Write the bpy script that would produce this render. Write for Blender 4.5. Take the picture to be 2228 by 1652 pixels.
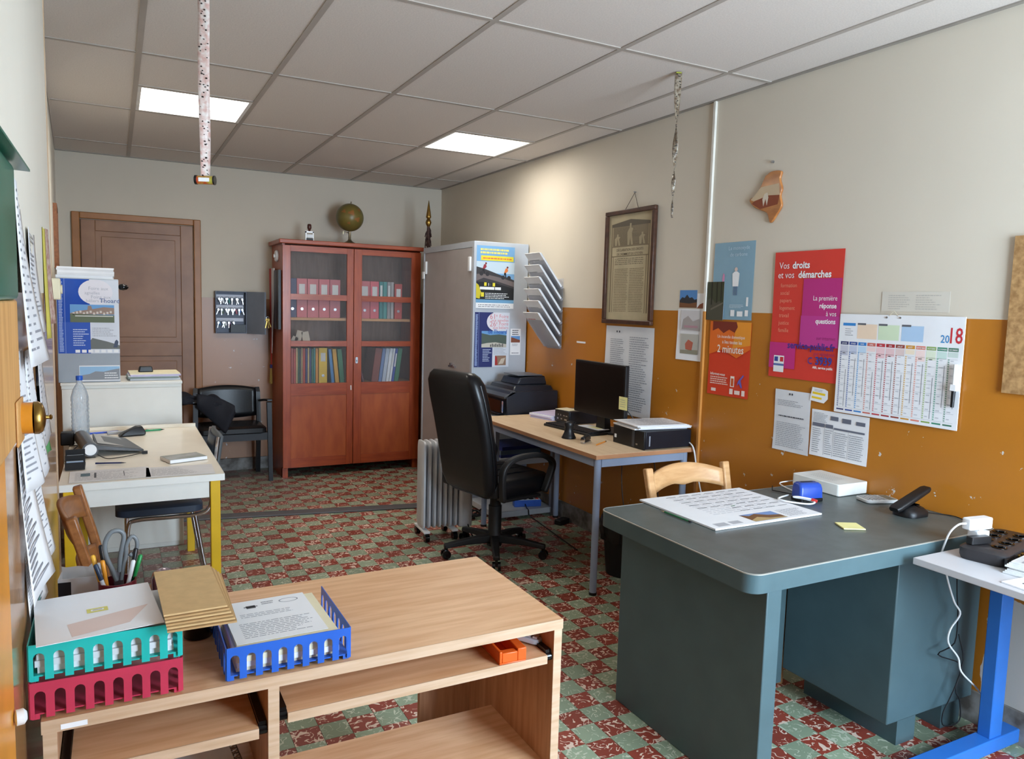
import bpy, bmesh, math, random
from mathutils import Vector, Matrix

for o in list(bpy.data.objects):
    bpy.data.objects.remove(o, do_unlink=True)
SC = bpy.context.scene
COL = SC.collection
random.seed(7)

# ------------------------------------------------------------------ camera
CAM = Vector((-0.1204, -2.7254, 1.4976))
def set_camera():
    yaw, pitch, roll = 0.4862, 0.0975, 0.0278
    cy, sy, cp, sp, cr, sr = math.cos(yaw), math.sin(yaw), math.cos(pitch), math.sin(pitch), math.cos(roll), math.sin(roll)
    f = Vector((sy*cp, cy*cp, -sp)); r = Vector((cy, -sy, 0)); u = r.cross(f)
    r2 = r*cr + u*sr; u2 = u*cr - r*sr
    cd = bpy.data.cameras.new('camera'); co = bpy.data.objects.new('camera', cd); COL.objects.link(co)
    cd.sensor_fit = 'HORIZONTAL'; cd.sensor_width = 36; cd.lens = 36*1637.4/2228; cd.clip_start = 0.02
    m = Matrix((r2, u2, -f)).transposed().to_4x4(); m.translation = CAM
    co.matrix_world = m
    SC.camera = co
set_camera()

# ------------------------------------------------------------------ world, daylight, exposure
SC.view_settings.view_transform = 'Standard'
SC.view_settings.look = 'None'
SC.view_settings.gamma = 1.0
SC.view_settings.use_curve_mapping = False
SC.view_settings.exposure = 0.0
SKY_STRENGTH = 42.0
LAMP_STRENGTH = 15.5
w = bpy.data.worlds.new('daylight'); SC.world = w; w.use_nodes = True
bg = w.node_tree.nodes['Background']
bg.inputs[0].default_value = (0.66, 0.83, 1.0, 1); bg.inputs[1].default_value = SKY_STRENGTH

XR, YB, H, YF = 2.685, 4.138, 2.59, -3.45       # right wall, back wall, ceiling, front wall
XF = -1.35                                      # left side of the entrance bay beside the camera
YC = -1.85                                      # where the near left wall starts
def xl(y):                                      # the left wall is a little out of square
    if y < 0.45: return -0.262 + (y + 1.8) * (-0.0258)
    return -0.355 + (y - 0.45) * (-0.0407)
WINDOWS = [(1.25, 2.60, 0.65, 2.30)]     # openings in the front wall: x0, x1, z0, z1
for (a, b, c, d) in WINDOWS:                    # light portals in the window openings
    ld = bpy.data.lights.new('window_portal', 'AREA'); ld.shape = 'RECTANGLE'; ld.size = b - a; ld.size_y = d - c
    ld.cycles.is_portal = True
    lo = bpy.data.objects.new('window_portal', ld); COL.objects.link(lo)
    lo.location = ((a + b)/2, YF - 0.05, (c + d)/2); lo.rotation_euler = (math.radians(90), 0, 0)

# ------------------------------------------------------------------ materials
def c(r, g, b):
    def l(x):
        x /= 255.0
        return x/12.92 if x <= 0.04045 else ((x + 0.055)/1.055)**2.4
    return (l(r), l(g), l(b), 1)
MATS = {}
def N(nt, t, **kw):
    n = nt.nodes.new(t)
    for k, v in kw.items(): setattr(n, k, v)
    return n
def mat(name, col=(200, 200, 200), rough=0.5, metal=0.0, var=0.06, vs=9.0, bump=0.0, bs=150.0, stretch=None,
        col2=None, emit=0.0, trans=0.0, ior=1.45, coat=0.0, alpha=1.0, spec=0.5):
    if name in MATS: return MATS[name]
    m = bpy.data.materials.new(name); m.use_nodes = True; nt = m.node_tree; b = nt.nodes['Principled BSDF']
    b.inputs['Roughness'].default_value = rough; b.inputs['Metallic'].default_value = metal
    b.inputs['Specular IOR Level'].default_value = spec
    b.inputs['IOR'].default_value = ior
    if coat: b.inputs['Coat Weight'].default_value = coat; b.inputs['Coat Roughness'].default_value = 0.12
    if trans: b.inputs['Transmission Weight'].default_value = trans
    if alpha < 1: b.inputs['Alpha'].default_value = alpha
    base = c(*col); c2 = c(*col2) if col2 else tuple(min(1, x*(1 - var*2)) for x in base[:3]) + (1,)
    tc = N(nt, 'ShaderNodeTexCoord'); mp = N(nt, 'ShaderNodeMapping')
    nt.links.new(tc.outputs['Object'], mp.inputs[0])
    if stretch: mp.inputs['Scale'].default_value = stretch
    no = N(nt, 'ShaderNodeTexNoise'); no.inputs['Scale'].default_value = vs; no.inputs['Detail'].default_value = 4
    nt.links.new(mp.outputs[0], no.inputs['Vector'])
    rp = N(nt, 'ShaderNodeValToRGB'); rp.color_ramp.elements[0].position = 0.35; rp.color_ramp.elements[1].position = 0.65
    rp.color_ramp.elements[0].color = base; rp.color_ramp.elements[1].color = c2
    nt.links.new(no.outputs[0], rp.inputs[0]); nt.links.new(rp.outputs[0], b.inputs['Base Color'])
    if bump:
        nb = N(nt, 'ShaderNodeTexNoise'); nb.inputs['Scale'].default_value = bs; nb.inputs['Detail'].default_value = 3
        nt.links.new(mp.outputs[0], nb.inputs['Vector'])
        bp = N(nt, 'ShaderNodeBump'); bp.inputs['Strength'].default_value = bump; bp.inputs['Distance'].default_value = 0.002
        nt.links.new(nb.outputs[0], bp.inputs['Height']); nt.links.new(bp.outputs[0], b.inputs['Normal'])
    if emit:
        b.inputs['Emission Color'].default_value = base; b.inputs['Emission Strength'].default_value = emit
    MATS[name] = m
    return m
def wood(name, c1, c2, rough=0.45, stretch=(3, 40, 40), vs=1.6, coat=0.0):
    return mat(name, c1, rough, col2=c2, stretch=stretch, vs=vs, bump=0.05, bs=20, coat=coat)
def ink(r, g, b): return mat('print_%d_%d_%d' % (r, g, b), (r, g, b), 0.55, var=0.02)
def glassy(name, col, alpha, rough=0.05):
    """thin clear sheet: mostly see-through with a mirror-like sheen"""
    if name in MATS: return MATS[name]
    m = bpy.data.materials.new(name); m.use_nodes = True; nt = m.node_tree
    for n in list(nt.nodes): nt.nodes.remove(n)
    out = N(nt, 'ShaderNodeOutputMaterial'); mx = N(nt, 'ShaderNodeMixShader'); tr = N(nt, 'ShaderNodeBsdfTransparent')
    gl = N(nt, 'ShaderNodeBsdfPrincipled'); gl.inputs['Base Color'].default_value = c(*col); gl.inputs['Roughness'].default_value = rough
    lw = N(nt, 'ShaderNodeLayerWeight'); lw.inputs[0].default_value = 0.25
    no = N(nt, 'ShaderNodeTexNoise'); no.inputs['Scale'].default_value = 6
    ma = N(nt, 'ShaderNodeMath', operation='MULTIPLY_ADD'); ma.inputs[1].default_value = 0.55; ma.inputs[2].default_value = alpha
    mb = N(nt, 'ShaderNodeMath', operation='MULTIPLY_ADD'); mb.inputs[1].default_value = 0.06
    nt.links.new(lw.outputs['Fresnel'], ma.inputs[0]); nt.links.new(no.outputs[0], mb.inputs[0]); nt.links.new(ma.outputs[0], mb.inputs[2])
    nt.links.new(mb.outputs[0], mx.inputs[0]); nt.links.new(tr.outputs[0], mx.inputs[1]); nt.links.new(gl.outputs[0], mx.inputs[2])
    nt.links.new(mx.outputs[0], out.inputs[0])
    MATS[name] = m
    return m

def wall_paint(name, low, high, zsplit=1.497, rough_low=0.22, chips=0.0, plaster=None, low_var=0.05):
    """cream upper wall, glossy oil-painted lower wall; chips = how much of the paint has flaked to the plaster"""
    m = bpy.data.materials.new(name); m.use_nodes = True; nt = m.node_tree; b = nt.nodes['Principled BSDF']; L = nt.links.new
    g = N(nt, 'ShaderNodeNewGeometry'); sx = N(nt, 'ShaderNodeSeparateXYZ'); L(g.outputs['Position'], sx.inputs[0])
    st = N(nt, 'ShaderNodeMath', operation='GREATER_THAN'); L(sx.outputs[2], st.inputs[0]); st.inputs[1].default_value = zsplit
    def noisy(col, v, s):
        no = N(nt, 'ShaderNodeTexNoise'); no.inputs['Scale'].default_value = s; no.inputs['Detail'].default_value = 5; L(g.outputs['Position'], no.inputs['Vector'])
        rp = N(nt, 'ShaderNodeValToRGB'); a = c(*col); rp.color_ramp.elements[0].position = 0.3; rp.color_ramp.elements[1].position = 0.7
        rp.color_ramp.elements[0].color = a; rp.color_ramp.elements[1].color = tuple(x*(1 - v) for x in a[:3]) + (1,)
        L(no.outputs[0], rp.inputs[0]); return rp.outputs[0]
    lo = noisy(low, low_var*2, 3.0); hi = noisy(high, 0.06, 1.6)
    if chips:
        no = N(nt, 'ShaderNodeTexNoise'); no.inputs['Scale'].default_value = 16; no.inputs['Detail'].default_value = 5; no.inputs['Roughness'].default_value = 0.62
        L(g.outputs['Position'], no.inputs['Vector'])
        th = N(nt, 'ShaderNodeMath', operation='GREATER_THAN'); L(no.outputs[0], th.inputs[0]); th.inputs[1].default_value = 0.80 - chips
        hz = N(nt, 'ShaderNodeMath', operation='LESS_THAN'); L(sx.outputs[2], hz.inputs[0]); hz.inputs[1].default_value = 1.15
        mu = N(nt, 'ShaderNodeMath', operation='MULTIPLY'); L(th.outputs[0], mu.inputs[0]); L(hz.outputs[0], mu.inputs[1])
        mask = mu.outputs[0]
        if plaster:                                       # bare plaster: y below y0 and z below z0 with a ragged edge
            y0, z0 = plaster
            n2 = N(nt, 'ShaderNodeTexNoise'); n2.inputs['Scale'].default_value = 7; n2.inputs['Detail'].default_value = 6; L(g.outputs['Position'], n2.inputs['Vector'])
            ay = N(nt, 'ShaderNodeMath', operation='MULTIPLY_ADD'); L(n2.outputs[0], ay.inputs[0]); ay.inputs[1].default_value = 0.12; L(sx.outputs[1], ay.inputs[2])
            by = N(nt, 'ShaderNodeMath', operation='LESS_THAN'); L(ay.outputs[0], by.inputs[0]); by.inputs[1].default_value = y0 + 0.06
            az = N(nt, 'ShaderNodeMath', operation='MULTIPLY_ADD'); L(n2.outputs[0], az.inputs[0]); az.inputs[1].default_value = 0.12; L(sx.outputs[2], az.inputs[2])
            bz = N(nt, 'ShaderNodeMath', operation='LESS_THAN'); L(az.outputs[0], bz.inputs[0]); bz.inputs[1].default_value = z0 + 0.06
            pm = N(nt, 'ShaderNodeMath', operation='MULTIPLY'); L(by.outputs[0], pm.inputs[0]); L(bz.outputs[0], pm.inputs[1])
            mm = N(nt, 'ShaderNodeMath', operation='MAXIMUM'); L(mask, mm.inputs[0]); L(pm.outputs[0], mm.inputs[1]); mask = mm.outputs[0]
        mc = N(nt, 'ShaderNodeMix', data_type='RGBA'); L(mask, mc.inputs[0]); L(lo, mc.inputs[6]); mc.inputs[7].default_value = c(205, 200, 195); lo = mc.outputs[2]
    mx = N(nt, 'ShaderNodeMix', data_type='RGBA'); L(st.outputs[0], mx.inputs[0]); L(lo, mx.inputs[6]); L(hi, mx.inputs[7]); L(mx.outputs[2], b.inputs['Base Color'])
    mr = N(nt, 'ShaderNodeMix', data_type='FLOAT'); L(st.outputs[0], mr.inputs[0]); mr.inputs[2].default_value = rough_low; mr.inputs[3].default_value = 0.75
    L(mr.outputs[0], b.inputs['Roughness'])
    nb = N(nt, 'ShaderNodeTexNoise'); nb.inputs['Scale'].default_value = 60; L(g.outputs['Position'], nb.inputs['Vector'])
    bp = N(nt, 'ShaderNodeBump'); bp.inputs['Strength'].default_value = 0.06; bp.inputs['Distance'].default_value = 0.003; L(nb.outputs[0], bp.inputs['Height']); L(bp.outputs[0], b.inputs['Normal'])
    return m

def tile_paint(name, base, vein, amount):
    """cement tile: marbled with short pale squiggles that differ from tile to tile"""
    m = bpy.data.materials.new(name); m.use_nodes = True; nt = m.node_tree; b = nt.nodes['Principled BSDF']; L = nt.links.new
    g = N(nt, 'ShaderNodeNewGeometry')
    sc_ = N(nt, 'ShaderNodeVectorMath', operation='MULTIPLY_ADD'); L(g.outputs['Position'], sc_.inputs[0]); sc_.inputs[1].default_value = (10, 10, 0); sc_.inputs[2].default_value = (-13.86, 4.82, 0)
    fl = N(nt, 'ShaderNodeVectorMath', operation='FLOOR'); L(sc_.outputs[0], fl.inputs[0])
    wn = N(nt, 'ShaderNodeTexWhiteNoise', noise_dimensions='3D'); L(fl.outputs[0], wn.inputs['Vector'])
    of = N(nt, 'ShaderNodeVectorMath', operation='SCALE'); L(wn.outputs['Color'], of.inputs[0]); of.inputs['Scale'].default_value = 40
    ad = N(nt, 'ShaderNodeVectorMath', operation='ADD'); L(g.outputs['Position'], ad.inputs[0]); L(of.outputs[0], ad.inputs[1])
    no = N(nt, 'ShaderNodeTexNoise'); no.inputs['Scale'].default_value = 30; no.inputs['Detail'].default_value = 0.3; no.inputs['Distortion'].default_value = 1.0; L(ad.outputs[0], no.inputs['Vector'])
    d = N(nt, 'ShaderNodeMath', operation='SUBTRACT'); L(no.outputs[0], d.inputs[0]); d.inputs[1].default_value = 0.5
    a = N(nt, 'ShaderNodeMath', operation='ABSOLUTE'); L(d.outputs[0], a.inputs[0])
    wd = N(nt, 'ShaderNodeMath', operation='MULTIPLY_ADD'); L(wn.outputs['Value'], wd.inputs[0]); wd.inputs[1].default_value = 0.042*amount; wd.inputs[2].default_value = 0.020*amount
    n3 = N(nt, 'ShaderNodeTexNoise'); n3.inputs['Scale'].default_value = 42; L(ad.outputs[0], n3.inputs['Vector'])
    gate = N(nt, 'ShaderNodeMath', operation='GREATER_THAN'); L(n3.outputs[0], gate.inputs[0]); gate.inputs[1].default_value = 0.47
    lt = N(nt, 'ShaderNodeMath', operation='LESS_THAN'); L(a.outputs[0], lt.inputs[0]); L(wd.outputs[0], lt.inputs[1])
    mk = N(nt, 'ShaderNodeMath', operation='MULTIPLY'); L(lt.outputs[0], mk.inputs[0]); L(gate.outputs[0], mk.inputs[1])
    hv = N(nt, 'ShaderNodeHueSaturation'); hv.inputs['Color'].default_value = c(*base)
    vv = N(nt, 'ShaderNodeMath', operation='MULTIPLY_ADD'); L(wn.outputs['Value'], vv.inputs[0]); vv.inputs[1].default_value = 0.3; vv.inputs[2].default_value = 0.85; L(vv.outputs[0], hv.inputs['Value'])
    mx = N(nt, 'ShaderNodeMix', data_type='RGBA'); L(mk.outputs[0], mx.inputs[0]); L(hv.outputs[0], mx.inputs[6]); mx.inputs[7].default_value = c(*vein)
    # dirt film towards the far left of the room, with its own cloudy shape
    sx = N(nt, 'ShaderNodeSeparateXYZ'); L(g.outputs['Position'], sx.inputs[0])
    n4 = N(nt, 'ShaderNodeTexNoise'); n4.inputs['Scale'].default_value = 2.2; n4.inputs['Detail'].default_value = 4; L(g.outputs['Position'], n4.inputs['Vector'])
    dy = N(nt, 'ShaderNodeMath', operation='MULTIPLY_ADD'); L(sx.outputs[0], dy.inputs[0]); dy.inputs[1].default_value = -0.9; dy.inputs[2].default_value = -0.55
    dz = N(nt, 'ShaderNodeMath', operation='MULTIPLY_ADD'); L(sx.outputs[1], dz.inputs[0]); dz.inputs[1].default_value = 0.42; L(dy.outputs[0], dz.inputs[2])
    dn = N(nt, 'ShaderNodeMath', operation='ADD', use_clamp=True); L(dz.outputs[0], dn.inputs[0]); L(n4.outputs[0], dn.inputs[1])
    dk = N(nt, 'ShaderNodeMath', operation='MULTIPLY'); L(dn.outputs[0], dk.inputs[0]); dk.inputs[1].default_value = 0.7
    dm = N(nt, 'ShaderNodeMix', data_type='RGBA'); L(dk.outputs[0], dm.inputs[0]); L(mx.outputs[2], dm.inputs[6]); dm.inputs[7].default_value = c(104, 92, 86)
    L(dm.outputs[2], b.inputs['Base Color']); b.inputs['Roughness'].default_value = 0.36
    return m

# ------------------------------------------------------------------ mesh building
class MB:
    def __init__(s, M=None): s.v, s.f, s.M = [], [], M or Matrix()
    def pt(s, p): s.v.append(tuple(s.M @ Vector(p))); return len(s.v) - 1
    def face(s, ids): s.f.append(tuple(ids))
    def poly(s, pts): s.face([s.pt(p) for p in pts]); return s
    def box(s, x0, x1, y0, y1, z0, z1):
        i = [s.pt(p) for p in ((x0,y0,z0),(x1,y0,z0),(x1,y1,z0),(x0,y1,z0),(x0,y0,z1),(x1,y0,z1),(x1,y1,z1),(x0,y1,z1))]
        for q in ((0,3,2,1),(4,5,6,7),(0,1,5,4),(1,2,6,5),(2,3,7,6),(3,0,4,7)): s.face([i[k] for k in q])
        return s
    def prism(s, pts, z0, z1):
        """pts counter-clockwise in xy, extruded in z"""
        n = len(pts); a = [s.pt((p[0], p[1], z0)) for p in pts]; b = [s.pt((p[0], p[1], z1)) for p in pts]
        s.face(a[::-1]); s.face(b)
        for k in range(n): s.face((a[k], a[(k+1) % n], b[(k+1) % n], b[k]))
        return s
    def loft(s, rings, cap=True, close=True):
        ids = [[s.pt(p) for p in r] for r in rings]; n = len(ids[0])
        for a, b in zip(ids, ids[1:]):
            for k in range(n if close else n - 1): s.face((a[k], a[(k+1) % n], b[(k+1) % n], b[k]))
        if cap: s.face(ids[0][::-1]); s.face(ids[-1])
        return s
    def cyl(s, p0, p1, r0, r1=None, n=16):
        r1 = r0 if r1 is None else r1; p0, p1 = Vector(p0), Vector(p1); d = (p1 - p0).normalized()
        a = d.orthogonal().normalized(); b = d.cross(a)
        cs = [(math.cos(2*math.pi*k/n), math.sin(2*math.pi*k/n)) for k in range(n)]
        return s.loft([[p + a*(r*x) + b*(r*y) for x, y in cs] for p, r in ((p0, r0), (p1, r1))])
    def lathe(s, prof, o=(0,0,0), axis=(0,0,1), n=20):
        """prof: list of (radius, height)"""
        o = Vector(o); d = Vector(axis).normalized(); a = d.orthogonal().normalized(); b = d.cross(a)
        cs = [(math.cos(2*math.pi*k/n), math.sin(2*math.pi*k/n)) for k in range(n)]
        return s.loft([[o + d*h + a*(max(r, 1e-4)*x) + b*(max(r, 1e-4)*y) for x, y in cs] for r, h in prof])
    def tube(s, pts, r, n=8, smooth=0, flat=None):
        P = [Vector(p) for p in pts]
        if smooth: P = spline(P, smooth)
        rings = []; prev = None
        for k, p in enumerate(P):
            d = (P[min(k+1, len(P)-1)] - P[max(k-1, 0)])
            d = d.normalized() if d.length > 1e-9 else Vector((0, 0, 1))
            if prev is None: a = d.orthogonal().normalized()
            else:
                a = prev - d*prev.dot(d)
                a = a.normalized() if a.length > 1e-6 else d.orthogonal().normalized()
            prev = a; b = d.cross(a); rr = r[k] if isinstance(r, (list, tuple)) and len(r) == len(P) else (r if not isinstance(r, (list, tuple)) else r[0])
            rings.append([p + a*(rr*math.cos(2*math.pi*j/n)) + b*(rr*math.sin(2*math.pi*j/n)) for j in range(n)])
        return s.loft(rings)
    def ribbon(s, pts, side, wd, th):
        """rectangular-section bar swept along pts; side = direction of the width"""
        P = [Vector(p) for p in pts]; sd = Vector(side).normalized(); rings = []
        for k, p in enumerate(P):
            d = (P[min(k+1, len(P)-1)] - P[max(k-1, 0)]).normalized(); nn = d.cross(sd).normalized(); w2 = wd[k] if isinstance(wd, (list, tuple)) else wd
            rings.append([p + sd*(w2/2) + nn*(th/2), p - sd*(w2/2) + nn*(th/2), p - sd*(w2/2) - nn*(th/2), p + sd*(w2/2) - nn*(th/2)])
        return s.loft(rings)
    def grid(s, fn, nu, nv):
        ids = [[s.pt(fn(i/nu, j/nv)) for j in range(nv+1)] for i in range(nu+1)]
        for i in range(nu):
            for j in range(nv): s.face((ids[i][j], ids[i+1][j], ids[i+1][j+1], ids[i][j+1]))
        return s
    def ellipsoid(s, o, r, nu=16, nv=10):
        o = Vector(o); rings = []
        for j in range(nv+1):
            t = math.pi*j/nv; sr_ = max(math.sin(t), 1e-3)
            rings.append([o + Vector((r[0]*sr_*math.cos(2*math.pi*k/nu), r[1]*sr_*math.sin(2*math.pi*k/nu), -r[2]*math.cos(t))) for k in range(nu)])
        return s.loft(rings)
    def build(s, name, m, parent=None, smooth=False, bevel=0.0, solid=0.0, sub=0, loc=None, rz=None, seg=2):
        me = bpy.data.meshes.new(name); me.from_pydata(s.v, [], s.f); me.update()
        bm = bmesh.new(); bm.from_mesh(me); bmesh.ops.recalc_face_normals(bm, faces=bm.faces) if not solid else None; bm.to_mesh(me); bm.free()
        if m: me.materials.append(m)
        o = bpy.data.objects.new(name, me); COL.objects.link(o)
        if parent: o.parent = parent
        if loc: o.location = loc
        if rz: o.rotation_euler[2] = rz
        if smooth:
            for p in me.polygons: p.use_smooth = True
        if solid: md = o.modifiers.new('thickness', 'SOLIDIFY'); md.thickness = solid; md.offset = 0
        if sub: md = o.modifiers.new('round', 'SUBSURF'); md.levels = sub; md.render_levels = sub
        if bevel:
            md = o.modifiers.new('edge', 'BEVEL'); md.width = bevel; md.segments = seg; md.limit_method = 'ANGLE'; md.angle_limit = math.radians(35)
            for p in me.polygons: p.use_smooth = True
            me.set_sharp_from_angle(angle=math.radians(35))
        elif smooth: me.set_sharp_from_angle(angle=math.radians(50))
        return o
def spline(P, k):
    P = [Vector(p) for p in P]; out = []
    Q = [P[0]*2 - P[1]] + P + [P[-1]*2 - P[-2]]
    for i in range(1, len(Q) - 2):
        a, b, d, e = Q[i-1], Q[i], Q[i+1], Q[i+2]
        for j in range(k):
            t = j/k
            out.append(0.5*((2*b) + (d - a)*t + (2*a - 5*b + 4*d - e)*t*t + (3*b - a - 3*d + e)*t**3))
    out.append(P[-1]); return out
def rounded(x0, x1, y0, y1, r, n=5):
    pts = []
    for cx, cy, a in ((x1-r, y1-r, 0), (x0+r, y1-r, 90), (x0+r, y0+r, 180), (x1-r, y0+r, 270)):
        for k in range(n+1):
            t = math.radians(a + 90*k/n); pts.append((cx + r*math.cos(t), cy + r*math.sin(t)))
    return pts
def tag(o, label, cat, group=None, kind=None):
    o['label'] = label; o['category'] = cat
    if group: o['group'] = group
    if kind: o['kind'] = kind
    return o
def thing(name, label, cat, loc=(0,0,0), rz=0.0, group=None, M=None):
    o = bpy.data.objects.new(name, None); COL.objects.link(o); o.empty_display_size = 0.05
    if M is not None: o.matrix_world = M
    else: o.location = loc; o.rotation_euler[2] = rz
    return tag(o, label, cat, group)
def struct(o): o['kind'] = 'structure'; return o
def copy_tree(o, parent=None):
    q = o.copy(); COL.objects.link(q); q.parent = parent
    for ch in list(o.children): copy_tree(ch, q)
    return q
def fr(o, u, v):
    u, v = Vector(u).normalized(), Vector(v).normalized(); n = u.cross(v)
    m = Matrix((u, v, n)).transposed().to_4x4(); m.translation = Vector(o); return m
def on_right(y, z, d=0.001): return fr((XR - d, y, z), (0,-1,0), (0,0,1))     # x to the viewer's right, y up, z out of the wall
def on_left(y, z, d=0.001):
    t = Vector((-0.0258, 1, 0)).normalized(); n = t.cross(Vector((0,0,1)))
    return fr(Vector((xl(y), y, z)) + n*d, t, (0,0,1))
def RZ(a): return Matrix.Rotation(a, 4, 'Z')
def T(x, y, z): return Matrix.Translation((x, y, z))

# ------------------------------------------------------------------ printed matter
def sheet(name, label, cat, M, w_, h_, m, group=None, th=0.0005, wave=0.0, seed=0, parent=None, pts=None):
    b = MB()
    if pts: b.prism(pts, 0, th)
    elif wave:
        rn = random.Random(seed); p1, p2 = rn.uniform(0, 6), rn.uniform(0, 6)
        f = lambda u, v: wave*(0.5 + 0.5*math.sin(5*v + p1 + 1.5*u))*(1 - 0.4*v) + 0.0
        n = 8
        top = [[b.pt((w_*i/n, h_*j/n, th + f(i/n, j/n))) for j in range(n+1)] for i in range(n+1)]
        bot = [[b.pt((w_*i/n, h_*j/n, f(i/n, j/n))) for j in range(n+1)] for i in range(n+1)]
        for i in range(n):
            for j in range(n):
                b.face((top[i][j], top[i+1][j], top[i+1][j+1], top[i][j+1])); b.face((bot[i][j], bot[i][j+1], bot[i+1][j+1], bot[i+1][j]))
        for i in range(n):
            b.face((bot[i][0], bot[i+1][0], top[i+1][0], top[i][0])); b.face((top[i][n], top[i+1][n], bot[i+1][n], bot[i][n]))
            b.face((bot[0][i+1], bot[0][i], top[0][i], top[0][i+1])); b.face((bot[n][i], bot[n][i+1], top[n][i+1], top[n][i]))
    else: b.box(0, w_, 0, h_, 0, th)
    o = b.build(name, m, parent, smooth=bool(wave))
    if parent is None: o.matrix_world = M; tag(o, label, cat, group)
    o['_t'] = th + wave
    return o
def lay(par, k): return par.get('_t', 0.0005) + 0.00025*k
def rect(par, name, x, y, w_, h_, m, k=1): return MB().poly([(x, y, lay(par, k)), (x+w_, y, lay(par, k)), (x+w_, y+h_, lay(par, k)), (x, y+h_, lay(par, k))]).build(name, m, par)
def rects(par, name, L, m, k=1):
    if len(L) <= 8 and name != 'lettering':
        for x, y, w_, h_ in L: o = rect(par, name, x, y, w_, h_, m, k)
        return o
    b = MB()
    for x, y, w_, h_ in L: b.poly([(x, y, lay(par, k)), (x+w_, y, lay(par, k)), (x+w_, y+h_, lay(par, k)), (x, y+h_, lay(par, k))])
    o = b.build(name, m, par); o['kind'] = 'stuff'
    return o
def shape(par, name, pts, m, k=1): return MB().poly([(x, y, lay(par, k)) for x, y in pts]).build(name, m, par)
def lines(par, x, y, w_, h_, n, m, k=1, seed=1, fill=0.55, rag=0.25, name='lettering'):
    rn = random.Random(seed); L = []; dh = h_/n
    for i in range(n):
        yy = y + h_ - (i + 0.8)*dh; xx = x; end = x + w_*(1 - rn.random()*rag)
        while xx < end:
            ww = min(rn.uniform(0.02, 0.09)*w_*1.4, end - xx)
            L.append((xx, yy, ww, dh*fill)); xx += ww + 0.018*w_
    return rects(par, name, L, m, k)
_fonts = {}
def texts(par, L, m, k=2, name='lettering'):
    """L: (string, x, y, size, align, boldness, squeeze)"""
    V, F = [], []
    for s_, x, y, size, al, bold, sq in L:
        cu = bpy.data.curves.new('txt', 'FONT'); cu.body = s_; cu.size = size; cu.align_x = al; cu.offset = bold*size; cu.resolution_u = 2
        to = bpy.data.objects.new('txt', cu); me = bpy.data.meshes.new_from_object(to)
        n0 = len(V)
        for v in me.vertices: V.append((x + v.co.x*sq, y + v.co.y, lay(par, k)))
        for p in me.polygons: F.append(tuple(n0 + i for i in p.vertices))
        bpy.data.objects.remove(to); bpy.data.curves.remove(cu); bpy.data.meshes.remove(me)
    me = bpy.data.meshes.new(name); me.from_pydata(V, [], F); me.update(); me.materials.append(m)
    o = bpy.data.objects.new(name, me); COL.objects.link(o); o.parent = par; o['kind'] = 'stuff'
    return o
# ------------------------------------------------------------------ common materials
WHITE = mat('white_paint', (232, 230, 226), 0.4)
PAPER = mat('white_paper', (236, 236, 238), 0.75, var=0.02)
PAPER2 = mat('off_white_paper', (222, 222, 224), 0.8, var=0.03)
CREAMP = mat('cream_paper', (232, 222, 190), 0.8, var=0.03)
KRAFT = mat('kraft_paper', (206, 172, 122), 0.8, var=0.05, vs=40)
BLACK = mat('black_plastic', (20, 20, 22), 0.42, var=0.1)
BLACKG = mat('black_gloss', (10, 10, 12), 0.12, var=0.05)
BLACKL = mat('black_leather', (16, 16, 19), 0.33, var=0.1, bump=0.12, bs=90)
CHROME = mat('chrome', (215, 215, 220), 0.12, 1.0, var=0.02)
STEEL = mat('steel', (170, 172, 176), 0.3, 1.0, var=0.03)
BRASS = mat('brass', (170, 135, 70), 0.28, 1.0, var=0.12, vs=30)
GREYM = mat('grey_enamel', (184, 190, 198), 0.42, var=0.03)
WPLASTIC = mat('white_plastic', (236, 237, 238), 0.35, var=0.02)
INK = ink(70, 72, 80); INKL = ink(150, 152, 160); INKD = ink(28, 28, 34); INKW = ink(240, 240, 240)
ORANGE_WALL = wall_paint('ochre_wall', (186, 117, 36), (214, 204, 187), chips=0.125, plaster=(-1.20, 0.50), rough_low=0.3)
BROWN_WALL = wall_paint('brown_wall', (166, 120, 88), (202, 191, 174), chips=0.125, rough_low=0.35)
LEFT_WALL = wall_paint('glossy_left_wall', (176, 128, 80), (226, 220, 206), rough_low=0.14)
GREY_STONE = mat('grey_stone_plinth', (150, 148, 144), 0.7, col2=(96, 90, 84), vs=14, bump=0.2, bs=40)

# ------------------------------------------------------------------ walls
def wall(name, pts, m):
    return struct(MB().prism(pts, 0, H+0.10).build(name, m))
wall('wall_right', [(XR, YF), (XR+0.15, YF), (XR+0.15, YB+0.15), (XR, YB)], ORANGE_WALL)
wall('wall_back', [(XR, YB), (XR+0.15, YB+0.15), (-0.66, YB+0.15), (-0.505, YB)], BROWN_WALL)
wall('wall_left', [(xl(0.45), 0.45), (-0.505, YB), (-0.66, YB+0.15), (-0.53, 0.45)], LEFT_WALL)
wall('wall_left_near', [(xl(YC), YC), (xl(0.449), 0.449), (-0.53, 0.449), (-0.42, YC)], LEFT_WALL)
wall('wall_entrance_return', [(XF-0.15, YC), (-0.42, YC), (-0.42, YC+0.15), (XF-0.15, YC+0.15)], LEFT_WALL)
wall('wall_entrance', [(XF-0.15, YF), (XF, YF), (XF, YC), (XF-0.15, YC)], LEFT_WALL)
b = MB()
xs = sorted({XF-0.15, XR+0.15} | {q for W in WINDOWS for q in W[:2]})
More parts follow.
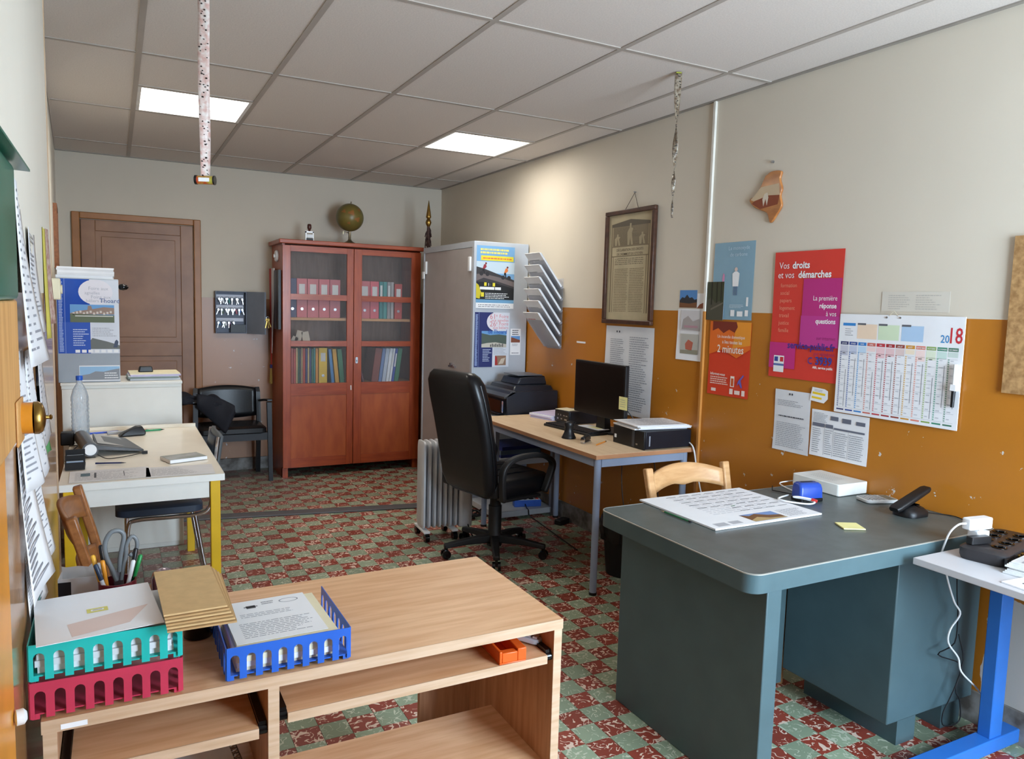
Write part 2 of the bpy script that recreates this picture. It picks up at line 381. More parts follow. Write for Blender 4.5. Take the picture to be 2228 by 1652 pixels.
for x0, x1 in zip(xs, xs[1:]):
    W = [q for q in WINDOWS if q[0] <= x0 + 1e-6 and q[1] >= x1 - 1e-6]
    if W: b.box(x0, x1, YF-0.15, YF, 0, W[0][2]).box(x0, x1, YF-0.15, YF, W[0][3], H+0.10)
    else: b.box(x0, x1, YF-0.15, YF, 0, H+0.10)
struct(b.build('wall_front', LEFT_WALL))
for k, (x0, x1, z0, z1) in enumerate(WINDOWS):
    wf = MB(); t = 0.05
    for q in ((x0, x0+t, z0, z1), (x1-t, x1, z0, z1), (x0, x1, z0, z0+t), (x0, x1, z1-t, z1), ((x0+x1)/2-t/2, (x0+x1)/2+t/2, z0, z1)):
        wf.box(q[0], q[1], YF-0.10, YF-0.05, q[2], q[3])
    wo = struct(wf.build('window_%d' % (k+1), WHITE))
    for s in (0, 1):
        a = x0 + t + s*((x1-x0)/2 - t/2); e = (x0+x1)/2 - t/2 if s == 0 else x1 - t
        MB().box(a, e, YF-0.08, YF-0.076, z0+t, z1-t).build('pane', glassy('window_glass', (235, 240, 242), 0.02, 0.02), wo)
# plinths of grey stone
struct(MB().prism([(XR-0.012, -3.4), (XR, -3.4), (XR, YB), (XR-0.012, YB)], 0, 0.12).build('baseboard_right', GREY_STONE))
struct(MB().box(0.53, XR-0.013, YB-0.02, YB, 0, 0.105).build('baseboard_back', GREY_STONE))
# tan corner bead where the near left wall ends
struct(MB().box(xl(0.44)-0.012, xl(0.44)+0.003, 0.435, 0.453, 0, H-0.02).build('trim_1', mat('tan_corner_bead', (196, 168, 138), 0.5)))
# pipe casing on the right wall, painted with the wall
pc = MB().box(XR-0.014, XR, 0.372, 0.387, 1.497, H).build('trim_2', mat('cream_gloss_paint', (228, 222, 210), 0.3)); struct(pc)
MB().box(XR-0.014, XR, 0.372, 0.387, 0, 1.497).build('lower_section', mat('ochre_gloss_paint', (196, 132, 66), 0.3), pc)
# near left casing and its light wooden upper batten
cs = struct(MB().box(-0.29, -0.2585, -1.80, -1.50, 0, 1.30).build('trim_3', mat('orange_gloss_paint', (226, 148, 44), 0.3, var=0.08), bevel=0.004))
MB().box(-0.29, -0.238, -1.80, -1.50, 1.30, 1.487).build('batten', wood('light_batten', (214, 166, 104), (190, 138, 80), 0.5, (40, 40, 3)), cs, bevel=0.003)
MB().lathe([(0.004, 0), (0.011, 0.003), (0.011, 0.012), (0.006, 0.016)], (-0.2585, -1.515, 0.90), (1, 0.2, 0)).build('white_stud', WPLASTIC, cs, smooth=True)

# ------------------------------------------------------------------ floor
GROUT = mat('tile_grout', (120, 112, 100), 0.8)
fl = struct(MB().box(XF, XR, YF, YB, -0.1, -0.004).build('floor', GROUT))
RED = tile_paint('red_cement_tile', (140, 60, 46), (222, 196, 176), 1.4)
GREEN = tile_paint('green_cement_tile', (142, 156, 130), (194, 198, 176), 0.85)
X0, Y0, S, G = 1.386, -0.482, 0.1, 0.0008
def in_view(x, y):
    d = Vector((x, y, 0)) - CAM; m = SC.camera.matrix_world.to_3x3()
    q = m.transposed() @ d
    if q.z > -0.1: return False
    px, py = q.x/-q.z, q.y/-q.z
    return abs(px) < 0.70 and abs(py) < 0.53
cells = []
for i in range(-28, 14):
    for j in range(-30, 47):
        x, y = X0 + i*S, Y0 + j*S
        x1, y1 = min(x + S, XR), min(y + S, YB)
        if x1 <= XF or y1 <= YF or x >= XR - 0.004 or y >= YB - 0.004: continue
        x, y = max(x, XF), max(y, YF)
        if x1 - x < 0.008 or y1 - y < 0.008: continue
        cells.append((i, j, x, x1, y, y1))
def hidden(x, y):
    if 1.56 < x < 2.66 and -1.2 < y < -0.45 and (x > 2.2 or x < 1.63): return True
    if -0.25 < x < 0.83 and -1.25 < y < -0.75: return True
    if x < 0.6 and y < -0.3: return True
    if x < 0.1: return True
    return False
full = [q for q in cells if abs(q[3]-q[2]-S) < 1e-6 and abs(q[5]-q[4]-S) < 1e-6]
near = sorted([q for q in full if in_view(q[2]+S/2, q[4]+S/2) and not hidden(q[2]+S/2, q[4]+S/2)], key=lambda q: (q[2]-CAM.x)**2 + (q[4]-CAM.y)**2)[:300]
nearset = {q[:2] for q in near}
tm = {}
for nm, mm in (('r', RED), ('g', GREEN)):
    q = MB().box(G, S-G, G, S-G, -0.008, 0.0).build('floor_tile', mm, fl); tm[nm] = q.data; bpy.data.objects.remove(q)
for q in near:
    t = bpy.data.objects.new('floor_tile', tm['r' if (q[0]+q[1]) % 2 == 0 else 'g']); COL.objects.link(t); t.parent = fl; t.location = (q[2], q[4], 0)
for par, mm, nm in ((0, RED, 'red_tile_field'), (1, GREEN, 'green_tile_field')):
    b = MB()
    for q in cells:
        if q[:2] in nearset or (q[0]+q[1]) % 2 != par: continue
        b.box(q[2]+G, q[3]-G, q[4]+G, q[5]-G, -0.008, 0.0)
    b.build(nm, mm, fl)['kind'] = 'stuff'
# grey strip screwed across the floor
st = MB(fr((-0.05, 2.74, 0), (1, -0.175, 0), (0.175, 1, 0))).prism(rounded(0, 1.95, -0.055, 0.055, 0.01), 0, 0.012).build('threshold_strip', mat('grey_rubber', (92, 90, 92), 0.6), bevel=0.006)
tag(st, 'long grey threshold strip lying across the tiled floor', 'threshold strip')

# ------------------------------------------------------------------ ceiling
ce = struct(MB().box(XF-0.15, XR+0.15, YF-0.15, YB+0.15, H+0.10, H+0.2).build('ceiling', WHITE))
PANEL = mat('ceiling_panel', (216, 206, 197), 0.9, var=0.05, vs=160, bump=0.35, bs=110)
BAR = mat('ceiling_bar', (172, 162, 152), 0.6, var=0.03)
rows = [-3.45, -2.4, -1.2, 0, 1.2, 2.4, 3.6, YB]
colsx = [-1.35, -0.6, 0, 0.6, 1.2, 1.8, 2.4, XR]
LIGHTS = {(0.0, 1.2), (1.8, 1.2)}
for x0, x1 in zip(colsx, colsx[1:]):
    for y0, y1 in zip(rows, rows[1:]):
        ye = 1.8 if (x0, y0) in LIGHTS else y1
        if x0 < 0 and y0 > YC - 0.1:
            if x0 < -0.6: continue
            MB().prism([(xl(y0)+0.002 if y0 > 0 else max(xl(y0), -0.59), y0+0.002), (-0.002, y0+0.002), (-0.002, ye-0.002), (xl(ye)+0.002, ye-0.002)], H+0.004, H+0.02).build('ceiling_panel', PANEL, ce)
        else:
            MB().box(x0+0.002, x1-0.002, y0+0.002, ye-0.002, H+0.004, H+0.02).build('ceiling_panel', PANEL, ce)
for x in (0, 0.6, 1.2, 1.8, 2.4):
    MB().box(x-0.012, x+0.012, YF, YB, H, H+0.006).build('grid_bar', BAR, ce)
for y in rows[1:-1] + [1.8]:
    for x0, x1 in ([(0, 0.6), (1.8, 2.4)] if y == 1.8 else [(q, min(q+0.6, XR)) for q in (0, 0.6, 1.2, 1.8, 2.4)] + [((xl(y) if y > YC else XF), 0)]):
        MB().box(x0+0.012, x1-0.012, y-0.012, y+0.012, H, H+0.006).build('grid_bar', BAR, ce)
EDGE = mat('edge_angle', (150, 142, 132), 0.6)
MB().box(XR-0.02, XR, YF, YB, H-0.002, H+0.008).build('edge_angle', EDGE, ce)
MB().box(-0.50, XR-0.021, YB-0.02, YB, H-0.002, H+0.008).build('edge_angle', EDGE, ce)
LAMPM = mat('lit_diffuser', (255, 250, 240), 0.5, emit=LAMP_STRENGTH, var=0.0)
for k, (x, lab) in enumerate(((0.0, 'square lit ceiling light panel above the brown door side of the room'), (1.8, 'square lit ceiling light panel near the right wall'))):
    L = thing('ceiling_light', lab, 'ceiling light', (x+0.3, 2.1, H), group='lit ceiling panels')
    fb = MB()
    for q in ((-0.288, 0.288, -0.288, -0.27), (-0.288, 0.288, 0.27, 0.288), (-0.288, -0.27, -0.27, 0.27), (0.27, 0.288, -0.27, 0.27)): fb.box(q[0], q[1], q[2], q[3], 0.0, 0.075)
    fb.box(-0.288, 0.288, -0.288, 0.288, 0.0705, 0.08)
    fb.build('frame', WHITE, L)
    MB().box(-0.27, 0.27, -0.27, 0.27, 0.055, 0.07).build('diffuser', LAMPM, L)

# ------------------------------------------------------------------ panelled door in the back wall
DOORP = mat('brown_door_paint', (148, 106, 76), 0.4, col2=(132, 92, 66), vs=5)
DOORC = mat('brown_casing_paint', (158, 104, 58), 0.4, var=0.06)
dr = MB()
for x0, x1, z0, z1 in ((-0.405, -0.350, 0, 2.135), (0.470, 0.525, 0, 2.135), (-0.350, 0.470, 2.085, 2.135)): dr.box(x0, x1, YB-0.035, YB, z0, z1)
door = struct(dr.build('door_1', DOORC, bevel=0.006))
lf = MB()
yf0, yf1 = YB-0.022, YB-0.002
for x0, x1, z0, z1 in ((-0.345, -0.245, 0.005, 2.08), (0.37, 0.465, 0.005, 2.08), (-0.245, 0.37, 1.995, 2.08), (-0.245, 0.37, 1.005, 1.12), (-0.245, 0.37, 0.005, 0.2)): lf.box(x0, x1, yf0, yf1, z0, z1)
lfo = lf.build('door_leaf', DOORP, door, bevel=0.004)
for z0, z1 in ((1.12, 1.995), (0.2, 1.005)):
    pb = MB().box(-0.245, 0.37, YB-0.010, YB-0.003, z0, z1)
    pb.build('door_panel', DOORP, door)
    MB().box(-0.205, 0.33, YB-0.018, YB-0.010, z0+0.04, z1-0.04).build('raised_panel', DOORP, door, bevel=0.006)
# ================================================================== green metal desk
DESKG = mat('green_grey_enamel', (76, 98, 103), 0.38, var=0.05)
LINO = mat('dark_green_linoleum', (92, 100, 98), 0.38, var=0.10, vs=14, bump=0.05)
D = thing('metal_desk', 'large dark green metal desk with rounded corners against the right wall', 'desk', (1.47, -1.215, 0))
MB().prism(rounded(0, 1.2, 0, 0.775, 0.045, 8), 0.692, 0.748).build('desktop_edge', DESKG, D, smooth=True)
MB().prism(rounded(0.008, 1.192, 0.008, 0.767, 0.04, 8), 0.748, 0.750).build('linoleum_top', LINO, D)
ring = MB(); ro = rounded(-0.001, 1.201, -0.001, 0.776, 0.046, 8); ri = rounded(0.003, 1.197, 0.003, 0.772, 0.043, 8)
n = len(ro); A = [ring.pt((x, y, 0.7475)) for x, y in ro]; B_ = [ring.pt((x, y, 0.7505)) for x, y in ro]; C_ = [ring.pt((x, y, 0.7512)) for x, y in ri]
for k in range(n):
    j = (k+1) % n; ring.face((A[k], A[j], B_[j], B_[k])); ring.face((B_[k], B_[j], C_[j], C_[k]))
ring.build('metal_trim', mat('worn_trim', (184, 184, 176), 0.35, 0.4), D, smooth=True)
MB().box(0.085, 0.145, 0.02, 0.735, 0, 0.692).build('side_panel', DESKG, D, bevel=0.003)
MB().box(0.145, 0.704, 0.492, 0.502, 0.05, 0.692).build('modesty_panel', DESKG, D)
ped = MB().box(0.705, 1.185, 0.035, 0.49, 0.11, 0.692).build('pedestal', DESKG, D, bevel=0.004)
MB().box(0.80, 0.90, 0.06, 0.46, 0.0, 0.11).build('plinth_foot', DESKG, D)
MB().box(1.05, 1.16, 0.06, 0.46, 0.0, 0.11).build('plinth_foot', DESKG, D)

# ================================================================== low wooden computer bench in front
OAK = wood('oak_laminate', (226, 180, 138), (210, 158, 114), 0.42, (2.2, 26, 26), 2.2)
OAKE = wood('oak_edge_band', (206, 176, 148), (190, 156, 124), 0.5, (2, 30, 30), 2.5)
OAKD = wood('oak_laminate_upright', (196, 150, 116), (172, 126, 92), 0.45, (26, 26, 2.2), 2.2)
Bn = thing('computer_bench', 'low wooden bench with pull-out shelves in the foreground', 'bench', (-0.252, -1.225, 0))
W_, Dp = 1.085, 0.50
MB().box(0, W_, 0.002, Dp, 0.718, 0.74).build('worktop', OAK, Bn)
MB().box(0, W_, 0, 0.002, 0.716, 0.7405).build('front_edge', OAKE, Bn)
for x0, x1 in ((0.002, 0.024), (0.389, 0.411), (W_-0.024, W_-0.002)):
    sp = MB().box(x0, x1, 0.004, Dp-0.005, 0.0, 0.718).build('upright_panel', OAKD, Bn)
    MB().box(x0, x1, 0.001, 0.004, 0, 0.718).build('edge_band', OAKE, sp)
for x0, x1, z in ((0.428, 1.044, 0.634), (0.042, 0.371, 0.614)):
    sh = MB().box(x0, x1, 0.004, 0.40, z, z+0.021).build('pull_out_shelf', OAK, Bn)
    MB().box(x0, x1, 0.001, 0.004, z, z+0.021).build('edge_band', OAKE, sh)
    for xx in (x0-0.008, x1+0.008):
        MB().box(xx-0.007, xx+0.007, 0.012, 0.43, z+0.002, z+0.03).build('runner', BLACKG, sh)
        MB().cyl((xx-0.008, 0.016, z+0.012), (xx+0.008, 0.016, z+0.012), 0.011, n=14).build('roller', BLACKG, sh, smooth=True)
for x0, x1, z, yb in ((0.411, 1.061, 0.36, 0.33), (0.024, 0.389, 0.46, 0.42)):
    sh = MB().box(x0, x1, 0.006, yb, z-0.02, z).build('lower_shelf', OAK, Bn)
    MB().box(x0, x1, 0.003, 0.006, z-0.02, z).build('edge_band', OAKE, sh)
MB().box(0.90, 1.061, Dp-0.022, Dp-0.005, 0.0, 0.42).build('back_panel', OAKD, Bn)
MB().box(0.03, 0.072, -0.0006, 0.0, 0.7195, 0.729).build('worn_label', PAPER, Bn)

# ================================================================== office table with beech top and blue grey frame
BEECH = wood('beech_top', (234, 206, 170), (224, 192, 154), 0.42, (30, 3, 30), 1.6)
BEECHE = mat('beech_edge', (192, 138, 98), 0.5)
BLUEG = mat('blue_grey_steel', (150, 162, 184), 0.4, var=0.03)
Wt = thing('office_table', 'beech-topped office table with blue-grey steel legs along the right wall', 'table', (2.035, 0.41, 0))
tw, tl = 0.64, 1.40
MB().box(0, tw, 0, tl, 0.727, 0.75).build('tabletop', BEECH, Wt, bevel=0.002)
eb = MB(); eb.box(-0.001, 0, 0, tl, 0.728, 0.749); eb.box(0, tw, -0.001, 0, 0.728, 0.749); eb.build('edge_band', BEECHE, Wt)
for x, y in ((0.035, 0.035), (tw-0.035, 0.035), (0.035, tl-0.035), (tw-0.035, tl-0.035)):
    lg = MB().cyl((x, y, 0.012), (x, y, 0.727), 0.0185, n=20).build('leg', BLUEG, Wt, smooth=True)
    MB().cyl((x, y, 0), (x, y, 0.014), 0.021, n=20).build('rubber_foot', BLACK, lg, smooth=True)
for q in ((0.05, tw-0.05, 0.02, 0.05), (0.05, tw-0.05, tl-0.05, tl-0.02), (0.02, 0.05, 0.05, tl-0.05), (tw-0.05, tw-0.02, 0.05, tl-0.05)):
    MB().box(q[0], q[1], q[2], q[3], 0.682, 0.727).build('frame_rail', BLUEG, Wt)

# ================================================================== metal stand for the printer
Ps = thing('printer_stand', 'small grey metal stand with two shelves carrying the printer', 'stand', (2.175, 1.835, 0))
sw, sl = 0.49, 0.46
for z, nm in ((0.722, 'top_shelf'), (0.43, 'shelf'), (0.06, 'shelf')):
    MB().box(0.012, sw-0.012, 0.0, sl, z-0.04, z).build(nm, mat('pale_grey_steel', (186, 190, 196), 0.45), Ps, bevel=0.003)
for x in (0.0, sw-0.03):
    for y in (0.0, sl-0.03): MB().box(x, x+0.03, y-0.001, y+0.03, 0.0, 0.74).build('leg', BLUEG, Ps)

# ================================================================== grey metal cabinet
Gc = thing('metal_cabinet', 'tall grey metal cabinet with posters on its side', 'cabinet', (2.22, 2.35, 0))
gw, gl, gh = 0.455, 1.03, 1.966
gb = MB().box(0.012, gw, 0, gl, 0, gh)
gb.build('body', GREYM, Gc, bevel=0.004)
fr_ = MB()
for q in ((0.0, 0.03, gh-0.05, gh), (gl-0.03, gl, 0.0, gh-0.05), (0.0, 0.03, 0.0, gh-0.05), (0.03, gl-0.03, 0.0, 0.05)): pass
fr_.box(0, 0.012, 0, gl, gh-0.045, gh).box(0, 0.012, 0, 0.035, 0, gh-0.045).box(0, 0.012, gl-0.02, gl, 0, gh-0.045).box(0, 0.012, 0.035, gl-0.02, 0, 0.06)
fr_.build('front_frame', GREYM, Gc)
GREYD = mat('grey_enamel_doors', (176, 170, 168), 0.45, var=0.03)
for y0, y1, d in ((0.037, 0.535, 0.002), (0.52, 1.008, 0.007)):
    dd = MB().box(d, d+0.006, y0, y1, 0.062, gh-0.047).build('sliding_door', GREYD, Gc)
    hy = y0+0.01 if y0 < 0.1 else y1-0.055
    hb = MB().box(d-0.016, d, hy, hy+0.035, gh-0.22, gh-0.115)
    hb.build('door_pull', WPLASTIC, dd, bevel=0.003)
lk = MB().box(-0.012, 0.002, 0.30, 0.42, 1.005, 1.018).cyl((-0.016, 0.33, 1.018), (0.0, 0.33, 1.018), 0.012, n=12).cyl((-0.016, 0.375, 1.028), (0.0, 0.375, 1.028), 0.012, n=12)
lk.build('lock', CHROME, Gc, smooth=True)
MB().box(-0.016, -0.004, gl-0.05, gl-0.01, gh-0.26, gh-0.20).build('catch', WPLASTIC, Gc)

# ================================================================== red-stained glazed bookcase
REDW = wood('red_stained_wood', (168, 76, 38), (146, 60, 30), 0.38, (20, 20, 2.5), 2.0, coat=0.15)
REDWH = wood('red_stained_rail', (166, 74, 36), (144, 58, 28), 0.38, (2.5, 20, 20), 2.0, coat=0.15)
REDP = wood('red_stained_panel', (176, 88, 44), (158, 72, 36), 0.4, (9, 9, 2.5), 1.6, coat=0.1)
INSIDE = wood('bookcase_inside', (112, 84, 68), (92, 66, 52), 0.6, (20, 20, 2.5), 2.0)
SHELFW = wood('pale_shelf_edge', (190, 140, 90), (170, 120, 76), 0.5, (2.5, 20, 20), 2.0)
Ar = thing('glazed_bookcase', 'tall red-stained wooden bookcase with two glazed doors', 'bookcase', (1.10, 3.65, 0))
aw, ad, ah = 1.20, 0.465, 1.955
MB().box(0, 0.022, 0.022, ad, 0.0, ah).build('side_panel', REDW, Ar)
MB().box(aw-0.022, aw, 0.022, ad, 0.0, ah).build('side_panel', REDW, Ar)
MB().box(0.022, aw-0.022, ad-0.012, ad, 0.08, ah).build('back_panel', INSIDE, Ar)
MB().box(-0.03, aw+0.02, -0.03, ad, ah, ah+0.035).build('cornice', REDWH, Ar, bevel=0.005)
MB().box(0.022, aw-0.022, 0.022, ad-0.012, 0.08, 0.105).build('bottom_board', INSIDE, Ar)
for z in (1.352, 0.79):
    MB().box(0.022, aw-0.022, 0.035, ad-0.012, z-0.022, z).build('shelf', SHELFW, Ar)
for x in (0.0, aw-0.045): MB().box(x, x+0.045, 0.024, 0.06, 0.0, 0.09).build('foot', REDW, Ar)
GLASS = glassy('cabinet_glass', (210, 205, 205), 0.03)
for dx0, dx1, gx0, gx1 in ((0.0, 0.592, 0.065, 0.535), (0.596, 1.20, 0.665, 1.112)):
    df = MB()
    df.box(dx0, gx0, 0, 0.022, 0.085, ah-0.012).box(gx1, dx1, 0, 0.022, 0.085, ah-0.012)
    dr_ = df.build('door', REDW, Ar, bevel=0.002)
    for z0, z1 in ((1.895, ah-0.012), (1.50, 1.548), (1.112, 1.158), (0.70, 0.80), (0.085, 0.165)):
        MB().box(gx0, gx1, 0.001, 0.021, z0, z1).build('rail', REDWH, dr_)
    MB().box(gx0, gx1, 0.008, 0.018, 0.165, 0.70).build('lower_panel', REDP, dr_)
    for z0, z1 in ((1.548, 1.895), (1.158, 1.50), (0.80, 1.112)):
        MB().box(gx0, gx1, 0.010, 0.013, z0, z1).build('glass_pane', GLASS, dr_)
    if dx0 > 0.1:
        es = MB().prism(rounded(0.612, 0.632, 0.965, 1.02, 0.008), 0, 0.002).build('escutcheon', STEEL, dr_)
        es.matrix_local = fr((0, -0.003, 0), (1, 0, 0), (0, 0, 1))
        MB().box(0.619, 0.625, -0.0062, -0.0052, 0.98, 0.995).build('keyhole', BLACK, dr_)
    else:
        MB().cyl((0.573, -0.006, 0.735), (0.573, 0, 0.775), 0.005, n=8).build('latch', WPLASTIC, dr_)

# ================================================================== yellow-legged table
YEL = mat('yellow_enamel', (222, 178, 32), 0.4, var=0.04)
CREAM = mat('cream_laminate', (244, 236, 220), 0.3, var=0.02)
WLAM = mat('white_laminate', (232, 230, 222), 0.35, var=0.02)
Yt = thing('yellow_legged_table', 'cream-topped table with square yellow legs beside the left wall', 'table', (-0.335, 0.69, 0))
yw, yl = 0.62, 1.34
MB().box(0, yw, 0, yl, 0.712, 0.738).build('tabletop', CREAM, Yt)
e = MB(); e.box(-0.001, yw+0.001, -0.002, 0, 0.710, 0.739).box(yw, yw+0.002, 0, yl, 0.710, 0.739); e.build('edge_band', WLAM, Yt)
e = MB(); e.box(0.06, yw-0.06, 0.02, 0.04, 0.635, 0.712).box(0.06, yw-0.06, yl-0.04, yl-0.02, 0.635, 0.712).box(yw-0.045, yw-0.025, 0.06, yl-0.06, 0.655, 0.712).box(0.025, 0.045, 0.06, yl-0.06, 0.655, 0.712)
e.build('apron', WLAM, Yt)
for x in (0.015, yw-0.055):
    for y in (0.012, yl-0.055): MB().box(x, x+0.04, y, y+0.04, 0, 0.712).build('leg', YEL, Yt, bevel=0.003)
MB().box(0.0, yw, yl-0.018, yl, 0.739, 0.758).build('back_upstand', CREAM, Yt)

# white low cabinet behind it and the grey unit standing on it
Wc = thing('white_cabinet', 'white low cabinet standing behind the yellow-legged table', 'cabinet', (-0.395, 2.115, 0))
MB().box(0, 0.617, 0.018, 0.40, 0, 0.985).build('body', WLAM, Wc)
MB().box(0.003, 0.614, 0, 0.018, 0.03, 0.965).build('front_panel', WLAM, Wc, bevel=0.002)
MB().box(-0.003, 0.62, -0.004, 0.402, 0.985, 1.0).build('top', WLAM, Wc, bevel=0.002)
GREYU = mat('grey_unit_enamel', (158, 166, 174), 0.42, var=0.03)
Gu = thing('grey_drawer_unit', 'small grey metal unit with a fair poster, standing on the white cabinet', 'cabinet', (-0.408, 2.135, 1.0))
MB().box(0, 0.308, 0, 0.36, 0, 0.585).build('body', GREYU, Gu, bevel=0.004)
for z in (0.545, 0.60):
    MB(T(0.305, 0.10, z if z < 0.58 else 0.585)).lathe([(0.003, 0), (0.016, 0.01), (0.019, 0.028), (0.012, 0.048), (0.002, 0.056)], axis=(1, 0, -0.06), n=14).build('side_knob', BLACKG, Gu, smooth=True) if z < 0.58 else None

# ================================================================== grey table with blue T leg at the right edge
GTOP = mat('light_grey_laminate', (200, 200, 204), 0.4, var=0.02)
BLUE = mat('blue_enamel', (46, 112, 196), 0.35, var=0.04)
Gt = thing('blue_legged_table', 'light grey table on a blue T-shaped leg at the right edge', 'table', (2.13, -2.10, 0))
MB().box(0, 0.548, 0, 0.845, 0.708, 0.73).build('tabletop', GTOP, Gt, bevel=0.002)
for y in (0.10, 0.785):
    lgp = MB().box(0.375, 0.445, y-0.022, y+0.022, 0.06, 0.708).build('leg_column', BLUE, Gt, bevel=0.003)
    MB().box(-0.02, 0.545, y-0.03, y+0.03, 0.012, 0.062).build('foot_bar', BLUE, Gt, bevel=0.004)
    for x in (0.0, 0.52): MB().cyl((x+0.005, y, 0), (x+0.005, y, 0.014), 0.018, n=12).build('levelling_foot', BLACK, Gt)
MB().box(0.39, 0.43, 0.122, 0.763, 0.66, 0.70).build('cross_rail', BLUE, Gt)

# ================================================================== black leather office chair
Oc = thing('office_chair', 'black leather swivel office chair with high back', 'office chair', (1.885, 1.24, 0), math.radians(12))
BP = mat('dusty_black_plastic', (30, 29, 30), 0.5, var=0.15)
for k in range(5):
    a = math.radians(18 + 72*k); dx, dy = math.cos(a), math.sin(a)
    lg = MB(RZ(a)); lg.loft([[(0.03, -0.028, 0.075), (0.03, 0.028, 0.075), (0.03, 0.024, 0.125), (0.03, -0.024, 0.125)], [(0.18, -0.024, 0.075), (0.18, 0.024, 0.075), (0.18, 0.02, 0.11), (0.18, -0.02, 0.11)], [(0.315, -0.02, 0.062), (0.315, 0.02, 0.062), (0.315, 0.016, 0.088), (0.315, -0.016, 0.088)]])
    lo = lg.build('base_leg', BP, Oc, bevel=0.006)
    cs_ = MB(RZ(a))
    for s in (-1, 1): cs_.cyl((0.305, s*0.008, 0.026), (0.305, s*0.024, 0.026), 0.026, n=16)
    cs_.box(0.295, 0.315, -0.008, 0.008, 0.026, 0.066)
    cs_.build('caster', BLACKG, lo, smooth=True)
MB().lathe([(0.045, 0.055), (0.048, 0.125), (0.04, 0.135), (0.04, 0.30), (0.034, 0.30), (0.03, 0.39)], n=20).build('gas_column', BP, Oc, smooth=True)
MB().box(-0.12, 0.12, -0.09, 0.09, 0.375, 0.41).build('tilt_mechanism', BP, Oc, bevel=0.006)
MB().cyl((0.03, -0.09, 0.39), (0.04, -0.20, 0.375), 0.006, n=8).build('tilt_lever', BLACKG, Oc)
def rring(w, t, cx, z, n=6, r=0.04, tilt=0.0):
    return [(cx + q[0], q[1], z + tilt*q[0]) for q in rounded(-t/2, t/2, -w/2, w/2, min(r, t*0.45), n)]
seat = MB()
for z, gx in ((0.40, -0.035), (0.415, -0.005), (0.46, 0.0), (0.50, -0.01), (0.515, -0.05)):
    seat.loft([]) if False else None
rings = [[(0.015 + x*(1+2*s), y*(1+2*s), z) for x, y in rounded(-0.235, 0.25, -0.25, 0.25, 0.09, 6)] for z, s in ((0.405, -0.06), (0.415, -0.01), (0.455, 0.0), (0.49, -0.015), (0.507, -0.05), (0.512, -0.12))]
so = MB().loft(rings).build('seat', BLACKL, Oc, smooth=True)
pl = MB()
for y in (-0.12, 0.0, 0.12): pl.tube([(-0.18, y, 0.512), (0.05, y, 0.517), (0.22, y, 0.507)], 0.004, 6)
pl.build('seam', BLACKL, so, smooth=True)
prof = [(-0.175, 0.40, 0.34, 0.05), (-0.185, 0.43, 0.43, 0.085), (-0.20, 0.50, 0.475, 0.10), (-0.215, 0.60, 0.49, 0.095), (-0.235, 0.72, 0.50, 0.095), (-0.262, 0.85, 0.50, 0.10), (-0.29, 0.97, 0.49, 0.11), (-0.312, 1.06, 0.465, 0.11), (-0.322, 1.10, 0.42, 0.09), (-0.328, 1.122, 0.36, 0.05)]
bo = MB().loft([rring(w_, t_, x_, z_, 6, 0.045) for x_, z_, w_, t_ in prof]).build('backrest', BLACKL, Oc, smooth=True)
for s in (-1, 1): MB().tube([(x_, s*(w_/2+0.001), z_) for x_, z_, w_, t_ in prof[1:-2]], 0.005, 6).build('piping', BLACKL, bo, smooth=True)
for s in (-1, 1):
    y = s*0.275
    ap = spline([(-0.165, y, 0.40), (-0.175, y, 0.50), (-0.165, y, 0.585), (-0.10, y, 0.635), (0.02, y, 0.648), (0.13, y, 0.635), (0.20, y, 0.59), (0.185, y, 0.52), (0.14, y, 0.42)], 6)
    MB().ribbon(ap, (0, 1, 0), 0.045, 0.028).build('armrest', BP, Oc, bevel=0.008)
    MB().box(-0.15, 0.12, s*0.20 - (0.0 if s > 0 else 0.07), s*0.20 + (0.07 if s > 0 else 0.0), 0.395, 0.41).build('arm_bracket', BP, Oc)

# ================================================================== black visitor armchair by the back wall
Vc = thing('visitor_armchair', 'black visitor armchair standing between the brown door and the bookcase', 'armchair', (0.705, 3.80, 0))
BW = mat('black_stained_wood', (26, 26, 32), 0.4, var=0.1)
for s in (-1, 1):
    MB().loft([[(s*0.29-0.016, -0.20, 0), (s*0.29+0.016, -0.20, 0), (s*0.29+0.016, -0.165, 0), (s*0.29-0.016, -0.165, 0)], [(s*0.28-0.018, -0.19, 0.655), (s*0.28+0.018, -0.19, 0.655), (s*0.28+0.018, -0.15, 0.655), (s*0.28-0.018, -0.15, 0.655)]]).build('front_leg', BW, Vc)
    MB().ribbon([(s*0.25, 0.21, 0), (s*0.25, 0.16, 0.42), (s*0.25, 0.20, 0.70), (s*0.245, 0.215, 0.735)], (1, 0, 0), 0.034, 0.045).build('back_leg', BW, Vc)
    MB().ribbon([(s*0.272, 0.19, 0.625), (s*0.285, 0.0, 0.655), (s*0.283, -0.19, 0.672)], (1, 0, 0), 0.045, 0.018).build('armrest', BW, Vc, bevel=0.005)
MB().loft([[(x, y, z) for x, y in rounded(-0.26+g, 0.26-g, -0.20+g, 0.19-g, 0.04)] for z, g in ((0.40, 0.015), (0.41, 0.0), (0.445, 0.0), (0.462, 0.03))]).build('seat', BLACKL, Vc, smooth=True)
MB().box(-0.265, 0.265, -0.185, -0.16, 0.345, 0.405).build('front_apron', BW, Vc)
for s in (-1, 1): MB().box(s*0.262-0.012, s*0.262+0.012, -0.165, 0.17, 0.35, 0.405).build('side_apron', BW, Vc)
def bk(u, v):
    x = (u-0.5)*0.47; arch = 1 - (2*u-1)**2
    z = 0.50 - 0.02*arch + v*(0.235 + 0.045*arch)
    return (x, 0.185 + 0.03*arch + 0.02*v, z)
